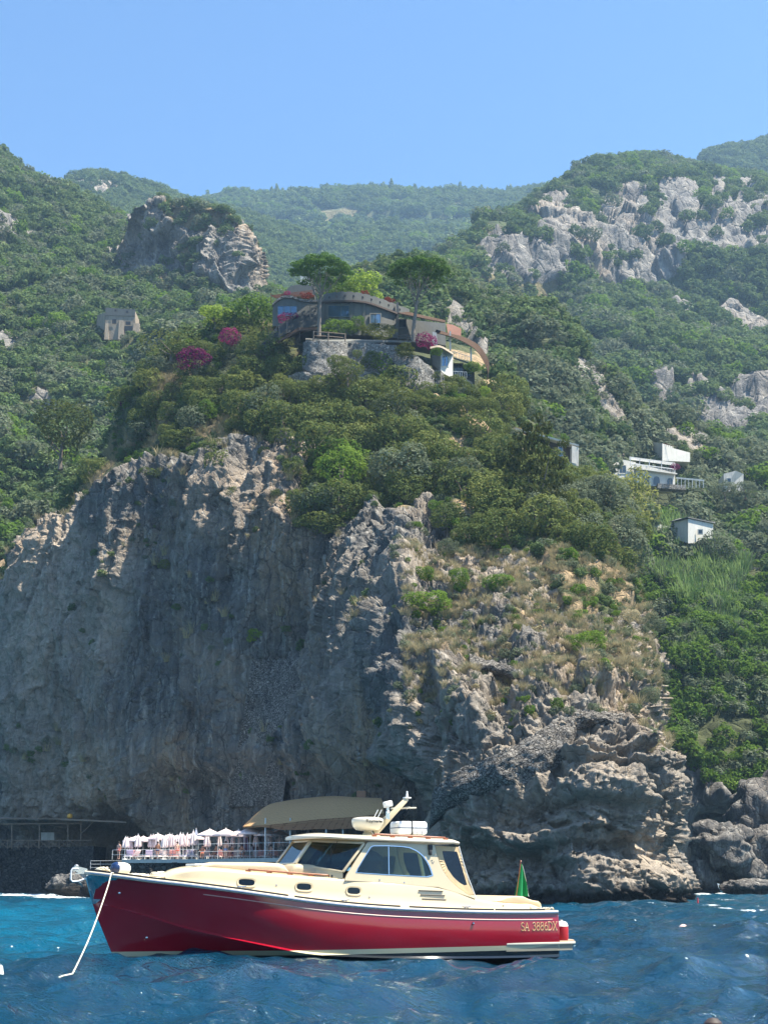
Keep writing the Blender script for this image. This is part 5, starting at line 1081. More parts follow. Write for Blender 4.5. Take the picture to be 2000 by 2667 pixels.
for (x0, y0, x1, y1, D_) in ((1180, 930, 1225, 945, VD-1), (1180, 982, 1215, 984, VD-3), (1182, 1010, 1205, 1014, VD-5)):
    m = MB(); m.prism([at(x0, y0, D_), at(x1, y1, D_+1), at(x1, y1, D_+5), at(x0, y0, D_+5)], (0, 0, -.25)); bld(m, 'balcony_slab', M['conc'], vil, smooth=False)
    m = MB()
    for k in range(7): x = x0+(x1-x0)*k/6; y = y0+(y1-y0)*k/6; m.bar(at(x, y, D_), at(x, y-15, D_), .04, .04)
    m.bar(at(x0, y0-15, D_), at(x1, y1-15, D_), .06, .05); bld(m, 'railing', M['rail'], vil, smooth=False)
m = MB(); strip(m, [(1180, 945, 985, VD+1), (1235, 955, 1000, VD+3)], 3); strip(m, [(1180, 992, 1030, VD-2), (1214, 994, 1030, VD-2)], 3); bld(m, 'wall', M['conc'], vil, smooth=False)
for x0, y0, x1, y1, D_ in ((1184, 948, 1204, 975, VD+.9), (1209, 952, 1226, 980, VD+1.8)): win(vil, x0, y0, x1, y1, D_, fr='conc')
win(vil, 1172, 994, 1200, 1014, VD-3.2, fr='conc', arch=True, mull=0, mat='sky_glass')
for x, a, b, d in ((1212, 985, 1030, VD-4), (1172, 862, 912, VD-2), (1226, 905, 940, VD-1)): m = MB(); strip(m, [(x-2, a, b, d), (x+2, a, b, d)], .35); bld(m, 'pillar', M['wh'], vil, smooth=False)
m = MB(); st_ = [(1180, 948), (1225, 965), (1250, 1000), (1268, 1032)]
for (xa, ya), (xb, yb) in zip(st_, st_[1:]): m.bar(at(xa, ya+30, VD-2), at(xb, yb+30, VD-2), .3, .2)
bld(m, 'stair_stringer', M['conc'], vil, smooth=False)
m = MB()
for k in range(14): t = k/13; x = 1180+80*t; y = 975+70*t**1.2; m.bar(at(x, y, VD-2.3), at(x, y-16, VD-2.3), .035, .035)
m.bar(at(1180, 959, VD-2.3), at(1260, 1029, VD-2.3), .05, .05); bld(m, 'stair_rail', simple('green_rail', (.06, .12, .10), .5), vil, smooth=False)
# ruined tower house on the left slope
D_ = surf(left, 318, 880).y-7
def house(name, loc, label, cat='house'): return empty(name, loc, 0, label, cat)
ru = house('tower_house', at(318, 876, D_), 'ruined grey brown stone tower house with buttresses on the left slope')
m = MB(); m.prism([at(277, 803, D_), at(352, 808, D_), at(356, 885, D_-.4), at(272, 885, D_-.4)], (0, 7, 0)); bld(m, 'wall', M['ruin'], ru, smooth=False)
m = MB(); m.prism([at(254, 822, D_+5), at(277, 812, D_), at(272, 860, D_), at(252, 850, D_+5)], (0, 3, 0)); bld(m, 'side_wing', M['ruin'], ru, smooth=False)
m = MB(); strip(m, [(276, 801, 821, D_-.25), (353, 806, 823, D_-.25)], .3); bld(m, 'parapet', M['conc'], ru, smooth=False)
for a, b, c_, d in ((272, 284, 842, 884), (308, 324, 834, 884), (345, 366, 842, 886)): m = MB(); m.prism([at(a+3, c_, D_-.3), at(b-2, c_, D_-.3), at(b, d, D_-1.2), at(a, d, D_-1.2)], (0, .9, 0)); bld(m, 'buttress', M['ruin'], ru, smooth=False)
for a, b, c_, d in ((294, 832, 303, 842), (329, 838, 340, 845), (326, 850, 344, 866), (300, 807, 303, 810), (330, 810, 334, 814)): m = MB(); m.prism([at(a-1, b-1, D_-.42), at(c_+1, b-1, D_-.42), at(c_+1, d+1, D_-.42), at(a-1, d+1, D_-.42)], (0, .03, 0)); bld(m, 'window', M['dark'], ru, smooth=False)
# houses on the right slope
def hD(px, py, k=4): return surf(spur, px, py, 14).y-k
D_ = hD(1740, 1197, 5); h = house('white_house', at(1745, 1190, D_), 'long white flat roofed house highest on the right slope')
m = MB(); m.prism([at(1724, 1155, D_), at(1752, 1163, D_+2.2), at(1752, 1167, D_+2.2), at(1796, 1179, D_+5.5), at(1796, 1203, D_+5.5), at(1724, 1200, D_)], (0, 5, 0)); bld(m, 'wall', M['wh'], h, smooth=False)
m = MB(); m.prism([at(1700, 1151, D_+6), at(1724, 1155, D_-.02), at(1724, 1192, D_-.02), at(1701, 1188, D_+6)], (0, 4, 0)); bld(m, 'side_wall', M['whs'], h, smooth=False)
m = MB(); [m.bar(at(x, 1155+(x-1730)*.3, D_+.5), at(x, 1161+(x-1730)*.3, D_+.5), .05, .05) for x in range(1730, 1764, 5)]; m.bar(at(1728, 1154, D_+.4), at(1762, 1163, D_+1), .07, .05); bld(m, 'roof_rail', M['orange'], h, smooth=False)
D_ = hD(1700, 1265, 8); h = house('white_house', at(1710, 1265, D_), 'white two storey villa with arches and a balustraded roof terrace on the right slope')
E_ = lambda x: D_+(x-1640)/117*4.5
def hq(m, pts, off=0, t=(0, 5, 0)): m.prism([at(x, y, E_(x)+off) for x, y in pts], t); return m
m = MB(); hq(m, [(1655, 1206), (1757, 1232), (1757, 1270), (1655, 1262)]); bld(m, 'wall', M['wh'], h, smooth=False)
m = MB(); hq(m, [(1590, 1214), (1616, 1196), (1654.8, 1204), (1654.8, 1262), (1600, 1240)], .3); bld(m, 'wing', M['wh'], h, smooth=False)
m = MB(); m.bar(at(1640, 1219, E_(1640)-.5), at(1759, 1235, E_(1759)-.5), .9, .22); bld(m, 'terrace_ledge', M['wh'], h, smooth=False)
m = MB(); m.bar(at(1640, 1207, E_(1640)-.8), at(1759, 1222, E_(1759)-.8), .12, .12); [m.bar(at(x, 1207+(x-1640)*.13, E_(x)-.8), at(x, 1219+(x-1640)*.137, E_(x)-.8), .07, .07) for x in np.linspace(1642, 1757, 30)]; bld(m, 'balustrade', M['rail'], h, smooth=False)
m = MB(); [m.bar(at(x, a_, E_(x)-.4), at(x, a_+24, E_(x)-.4), .12, .12) for x, a_ in ((1640, 1190), (1665, 1193), (1690, 1197), (1722, 1202), (1756, 1207))]; [m.bar(at(1638, 1190+k*2, E_(1638)-.6+k), at(1758, 1206+k*2, E_(1758)-.6+k), .09, .09) for k in range(4)]; bld(m, 'pergola', M['rail'], h, smooth=False)
m = MB(); m.prism([at(1600, 1188, D_+4.5), at(1620, 1188, D_+5.5), at(1620, 1204, D_+5.5), at(1600, 1204, D_+4.5)], (0, 2, 0)); bld(m, 'roof_cabin', M['wh'], h, smooth=False)
m = MB(); m.prism([at(1595, 1186, D_+4), at(1604, 1179, D_+6), at(1625, 1181, D_+6.5), at(1624, 1189, D_+4.6)], (0, .2, -.1)); bld(m, 'tiled_roof', M['tile'], h, smooth=False)
for a_, b_ in ((1672, 1690), (1700, 1717), (1736, 1751)): win(h, a_, 1237+(a_-1672)*.12, b_, 1262+(a_-1672)*.05, E_(a_), E_(b_), arch=True, fr='wh', mull=1 if a_ > 1730 else 0, fw=2)
win(h, 1612, 1212, 1628, 1232, E_(1612)+.3, E_(1628)+.3, fr='wh', mull=1)
m = MB(); hq(m, [(1712, 1259), (1785, 1264), (1785, 1276), (1712, 1271)], -2, (0, 2, 0)); bld(m, 'lower_terrace', M['stone'], h, smooth=False)
pg = empty('garden_pergola', at(1795, 1268, D_-1), 0, 'thin white pergola in the garden beside the balustraded villa', 'pergola'); m = MB()
for k in range(8): x = 1764+k*9.5; m.bar(at(x, 1244+k*.8, D_+.5), at(x, 1270, D_+.5), .08, .08)
bld(m, 'posts', M['rail'], pg, smooth=False); m = MB(); [m.bar(at(1760, 1243+k*1.5, D_+k), at(1833, 1250+k*1.5, D_+k), .07, .07) for k in range(3)]; bld(m, 'beams', M['rail'], pg, smooth=False)
D_ = hD(1905, 1275, 5); h = house('white_house', at(1905, 1272, D_), 'small white house half hidden by olive trees near the right edge')
m = MB(); m.prism([at(1884, 1234, D_), at(1915, 1226, D_+.5), at(1935, 1234, D_+2), at(1935, 1280, D_+2), at(1884, 1280, D_)], (0, 5, 0)); bld(m, 'wall', M['whs'], h, smooth=False); win(h, 1893, 1246, 1902, 1260, D_+.1, fr='wh', mull=0)
D_ = hD(1790, 1412, 9); h = house('white_house', at(1790, 1410, D_), 'white box shaped house with low side wing above the green gully')
m = MB(); m.prism([at(1746, 1363, D_+3), at(1791, 1351, D_), at(1791, 1415, D_), at(1746, 1400, D_+3)], (2.5, 3, 0)); bld(m, 'side_wall', M['whs'], h, smooth=False)
m = MB(); m.prism([at(1791, 1351, D_-.02), at(1856, 1365, D_+4.2), at(1856, 1415, D_+4.2), at(1791, 1415, D_-.02)], (0, 4, 0)); bld(m, 'wall', M['wh'], h, smooth=False)
m = MB(); m.prism([at(1744, 1360.5, D_+2.6), at(1791, 1348.5, D_-.4), at(1860, 1363, D_+4), at(1862, 1362, D_+8), at(1770, 1352, D_+8)], (0, 0, .18)); bld(m, 'roof', M['conc'], h, smooth=False)
m = MB(); m.prism([at(1703, 1369, D_+5), at(1718, 1366, D_+6), at(1746, 1373, D_+8), at(1746, 1395, D_+8), at(1703, 1385, D_+5)], (0, 3, 0)); bld(m, 'side_wing', M['wh'], h, smooth=False); win(h, 1818, 1380, 1828, 1390, D_+1.1, fr='wh', mull=0)
m = MB(); strip(m, [(1749, 1357, 1372, D_+2.4), (1754, 1357, 1372, D_+2.4)], .4); bld(m, 'chimney', M['conc'], h, smooth=False)
D_ = hD(1912, 1466, 4); h = house('stone_hut', at(1912, 1463, D_), 'small brown stone hut by the terrace wall at the right edge', 'hut')
m = MB(); strip(m, [(1894, 1432, 1470, D_), (1932, 1434, 1470, D_+.5)], 4); bld(m, 'wall', M['stone'], h, smooth=False); m = MB(); strip(m, [(1896, 1426, 1433, D_-.4), (1938, 1430, 1436, D_)], 4.5); bld(m, 'roof', M['ruin'], h, smooth=False); win(h, 1902, 1449, 1912, 1458, D_+.1, fr='wh', mull=1, fw=1)
rubble('garden_wall', [(1886, 1468, 1500, D_-2), (1935, 1472, 1500, D_-2), (1990, 1484, 1510, D_-2)], .6, M['stone'], 'low pale stone terrace wall below the brown hut at the right edge')
D_ = 187; h = house('concrete_house', at(1480, 1240, D_), 'modern house with thin grey roof slabs behind the tall pine right of the wood')
m = MB(); m.prism([at(1340, 1113, D_+2), at(1507, 1158, D_-2), at(1507, 1162.5, D_-2), at(1340, 1118.5, D_+2)], (0, 6, 0)); bld(m, 'roof_slab', M['wh'], h, smooth=False)
m = MB(); m.prism([at(1345, 1125, D_+3), at(1488, 1162, D_-.3), at(1488, 1205, D_-.3), at(1345, 1170, D_+3)], (0, 3, 0)); bld(m, 'wall', M['dwood'], h, smooth=False)
m = MB(); m.prism([at(1489, 1160, D_-2.2), at(1507, 1166, D_-1.8), at(1506, 1220, D_-1.8), at(1489, 1214, D_-2.2)], (0, 5, 0)); bld(m, 'end_wall', M['whs'], h, smooth=False)
m = MB(); m.prism([at(1340, 1160, D_-.5), at(1500, 1208, D_-3), at(1500, 1219, D_-3), at(1340, 1170, D_-.5)], (0, 4, 0)); bld(m, 'floor_slab', M['whs'], h, smooth=False)
for x in (1489, 1497): m = MB(); strip(m, [(x-1.5, 1216, 1275, D_-2), (x+1.5, 1216, 1275, D_-2)], .2); bld(m, 'column', M['rail'], h, smooth=False)
win(h, 1455, 1163, 1484, 1204, D_+.3, mull=2, fr='rail', mat='sky_glass')
# masonry draped on the headland
def meanD(px, py, r=34):
    d = (head['px']-px)**2+(head['py']-py)**2; m_ = (d < r*r) & (head['P'][..., 1] < 215); q = head['P'][..., 1][m_]
    return float(np.percentile(q, 22)) if q.size else 150.
def drape(name, cols_, mat, label, nu=40, nv=26, off=.9, thick=1.0, amp=.18, r=30):
    """cols_ = (px_top, y_top, px_bottom, y_bottom) across the wall"""
    C4 = crom(cols_, nu); A = np.zeros((nu, nv, 3))
    tt = [(0, 0), (.5, .5), (1, 1)]
    for i in range(nu):
        xa, ya, xb, yb = C4[i]; da, dm, db = meanD(xa, ya, r), meanD((xa+xb)/2, (ya+yb)/2, r), meanD(xb, yb, r)
        for j in range(nv): t = j/(nv-1); d = np.interp(t, [0, .5, 1], [da, min(dm, (da+db)/2), db]); jt = (math.floor(i*.55)*37 % 7-3)*.9*(1-t)**3; A[i, j] = at(xa+(xb-xa)*t, ya+(yb-ya)*t+jt, d-off*(1-1.15*t**2.5))[:]
    for _ in range(6): A[1:-1, :, 1] = (A[:-2, :, 1]+2*A[1:-1, :, 1]+A[2:, :, 1])/4
    A += (fbm(A*1.2, 3)+facets(A*2.2)*.45)[..., None]*np.array([0, -amp, 0]); A = np.concatenate([A, A[:, ::-1]+np.array([0, thick+2., -.2])], 1)
    m = MB(); m.grid([[Vector(p) for p in r_] for r_ in A], True); m.add([Vector(p) for p in A[0]], [tuple(range(2*nv))]); m.add([Vector(p) for p in A[-1]], [tuple(range(2*nv))]); return tag(m.build(name, mat, None, ang=50), label, 'wall')
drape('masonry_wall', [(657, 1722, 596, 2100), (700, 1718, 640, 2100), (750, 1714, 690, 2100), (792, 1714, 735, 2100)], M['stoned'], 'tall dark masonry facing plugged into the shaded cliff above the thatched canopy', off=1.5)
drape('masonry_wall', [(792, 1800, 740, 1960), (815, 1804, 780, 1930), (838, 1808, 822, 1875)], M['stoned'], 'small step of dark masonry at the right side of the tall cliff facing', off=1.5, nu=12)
drape('stair_wall', [(1128, 2060, 1120, 2150), (1180, 2012, 1185, 2100), (1259, 1978, 1280, 2062), (1330, 1944, 1350, 2045), (1400, 1905, 1420, 2020), (1450, 1870, 1470, 1975), (1494, 1848, 1500, 1915)], M['stoned'], 'dry stone parapet climbing the sunlit rock point from lower left to upper right', off=1.35, nu=60)
drape('stair_wall', [(1494, 1848, 1494, 1902), (1560, 1853, 1560, 1890), (1634, 1860, 1634, 1897)], M['stoned'], 'level dry stone parapet at the upper end of the climbing stair wall', off=1.3, nu=24)
drape('stair_wall', [(1222, 1706, 1225, 1738), (1290, 1722, 1292, 1752), (1345, 1742, 1350, 1772), (1400, 1772, 1400, 1802), (1450, 1812, 1448, 1840)], M['stoned'], 'upper dry stone wall crossing the grassy slope above the climbing parapet', off=.9, nu=40, r=22)
for pts, lab in (([(96, 1394), (112, 1386), (130, 1383), (155, 1385)], 'small rockfall net fence on the lip at the upper left of the cliff'), ([(286, 1296), (300, 1279), (325, 1275), (352, 1284)], 'small rockfall net fence on the cliff lip beside the dry grass'), ([(185, 1925), (225, 1934), (262, 1932), (300, 1922)], 'rockfall net fence halfway up the left end of the shaded cliff')):
    e = empty('rockfall_fence', (0, 0, 0), 0, lab, 'fence'); Q = [surf(head, x, y, 12)+Vector((0, -.6, 0)) for x, y in pts]; e.location = Q[0]
    for q in Q: m = MB(); m.bar(q-Vector((0, 0, .4)), q+Vector((0, -.3, 1.0)), .07, .07); bld(m, 'post', M['wood'], e, smooth=False)
    m = MB(); [m.tube([q+Vector((0, -.3*h_, h_)) for q in Q], .013, 4) for h_ in (.2, .5, .8, 1.0)]; bld(m, 'wires', M['wood'], e)
# ------------------------------------------------------------------ single trees, shrubs, grass and reeds
def mpp(D): return D/F*1.02              # metres per photo pixel at distance D
def plant(name, kind, label, px, pyb, wpx, hpx_, D, cat='tree', group=None, trunk=True, var=0):
    s = wpx*mpp(D); h = hpx_*mpp(D); cm, tm = NEAR[kind][var]; b = at(px, pyb, D); e = empty(name, b, random.uniform(0, 6), label, cat, group)
    e.scale = (s*1.05, s*1.05, h)
    for nm, me in (('crown', cm), ('trunk', tm))[:2 if trunk else 1]: o = bpy.data.objects.new(nm, me); COL.objects.link(o); o.parent = e
    if not trunk: e.location.z -= h*.12
    return e
def newkind(kd, mat, blobs, n, size, seed, **kw): NEAR[kd] = [(leafmesh('crown', blobs, n, size, mat, seed, **kw), trunk_mesh('trunk', .5, .03, seed, BARK))]
newkind('boug', LM['boug'], roundblobs(41, 14), 2600, .03, 41); newkind('purple', leaf_mat('purple_flowers', (.13, .008, .075), (.06, .008, .045), (.24, .015, .12), ws=2.), roundblobs(43, 14), 2600, .03, 43); newkind('red', LM['red'], roundblobs(42, 10), 1500, .04, 42)
LM['lime'] = leaf_mat('lime_leaves', (.22, .34, .05), (.12, .2, .03), (.36, .45, .08), trans=.5); newkind('lime', LM['lime'], roundblobs(44, 22, sp=.34, r=(.1, .18)), 4200, .026, 44)
newkind('hedge', LM['oak'], [(.36*math.cos(k*2.4)*math.sqrt(k/22), .3*math.sin(k*2.4)*math.sqrt(k/22), .5+.12*math.sin(k*1.7), .2) for k in range(22)], 4200, .02, 45)
newkind('spire', LM['pine'], [(.05*math.cos(k*2), .05*math.sin(k*2), .1+.088*k, .34*(1-k/10.5)) for k in range(10)], 3600, .03, 46, inner=.6, flat=.5)
newkind('column', LM['oak'], [(.12*math.cos(k*2.4), .12*math.sin(k*2.4), .1+.07*k, .3*(1-abs(k-5)/14)) for k in range(12)], 4000, .03, 47, flat=.5)
q = random.Random(9); bl_ = []
for k in range(46):
    z = .14+.84*k/45; w = .42*(1-((z-.42)/.75)**2)*q.uniform(.6, 1.15)*(1 if z < .8 else .75); a = k*2.4; bl_.append((w*math.cos(a), w*math.sin(a), z, q.uniform(.09, .15)*(1.25-z*.5)))
newkind('tallpine', leaf_mat('tall_pine_needles', (.05, .068, .016), (.025, .04, .012), (.13, .13, .025), ws=.5), [(x, y, z, r) for x, y, z, r in bl_]+[(0, 0, .3+.12*k, .16-.015*k) for k in range(5)], 9000, .022, 48, flat=.32, inner=.5)
newkind('feather', leaf_mat('feathery_leaves', (.18, .21, .06), (.11, .14, .04), (.30, .31, .1), trans=.45), roundblobs(49, 30, top=.95, sp=.36, r=(.09, .16)), 7000, .022, 49, inner=.55)
def stone_pine(label, bx, by, cx, top, bot, w, D, seed):
    s = mpp(D); W_ = w*s; B0 = at(bx, by, D); C0 = at(cx, bot, D); e = empty('umbrella_pine', B0, 0, label, 'umbrella pine'); H = C0.z-B0.z; dx = C0.x-B0.x; Hc = (bot-top)*s; q = random.Random(seed); bl_ = []
    for k in range(95):
        r = math.sqrt((k+.5)/95)*.49; a = k*2.39996; z = (1-(r/.52)**2)**.5*.70*q.uniform(.72, 1.04)+.13; bl_.append((r*W_*math.cos(a), r*W_*math.sin(a), z*Hc*q.uniform(.86, 1.02), W_*q.uniform(.05, .08)))
    for k in range(60): r = .1+math.sqrt(q.random())*.32; a = k*2.4; bl_.append((r*W_*math.cos(a), r*W_*math.sin(a), Hc*(.2+.4*q.random()), W_*.055))
    V, Fq, lv = leafset(bl_, 34000, W_*.0135, np.random.RandomState(seed), flat=.5, inner=.5, up=.5); V += np.array([dx, 0, H])
    npmesh('crown', V, Fq, LM['stone'], e, smooth=False, attrs={'lv': lv})
    m = MB(); fork = Vector((dx*.75, 0, H*.84)); tr = [Vector((0, 0, -.3)), Vector((dx*.15, 0, H*.25)), Vector((dx*.45, .05, H*.55)), fork]; tr = [Vector(p) for p in crom([p[:] for p in tr], 14)]; m.tube(tr, [W_*.034-(W_*.014)*k/13 for k in range(14)], 10)
    for k in range(13):
        a = k*2.4+.5; r = W_*(.13+.26*q.random()); st_ = tr[-1-(k % 5)]; en = Vector((dx+r*math.cos(a), r*math.sin(a), H+Hc*(.22+.2*q.random()))); md = st_.lerp(en, .5)+Vector((0, 0, -.05*W_*q.random())); pts = [Vector(p) for p in crom([st_[:], md[:], en[:]], 8)]; m.tube(pts, [W_*.0095*(1-.75*i/7) for i in range(8)], 6)
        for j in range(2): c = pts[4+j]; m.tube([c, c+Vector((q.uniform(-.09, .09)*W_, q.uniform(-.09, .09)*W_, Hc*.3))], [W_*.005, W_*.0015], 4)
    m.build('trunk', BARKL, e)
stone_pine('left one of two tall umbrella pines standing in front of the clifftop villa', 831, 872, 836, 643, 742, 172, VD-6, 5)
stone_pine('right one of two tall umbrella pines, standing before the villa by the pink bougainvillea', 1075, 886, 1092, 650, 745, 176, VD-6, 8)
P = plant
P('leafy_tree', 'lime', 'bright lime green tree between the two umbrella pines behind the villa', 945, 795, 120, 125, VD+10); P('leafy_tree', 'bright', 'shorter green tree behind the villa roof next to the left umbrella pine', 885, 790, 90, 85, VD+9)
P('leafy_tree', 'lime', 'lime green tree at the left end of the villa garden', 560, 850, 95, 75, VD+8); P('leafy_tree', 'bright', 'broad feathery dark green tree just left of the villa', 655, 862, 150, 125, VD+9, var=1)
P('hedge', 'hedge', 'flat topped broad hedge tree left of the purple bougainvillea', 450, 935, 190, 85, VD+6, 'hedge'); P('hedge', 'hedge', 'long dark hedge sloping down from the villa awning', 650, 935, 190, 90, VD+4, 'hedge'); P('hedge', 'hedge', 'dark hedge mass under the shade nets of the villa', 700, 930, 150, 80, VD, 'hedge'); P('shrub', 'oak', 'big dark round bush left of the pale stone bastion', 742, 990, 125, 105, VD-6, 'bush', trunk=False, var=1)
P('bougainvillea', 'purple', 'large deep purple bougainvillea over the garden wall left of the villa', 505, 960, 100, 85, VD-2, 'bougainvillea', trunk=False); P('bougainvillea', 'boug', 'pinkish bougainvillea standing between the hedges left of the villa', 597, 895, 62, 70, VD-1, 'bougainvillea', trunk=False); P('bougainvillea', 'boug', 'magenta bougainvillea below the arched left windows of the villa', 752, 836, 66, 30, VD-1.5, 'bougainvillea', trunk=False)
P('bougainvillea', 'boug', 'pink bougainvillea right of the trunk of the right umbrella pine', 1110, 905, 60, 62, VD-4.5, 'bougainvillea', trunk=False); P('bougainvillea', 'purple', 'small purple bougainvillea low in the dark slope left of the cliff wood', 350, 1068, 70, 40, 203, 'bougainvillea', trunk=False); P('bougainvillea', 'boug', 'purple bougainvillea at the terrace end of the balustraded villa', 1758, 1222, 26, 24, hD(1700, 1265, 7), 'bougainvillea', trunk=False)
P('flower_shrub', 'red', 'red flowers on the left roof of the villa beside the orange pergola', 800, 775, 42, 18, VD+3, 'flowers', trunk=False); P('flower_shrub', 'boug', 'pink flowers on the far left roof corner of the villa', 748, 768, 22, 16, VD+4, 'flowers', trunk=False); P('flower_shrub', 'red', 'red flowers behind the pierced parapet of the villa', 1010, 790, 36, 24, VD+5, 'flowers', trunk=False)
P('flower_shrub', 'red', 'orange red flowers on the parapet below the lime green tree', 950, 768, 26, 18, VD+3, 'flowers', trunk=False)
P('shrub', 'bright', 'green creeper mound on the villa wall below the big window', 880, 864, 120, 32, VD-.8, 'creeper', trunk=False); P('shrub', 'bright', 'creeper between the two picture windows of the villa', 932, 858, 44, 58, VD-.4, 'creeper', trunk=False, var=1); P('shrub', 'oak', 'dark ivy strip under the second villa window', 985, 872, 110, 30, VD-.6, 'creeper', trunk=False)
P('shrub', 'oak', 'ivy hanging over the darker stone wall under the villa', 965, 960, 60, 75, VD-7.5, 'creeper', trunk=False, var=2); P('shrub', 'pine', 'tufted green bush on top of the wall at the foot of the right umbrella pine', 1055, 932, 62, 46, VD-9.8, 'bush', trunk=False)
P('shrub', 'bright', 'green plants draped over the coping left of the white tower', 1135, 925, 36, 30, VD-6.5, 'creeper', trunk=False); P('shrub', 'bright', 'creeper along the edge of the stepped balconies right of the white tower', 1232, 968, 55, 40, VD-1, 'creeper', trunk=False); P('shrub', 'lime', 'yellow green creeper at the lower right end of the villa balconies', 1262, 1035, 32, 50, VD-3, 'creeper', trunk=False)
P('conifer', 'spire', 'pointed conifer in the dark slope below the purple bougainvillea', 432, 1100, 62, 130, 201, 'conifer'); P('conifer', 'spire', 'small pointed conifer right under the purple bougainvillea', 505, 1010, 58, 80, 201, 'conifer')
d = surf(left, 155, 1200).y-6; P('pine_tree', 'pine', 'broad yellowish pine with open crown above the left end of the cliff', 160, 1205, 175, 165, min(d, 230), 'pine', var=1)
P('pine_tree', 'tallpine', 'tall irregular dark pine right of the headland wood in front of the grey house', 1400, 1452, 200, 380, 158, 'pine')
P('leafy_tree', 'feather', 'light feathery tree above the reeds in the gully', 1622, 1425, 200, 235, 196, 'tree'); P('leafy_tree', 'feather', 'loose light green tree left of the feathery one', 1560, 1430, 130, 180, 172, 'tree'); P('ivy_tree', 'column', 'narrow ivy covered tree between the tall pine and the feathery trees', 1487, 1455, 90, 200, 160, 'tree')
P('evergreen_tree', 'oak', 'big dark round oak at the right shoulder of the sunlit point', 1535, 1585, 165, 165, 152, 'tree', var=2); P('evergreen_tree', 'oak', 'dark oak between the sloping path and the tall pine', 1290, 1445, 150, 130, 163, 'tree', var=1); P('evergreen_tree', 'olive', 'pale grey green bush tree on the upper right of the sunlit point', 1425, 1560, 120, 110, 147, 'tree'); P('evergreen_tree', 'olive', 'second pale bush tree lower right of the tall pine', 1385, 1510, 90, 80, 150, 'tree', var=1)
P('evergreen_tree', 'olive', 'grey olive tree beside the white box shaped house', 1870, 1470, 110, 105, hD(1870, 1470, 4), 'olive tree', var=2)
SHR = [('bright', 'big spreading green bush at the top of the sunlit rock point', 1118, 1590, 135, 75, 1), ('bright', 'green bush above the big spreading one on the rock point', 1103, 1510, 62, 56, 0), ('bright', 'green bush in the middle of the upper sunlit rocks', 1195, 1520, 66, 58, 2), ('bright', 'rounded green bush right of centre on the upper sunlit rocks', 1300, 1538, 92, 66, 1), ('bright', 'single bright green round bush on the dry slope of the point', 1532, 1692, 104, 72, 0),
       ('olive', 'grey green bush under the path fence at the cliff corner', 1165, 1440, 60, 55, 0), ('bright', 'bush right above the path corner', 1137, 1335, 56, 50, 1), ('lime', 'yellow green bush alone on the shaded cliff', 727, 1402, 42, 48, 0), ('oak', 'dark bush hanging in the cleft of the shaded cliff', 655, 1535, 45, 50, 0), ('lime', 'green bush low in the cleft of the shaded cliff', 662, 1672, 44, 56, 0),
       ('oak', 'dark bush on the shaded cliff left of centre', 512, 1490, 46, 56, 1), ('oak', 'small dark bush left of the other dark one on the shaded cliff', 428, 1482, 34, 40, 2), ('oak', 'small bush above the tall masonry facing', 862, 1702, 38, 24, 0), ('oak', 'dark bush at the upper left cliff lip', 138, 1445, 34, 34, 1), ('oak', 'dark scrub where masonry meets the shaded cliff', 747, 1970, 30, 46, 2), ('oak', 'large dark bush overhanging the shaded cliff from the wood', 830, 1392, 130, 85, 0), ('oak', 'dark bush column hanging down the shaded cliff below the garden', 570, 1250, 80, 130, 1),
       ('olive', 'scrub on the right flank of the rock point', 1690, 1830, 60, 60, 1), ('olive', 'scrub at the upper right shoulder of the rock point', 1700, 1640, 70, 62, 2), ('dryb', 'dead brown bush on the right shoulder of the point', 1640, 1620, 60, 50, 0), ('olive', 'pale scrub right of the level stone parapet', 1668, 1925, 80, 55, 0)]
newkind('dryb', LM['dry'], roundblobs(51, 12), 2000, .03, 51)
for kd, lab, x, y, w, h_, v in SHR:
    d = surf(head, x, y, 12).y; plant('shrub', kd, lab, x, y, w, h_, d+.2, 'bush', None, False, v % len(NEAR[kd]))
# tufts, reeds, ledge scrub
def tuft(name, n, h, spread, w, mat, seed, curve=.5):
    rs = np.random.RandomState(seed); V = []; Q = []
    for k in range(n):
        a = rs.uniform(0, 6.28); r = spread*math.sqrt(rs.rand()); b = np.array([r*math.cos(a)*.5, r*math.sin(a)*.5, 0]); d = np.array([math.cos(a), math.sin(a), 0])*curve*rs.uniform(.3, 1); hh = h*rs.uniform(.6, 1.1); s = np.array([-math.sin(a+rs.rand()), math.cos(a), 0])*w; i = len(V)
        for t in (0, .4, .75, 1): c = b+d*t*t*h+np.array([0, 0, hh*t]); V += [c-s*(1-t*.85), c+s*(1-t*.85)]
        Q += [(i+2*j, i+2*j+1, i+2*j+3, i+2*j+2) for j in range(3)]
    me = npmesh(None, V, Q, smooth=False, attrs={'lv': rs.rand(len(V))}); me.name = name; me.materials.append(mat); return me
TD = [tuft('tuft', 60, 1, .7, .035, LM['dry'], s, .75) for s in range(2)]; TG = [tuft('tuft', 60, 1, .7, .035, LM['olive'], 5, .75)]
ptm = (hpx > 1040) & (hpx < 1720) & (hpy > 1370) & (hpy < 1900) & front; nz = np.abs(head['N'][..., 2])
ii = sample(head, (ptm & (head['dry'] > .2))*sstep(.3, .6, nz)*(1.), .62, 31, 1900); scatter_stuff('dry_grass', HP[ii]-[0, 0, .05], np.random.RandomState(1).uniform(.35, .85, len(ii)), TD+TD+TG); print('tufts', len(ii))
ii = sample(head, (ptm & (nz > .35))*sstep(-.1, .3, fbm(head['P']*.3+9, 3)), 1.3, 32, 1900); scatter_stuff('low_scrub', HP[ii]-[0, 0, .15], np.random.RandomState(2).uniform(.5, 1.3, len(ii)), [FAR['olive'][0], FAR['olive'][1], FAR['bright'][0], leafmesh('far_crown', roundblobs(61, 8), 380, .08, LM['dry'], 61)])
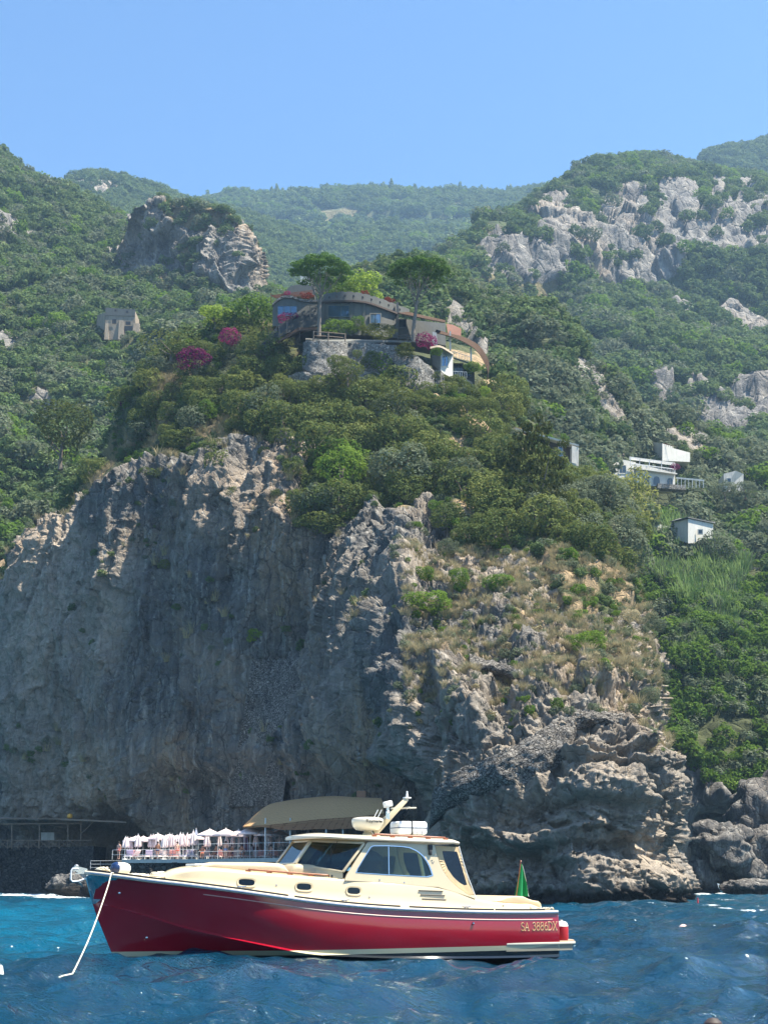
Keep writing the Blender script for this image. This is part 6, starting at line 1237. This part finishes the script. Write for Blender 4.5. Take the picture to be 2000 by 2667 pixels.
ii = sample(head, ((head['rock'] > .5) & (hpx < 1040) & (hpy < 2100) & (nz > .62) & front)*sstep(.0, .4, fbm(head['P']*.12+2, 3)), 1.6, 33, 2100); scatter_stuff('ledge_scrub', HP[ii]-[0, 0, .2], np.random.RandomState(3).uniform(.5, 1.5, len(ii)), FAR['oak']+[FAR['olive'][0]]+TD); print('ledge', len(ii))
ii = sample(head, ((head['dry'] > .3) & (hpx < 1040) & (hpy < 1600) & front)*1., .9, 34, 1600); scatter_stuff('dry_grass', HP[ii]-[0, 0, .05], np.random.RandomState(4).uniform(.5, 1.1, len(ii)), TD)
ii = sample(head, ((hpx > 1620) & (hpy > 1600) & (hpy < 1980) & front)*sstep(-.2, .2, fbm(head['P']*.3, 3)), 1.5, 35, 2000); scatter_stuff('low_scrub', HP[ii]-[0, 0, .15], np.random.RandomState(5).uniform(.5, 1.3, len(ii)), [FAR['olive'][0], FAR['oak'][1]]+TD)
RD = [tuft('reed', 30, 1, .6, .045, LM['reed'], s, .45) for s in range(3)]
SP = spur['P'].reshape(-1, 3); rm = masks(spur['px'], spur['py'], spur['P'], [[(1640, 1440), (1690, 1380), (1760, 1400), (1850, 1450), (1900, 1520), (1910, 1620), (1860, 1660), (1760, 1570), (1680, 1520)], [(1730, 1560), (1790, 1560), (1820, 1800), (1790, 1860), (1760, 1750)], [(1880, 1560), (1920, 1560), (1930, 1820), (1900, 1820)]], 34, .1)
ii = sample(spur, rm*sstep(-.25, .15, fbm(spur['P']*.25, 3)), .95, 36, 2000); RD.append(tuft('reed', 30, 1, .6, .045, LM['olive'], 9, .5)); scatter_stuff('reed_thicket', SP[ii], np.random.RandomState(6).uniform(2.0, 3.6, len(ii))*np.where(spur['py'].ravel()[ii] > 1640, .6, 1), RD); print('reeds', len(ii))

for k, (x, y, w, h_) in enumerate([(840, 1030, 90, 75), (905, 1000, 95, 85), (955, 1045, 100, 85), (880, 960, 60, 50), (1010, 1055, 90, 70), (1085, 1070, 85, 60), (1150, 1075, 80, 55), (780, 1050, 90, 75), (1215, 1080, 80, 60), (1270, 1085, 70, 60), (930, 935, 30, 36)]):
    plant('oak_tree', 'oak', GR['oak'][0], x, y, w, h_, 183 if y > 950 else 186, 'tree', GR['oak'][1], True, k % 3)

plant('evergreen_tree', 'olive', 'olive tree covering the lower left of the small white house at the right edge', 1888, 1300, 70, 62, hD(1888, 1295, 9), 'olive tree', None, True, 0)
plant('evergreen_tree', 'olive', 'olive tree covering the lower right of the small white house at the right edge', 1940, 1296, 66, 56, hD(1930, 1295, 9), 'olive tree', None, True, 1)

for k, (x, y, w, h_) in enumerate([(470, 1160, 120, 80), (560, 1200, 100, 100), (615, 1120, 80, 60), (665, 1085, 70, 50), (735, 1150, 80, 70), (765, 1235, 70, 80), (690, 1180, 40, 40), (390, 1240, 70, 50), (45, 1520, 60, 60), (20, 1580, 60, 60), (80, 1450, 50, 50), (600, 1290, 46, 50), (720, 1290, 36, 40)]):
    d = surf(head, x, y, 14).y; plant('shrub', 'oak', 'dark bush rooted on the upper edge of the shaded cliff', x, y+8, w, h_, d, 'bush', 'dark bushes along the upper edge of the shaded cliff', False, k % 3)
# ------------------------------------------------------------------ bathing terrace at the cliff foot
DK = 150.; ZD = at(500, 2238, DK).z
def gp(px, D, z=None): q = at(px, 2240, D); return Vector(((px-1000)/F*(D*CT+((ZD if z is None else z)-CAMH)*ST), D, ZD if z is None else z))
m = MB(); m.prism([gp(318, 151), gp(450, 149.5), gp(516, 149), gp(1030, 130), gp(1030, 146), gp(800, 160), gp(560, 174), gp(330, 180)], (0, 0, -.35)); tag(m.build('terrace_deck', plaster('deck_render', (.5, .48, .44))), 'pale concrete bathing deck along the cliff foot behind the boat', 'deck')
def qwall(name, pts, z0, z1, mat, label, t=2.):
    rows = []
    for x, d in [tuple(q) for q in crom(pts, 60)]:
        b = gp(x, d, z1); rows.append([[b.x, d-.25*k/12, z1+(z0-z1)*k/12] for k in range(13)])
    A = np.array(rows); A += fbm(A*.9, 3)[..., None]*np.array([0, -.5, 0]); A = np.concatenate([A, A[:, ::-1]+np.array([0, t, 0])], 1)
    m = MB(); m.grid([[Vector(p) for p in r] for r in A], True); [m.add([Vector(p) for p in A[k]], [tuple(range(26))]) for k in (0, -1)]; return tag(m.build(name, mat, None, ang=45), label, 'wall')
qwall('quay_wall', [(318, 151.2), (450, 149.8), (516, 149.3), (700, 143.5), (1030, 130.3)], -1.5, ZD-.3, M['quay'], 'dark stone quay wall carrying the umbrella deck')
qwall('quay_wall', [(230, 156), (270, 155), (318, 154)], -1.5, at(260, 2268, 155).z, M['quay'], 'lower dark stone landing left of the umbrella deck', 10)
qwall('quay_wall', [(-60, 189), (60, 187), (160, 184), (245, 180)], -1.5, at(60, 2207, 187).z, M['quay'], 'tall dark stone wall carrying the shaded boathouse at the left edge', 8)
# boathouse at the left
bh = empty('boathouse', at(120, 2207, 186), 0, 'dark open boathouse with timber posts and crossed railing under the left cliff', 'boathouse')
m = MB(); m.prism([at(-60, 2134, 183), at(160, 2134, 183), at(330, 2143, 178), at(300, 2140, 186), at(-60, 2128, 190)], (0, 0, .12)); bld(m, 'roof', M['wood'], bh, smooth=False)
for x, y in ((32, 2148), (104, 2146), (178, 2144), (212, 2143)): m = MB(); m.bar(at(x, y, 184), at(x, 2210, 184), .14, .14); bld(m, 'post', M['wood'], bh, smooth=False)
m = MB(); m.bar(at(-60, 2147, 184), at(215, 2144, 184), .14, .16, (0, 0, 1)); m.bar(at(214, 2170, 184), at(245, 2140, 183), .1, .1); bld(m, 'beam', M['wood'], bh, smooth=False)
m = MB()
for k in range(11): x = -60+k*27; m.bar(at(x, 2189, 183.8), at(x+27, 2208, 183.8), .07, .07); m.bar(at(x, 2208, 183.9), at(x+27, 2189, 183.9), .07, .07); m.bar(at(x, 2188, 183.7), at(x, 2210, 183.7), .09, .09)
m.bar(at(-60, 2188, 183.7), at(240, 2189, 183.4), .1, .08); bld(m, 'railing', M['wood'], bh, smooth=False)
m = MB(); m.prism([at(108, 2168, 187), at(142, 2168, 187), at(142, 2188, 187), at(108, 2188, 187)], (0, .2, 0)); bld(m, 'window', M['whs'], bh, smooth=False)
m = MB(); m.lathe([(0, -.35), (.3, -.2), (.35, 0), (.3, .25), (0, .35)], at(183, 2126, 183), 12); tag(m.build('mooring_buoy', simple('orange_buoy', (.6, .3, .03), .5)), 'orange buoy stored on the boathouse roof', 'buoy')
# rails
def railing(name, pts, label, h=1.0, n=3, D=None, mat='rail', step=.0):
    e = empty(name, pts[0], 0, label, 'railing')
    for a, b in zip(pts, pts[1:]):
        L_ = (b-a).length; k_ = max(1, int(L_/1.9))
        for i in range(k_+1): q = a.lerp(b, i/k_); mm = MB(); mm.tube([q, q+Vector((0, 0, h))], .026, 6); bld(mm, 'post', M[mat], e)
    mm = MB(); [mm.tube([p+Vector((0, 0, h*(j+1)/n)) for p in pts], .019, 6) for j in range(n)]; bld(mm, 'rails', M[mat], e); return e
zl = at(260, 2268, 155).z
railing('railing', [gp(236, 156, zl), gp(262, 155.3, zl), gp(318, 154.5, zl)], 'white railing round the low landing left of the umbrella deck')
railing('railing', [gp(293, 153, ZD), gp(318, 151.3), gp(400, 150.3), gp(450, 149.8), gp(516, 149.3)], 'white railing along the left front edge of the umbrella deck', h=.95, n=2)
railing('railing', [gp(516, 149.3), gp(620, 146.5), gp(760, 142), gp(1020, 131)], 'white railing in front of the tanned guests on the umbrella deck', h=1.45, n=2)
# umbrellas
CLOTH = simple('pinkish_white_cloth', (.74, .62, .61), .8, var=.05); CLOTHB = simple('pale_blue_cloth', (.42, .47, .6), .8, var=.05); PINK = simple('pink_lounger_fabric', (.62, .33, .31), .8, var=.08); LIL = simple('lilac_fabric', (.5, .46, .6), .8)
def open_umb():
    e = empty('open_umbrella'); m = MB(); R_ = 1.35; V = [(0, 0, 3.0)]; n = 8
    for k in range(16): a = math.pi*k/8+math.pi/8; r_ = R_*(1 if k % 2 == 0 else .94); V.append((r_*math.cos(a), r_*math.sin(a), 2.42-(0 if k % 2 == 0 else -.03)))
    for k in range(16): a = math.pi*k/8+math.pi/8; r_ = R_*(1 if k % 2 == 0 else .94); V.append((r_*math.cos(a), r_*math.sin(a), 2.27))
    m.add(V, [(0, k+1, (k+1) % 16+1) for k in range(16)]+[(k+1, k+17, (k+1) % 16+17, (k+1) % 16+1) for k in range(16)]); m.build('canopy', CLOTH, e, smooth=False)
    m = MB(); m.tube([(0, 0, 0), (0, 0, 3.1)], .035, 8); m.lathe([(.25, 0), (.22, .08), (.05, .1)], (0, 0, 0), 12); m.build('pole', M['rail'], e); return e
def closed_umb(mat):
    e = empty('closed_umbrella'); m = MB(); rows = []
    for t, r_ in ((0, .02), (.08, .07), (.25, .13), (.5, .19), (.75, .22), (.95, .25), (1, .2)):
        rows.append([Vector((r_*(1+.28*math.cos(6*a))*math.cos(a), r_*(1+.28*math.cos(6*a))*math.sin(a), 2.95-1.45*t-.08*math.sin(5*a)*t)) for a in [2*math.pi*k/24 for k in range(24)]])
    m.grid(rows, True); m.build('canopy', mat, e); m = MB(); m.tube([(0, 0, 0), (0, 0, 3.08)], .035, 8); m.lathe([(.25, 0), (.22, .08), (.05, .1)], (0, 0, 0), 12); m.build('pole', M['rail'], e); return e
po = open_umb(); pc_ = closed_umb(CLOTH); pb = closed_umb(CLOTHB)
OU = [(545, 2159), (587, 2158), (620, 2161), (651, 2153), (693, 2158), (726, 2161), (410, 2171), (372, 2180), (352, 2184), (440, 2172), (460, 2175), (500, 2170), (868, 2159)]
rq = random.Random(4)
for k, (px, py) in enumerate(OU):
    o = po if k == 0 else copy_tree(po); zt = ZD+3.0; r = ray(px, py); D_ = (zt-CAMH)/r[2]*r[1]; D_ = min(max(D_, 151), 156 if px < 540 else 160) ; p = gp(px, D_); z_ = at(px, py, D_).z-3.0; p.z = max(ZD, z_) if z_ > ZD-.4 else ZD; o.location = (p.x, p.y, ZD); o.rotation_euler = (0, 0, rq.uniform(0, .7)); o.scale = (1, 1, max(.8, (at(px, py, D_).z-ZD)/3.0))
    tag(o, 'open white parasol on the bathing deck below the cliff' if px < 800 else 'single open white parasol whose top shows just above the cabin roof', 'umbrella', 'open parasols on the bathing deck')
CU = [(150, 205), (175, 198), (195, 215), (260, 175), (372, 178), (388, 174), (432, 164), (482, 190), (500, 182), (537, 168), (562, 172), (597, 196), (628, 160), (655, 165), (680, 163), (738, 140), (770, 126), (860, 168), (970, 160), (1035, 170), (1085, 170), (1150, 172), (1280, 160), (1385, 150), (1410, 158), (1470, 152), (1505, 160), (1615, 130)]
CU = [(280+x*.3014, 2120+y*.3014) for x, y in CU]+[(800, 2158), (835, 2159), (755, 2166)]
first = {}
for k, (px, py) in enumerate(CU):
    src = pb if k in (16, 21) else pc_; nm = id(src)
    o = src if nm not in first else copy_tree(src); first[nm] = 1; D_ = 151.3+rq.uniform(0, 4.5); o.location = gp(px, D_); o.rotation_euler = (rq.uniform(-.04, .04), rq.uniform(-.04, .04), rq.uniform(0, 1)); w_ = rq.uniform(.8, 1.3); o.scale = (w_, w_, min(1.25, max(.75, (at(px, py, D_).z-ZD)/3.0)))
    tag(o, 'furled bluish parasol on the bathing deck' if src is pb else 'furled pinkish white parasol on the bathing deck', 'umbrella', 'furled parasols on the bathing deck')
# loungers
def lounger(mat):
    e = empty('sun_lounger'); m = MB(); m.box((0, .35, .36), (.72, 1.3, .07)); m.box((0, -.55, .62), (.72, .08, .75), M=Matrix.Rotation(R(-28), 3, 'X')); m.build('cushion', mat, e, bevel=.02)
    m = MB(); [m.bar((sx_*.36, -.4, .3), (sx_*.36, 1.0, .3), .05, .05) for sx_ in (-1, 1)]; [m.bar((sx_*.36, y, 0), (sx_*.36, y, .32), .05, .05) for sx_ in (-1, 1) for y in (-.35, .9)]; [m.bar((-.36, y, .3), (.36, y, .3), .05, .05) for y in (-.4, 1.0)]; m.build('frame', M['rail'], e); return e
l1, l2, l3 = lounger(CLOTH), lounger(PINK), lounger(LIL); fl_ = {}
LG = [(290, 1), (360, 3), (405, 1), (445, 1), (485, 1), (520, 1), (570, 2), (610, 1), (650, 3), (690, 3), (735, 1), (830, 2), (885, 1), (945, 2), (1080, 2), (1130, 1), (1190, 2), (1290, 1), (1345, 2), (1430, 2), (1480, 1), (1540, 2), (215, 2), (250, 1), (185, 3)]
for k, (x, ty) in enumerate(LG):
    src = (l1, l2, l3)[ty-1]; o = src if ty not in fl_ else copy_tree(src); fl_[ty] = 1; px = 280+x*.3014; D_ = 151.6+(k % 3)*1.1+(0 if px > 500 else 1.2); o.location = gp(px, D_); o.rotation_euler = (0, 0, math.pi+rq.uniform(-.5, .5)*(1 if k % 4 else 2))
    tag(o, {1: 'white cushioned sun lounger on the bathing deck', 2: 'pink sun lounger on the bathing deck', 3: 'lilac sun lounger on the bathing deck'}[ty], 'sun lounger', {1: 'white', 2: 'pink', 3: 'lilac'}[ty]+' loungers on the bathing deck')
# changing screen
n = NT('striped_curtain'); p = n.n('NewGeometry').outputs['Position']; x_ = n.n('SeparateXYZ', {0: p}).outputs[0]; w = n.math('GREATER_THAN', n.math('FRACT', n.math('MULTIPLY', x_, 2.6)), .5); n.pr(Base_Color=n.mix(w, (.55, .52, .56), (.16, .05, .08)), Roughness=.8)
m = MB(); rows = []
for k in range(60): a = gp(632+66*k/59, 158); a.y += .08*math.sin(k*1.3); rows.append([a+Vector((0, 0, .9)), a+Vector((0, 0, 2.75))])
m.grid(rows); tag(m.build('striped_curtain', n.m), 'maroon and white striped curtain under the parasols of the bathing deck', 'curtain')
# thatched canopy
th = empty('thatched_canopy', gp(800, 152), 0, 'long straw thatched canopy with brown fringe behind the boat cabin', 'canopy')
low = crom([(633, 2153, 150), (695, 2149, 147.5), (753, 2143, 145), (831, 2134, 141.5), (921, 2128, 137), (1000, 2119, 133)], 50); top = crom([(640, 2146, 152), (668, 2119, 154), (700, 2096, 155), (741, 2086, 154), (801, 2078, 152), (867, 2073, 148), (921, 2076, 144.5), (990, 2080, 140)], 50)
rows = []
for a, b in zip(low, top):
    A_, B_ = at(*a), at(*b); r_ = [A_.lerp(B_, t)+Vector((0, 0, .55*math.sin(math.pi*t)*min(1, (a[0]-630)/60))) for t in np.linspace(0, 1, 12)]; bk = B_+Vector((0, 5, -2.2)); rows.append(r_+[B_.lerp(bk, t) for t in (.3, .6, 1)])
m = MB(); m.grid(rows); m.grid([[p-Vector((0, 0, .14)) for p in r_] for r_ in rows]); bld(m, 'thatch', M['straw'], th)
m = MB(); rq2 = random.Random(2)
fr_ = [(x, y-1, y+np.interp(x, [633, 680, 755, 860, 1000], [0, 3, 20, 28, 30])+rq2.uniform(-1, 1), d+.05) for x, y, d in low]; strip(m, fr_, .1); bld(m, 'fringe', M['fringe'], th, smooth=False)
for x, d in ((690, 147.7), (755, 145), (849, 140.6), (893, 138.5), (960, 135)): m = MB(); b_ = gp(x, d+.3); m.tube([b_, Vector((b_.x, b_.y, at(x, 2130, d).z))], .07, 8); bld(m, 'post', M['rail'], th)
wd = surf(head, 916, 2066, 14); m = MB(); m.box(wd+Vector((0, -.6, 0)), (.9, .8, 1.0)); m.box(wd+Vector((0, -1.02, 0)), (.7, .06, .8)); tag(m.build('cliff_door', M['teak'], smooth=False), 'small brown wooden door in the cliff above the thatched canopy', 'door')
# people
SKIN = simple('tanned_skin', (.36, .17, .10), .55, var=.08); SKINP = simple('light_skin', (.6, .36, .27), .55, var=.06); HAIR = simple('dark_hair', (.03, .02, .015), .6)
def figure(pose, skin):
    """joints joined by bones, grown into one skin"""
    if pose == 'stand':
        J = dict(pel=(0, 0, .95), sp=(0, .02, 1.2), ch=(0, .01, 1.38), nk=(0, 0, 1.5), hd=(0, -.02, 1.62), ht=(0, 0, 1.74), ls=(.18, 0, 1.42), le=(.25, .03, 1.14), lw=(.24, -.06, .9), lf=(.24, -.09, .8), rs=(-.18, 0, 1.42), re=(-.25, .03, 1.14), rw=(-.24, -.06, .9), rf=(-.24, -.09, .8),
                 lh=(.09, 0, .9), lk=(.1, -.02, .5), la=(.1, .02, .09), lt=(.11, -.14, .04), rh=(-.09, 0, .9), rk=(-.1, -.02, .5), ra=(-.1, .02, .09), rt=(-.11, -.14, .04))
    else:
        J = dict(pel=(0, .1, .5), sp=(0, .16, .74), ch=(0, .12, .94), nk=(0, .08, 1.07), hd=(0, .04, 1.19), ht=(0, .06, 1.31), ls=(.18, .1, .97), le=(.25, .0, .72), lw=(.2, -.22, .62), lf=(.17, -.3, .6), rs=(-.18, .1, .97), re=(-.25, .0, .72), rw=(-.2, -.22, .62), rf=(-.17, -.3, .6),
                 lh=(.09, .06, .48), lk=(.12, -.38, .52), la=(.12, -.42, .1), lt=(.12, -.58, .06), rh=(-.09, .06, .48), rk=(-.12, -.38, .52), ra=(-.12, -.42, .1), rt=(-.12, -.58, .06))
    Rd = dict(pel=.15, sp=.13, ch=.15, nk=.055, hd=.095, ht=.07, ls=.06, rs=.06, le=.042, re=.042, lw=.03, rw=.03, lf=.035, rf=.035, lh=.095, rh=.095, lk=.06, rk=.06, la=.04, ra=.04, lt=.035, rt=.035)
    E = ['pel sp', 'sp ch', 'ch nk', 'nk hd', 'hd ht', 'ch ls', 'ls le', 'le lw', 'lw lf', 'ch rs', 'rs re', 're rw', 'rw rf', 'pel lh', 'lh lk', 'lk la', 'la lt', 'pel rh', 'rh rk', 'rk ra', 'ra rt']
    ks = list(J); me = bpy.data.meshes.new('body'); me.from_pydata([J[k] for k in ks], [tuple(ks.index(a) for a in e.split()) for e in E], []); o = link('body', me, skin)
    s = o.modifiers.new('skin', 'SKIN'); o.modifiers.new('sub', 'SUBSURF').levels = 1
    for k, v in zip(ks, me.skin_vertices[0].data): v.radius = (Rd[k], Rd[k]*.8)
    me.skin_vertices[0].data[0].use_root = True
    dg = bpy.context.evaluated_depsgraph_get(); m2 = bpy.data.meshes.new_from_object(o.evaluated_get(dg)); bpy.data.objects.remove(o); m2.name = 'body'
    m2.materials.clear(); m2.materials.append(skin); m2.shade_smooth(); return m2, Vector(J['hd']), Vector(J['pel'])
FG = {(p, s): figure(p, {'t': SKIN, 'l': SKINP}[s]) for p in ('stand', 'sit') for s in 'tl'}
def person(pose, sk, loc, rz, swim, label):
    me, hd, pl = FG[(pose, sk)]; e = empty('person', loc, rz, label, 'person'); o = bpy.data.objects.new('body', me); COL.objects.link(o); o.parent = e
    m = MB(); m.lathe([(.1, -.04), (.118, .03), (.1, .1), (.05, .14), (0, .15)], hd+Vector((0, .02, .02)), 14); m.build('hair', HAIR, e)
    m = MB(); m.lathe([(.185, -.1), (.19, 0), (.165, .1)], pl, 14); m.build('swimwear', swim, e); return e
SW = [simple('white_swimwear', (.6, .6, .6), .7), simple('navy_swimwear', (.03, .04, .12), .7), simple('coral_swimwear', (.6, .12, .08), .7), simple('blue_towel', (.2, .28, .5), .8)]
PP = [('sit', 't', 820, 151, 2, 'tanned guest in coral swimwear, leftmost of those sitting behind the deck railing'), ('sit', 't', 935, 151, 1, 'tanned guest in navy swimwear sitting second from the left behind the railing'), ('sit', 't', 1070, 151.2, 1, 'tanned guest with arms forward sitting between two pink loungers'),
      ('sit', 't', 1160, 151, 0, 'tanned guest in white swimwear sitting near the striped curtain'), ('stand', 't', 432, 152.4, 1, 'dark haired guest standing among the furled parasols'), ('stand', 'l', 602, 152, 2, 'fair guest standing between furled parasols in coral swimwear'),
      ('stand', 'l', 1020, 150.6, 3, 'person wrapped in a blue towel standing at the deck railing'), ('stand', 'l', 97, 152.6, 2, 'person in coral standing at the railing at the left end of the deck'), ('sit', 'l', 1410, 151.3, 3, 'guest with blue towel sitting on the deck near the boat windscreen')]
for po_, sk, x, d, sw, lab in PP: o = person(po_, sk, gp(280+x*.3014, d), rq.uniform(-.6, .6), SW[sw], lab); o.location.z += (.12 if po_ == 'sit' else 0)
# afloat
def onwater(px, py): r = ray(px, py); t = -CAMH/r[2]; return Vector((r[0]*t, r[1]*t, 0))
w = onwater(1779, 2424); m = MB(); m.lathe([(0, -.16), (.12, -.12), (.17, 0), (.14, .1), (.06, .16), (0, .17)], w+Vector((0, 0, .05)), 18); tag(m.build('float_buoy', simple('pink_buoy', (.7, .45, .38), .5)), 'round pinkish buoy floating right of the boat', 'buoy')
w = onwater(1817, 2357); m = MB(); m.lathe([(0, -.3), (.1, -.2), (.12, .05), (.05, .15), (.03, .5), (0, .52)], w, 12); tag(m.build('marker_float', M['redf']), 'small dark red marker float near the right rocks', 'float')
w = onwater(-2, 2558); m = MB(); m.lathe([(0, -.2), (.08, -.17), (.085, .15), (.07, .18), (0, .19)], w+Vector((0, 0, .1)), 16, Matrix.Rotation(R(-12), 3, 'Y')); tag(m.build('mooring_float', M['fend']), 'white mooring float cut by the left edge of the picture', 'float')
w = onwater(1858, 2706); sw_ = person('stand', 't', w+Vector((0, 0, -1.56)), .4, SW[1], 'swimmer whose brown hair just shows at the bottom edge')
# rocks in the water at the right
ROCKD = land_mat('dark_wet_rock', (.10, .10, .098), (.17, .16, .15), SOIL, GRASS, DRY, 1., True, (.2, .17, .14))
def rock(c, r, seed, label, mat=None, sq=(1, 1, .8)):
    import bmesh
    bm = bmesh.new(); bmesh.ops.create_icosphere(bm, subdivisions=5, radius=1); P = np.array([v.co[:] for v in bm.verts]); f1, f2, i = worley(P*1.3+seed); e1, e2, i2 = worley(P*3.2+seed)
    d = 1+fbm(P*1.0+seed, 3)*.35+(i-.5)*.28+(i2-.5)*.13+np.minimum((f2-f1)*3, 1)*.12+fbm(P*5+seed, 3)*.06
    for v, k, p in zip(bm.verts, d, P): v.co = Vector(p*k*r*np.array(sq))+c
    me = bpy.data.meshes.new('boulder'); bm.to_mesh(me); bm.free(); me.shade_smooth(); o = link('boulder', me, mat or ROCKD); a = me.attributes.new('rock', 'FLOAT', 'POINT'); a.data.foreach_set('value', np.ones(len(P), np.float32)); return tag(o, label, 'rock')
rock(at(1885, 2205, 178), 2.9, 1.3, 'big grey boulder standing in front of the dark cave right of the point', sq=(1.15, .9, .85)); rock(at(1985, 2265, 180), 3.9, 5.1, 'dark boulder at the right edge of the picture in front of the cave', sq=(1.2, .9, 1.1))
rock(at(1815, 2290, 178), 2.4, 8.4, 'low wave washed rock between the point and the cave', sq=(1, .9, .9)); rock(at(1935, 2318, 172), 1.8, 3.2, 'small low rock at the waterline near the right edge', sq=(1.5, .9, .7)); rock(at(2030, 2170, 186), 6, 13.2, 'tall rock flank beyond the right edge boulder', sq=(1, .9, 1.2))
rock(at(205, 2312, 150), 1.7, 9.9, 'sloping brown rock at the waterline behind the bow', sq=(1.5, .9, .8))
hz = MB(); hz.box((0, 800, 400), (6500, 5200, 806)); ho = hz.build('haze', None, None, smooth=False); tag(ho, None, None, None, 'stuff')
hm = bpy.data.materials.new('air'); hm.use_nodes = True; t_ = hm.node_tree; t_.nodes.clear(); oo = t_.nodes.new('ShaderNodeOutputMaterial'); pv = t_.nodes.new('ShaderNodeVolumePrincipled')
pv.inputs['Color'].default_value = (.42, .68, 1, 1); pv.inputs['Density'].default_value = .00018; pv.inputs['Anisotropy'].default_value = .2
t_.links.new(pv.outputs[0], oo.inputs['Volume']); ho.data.materials.append(hm)
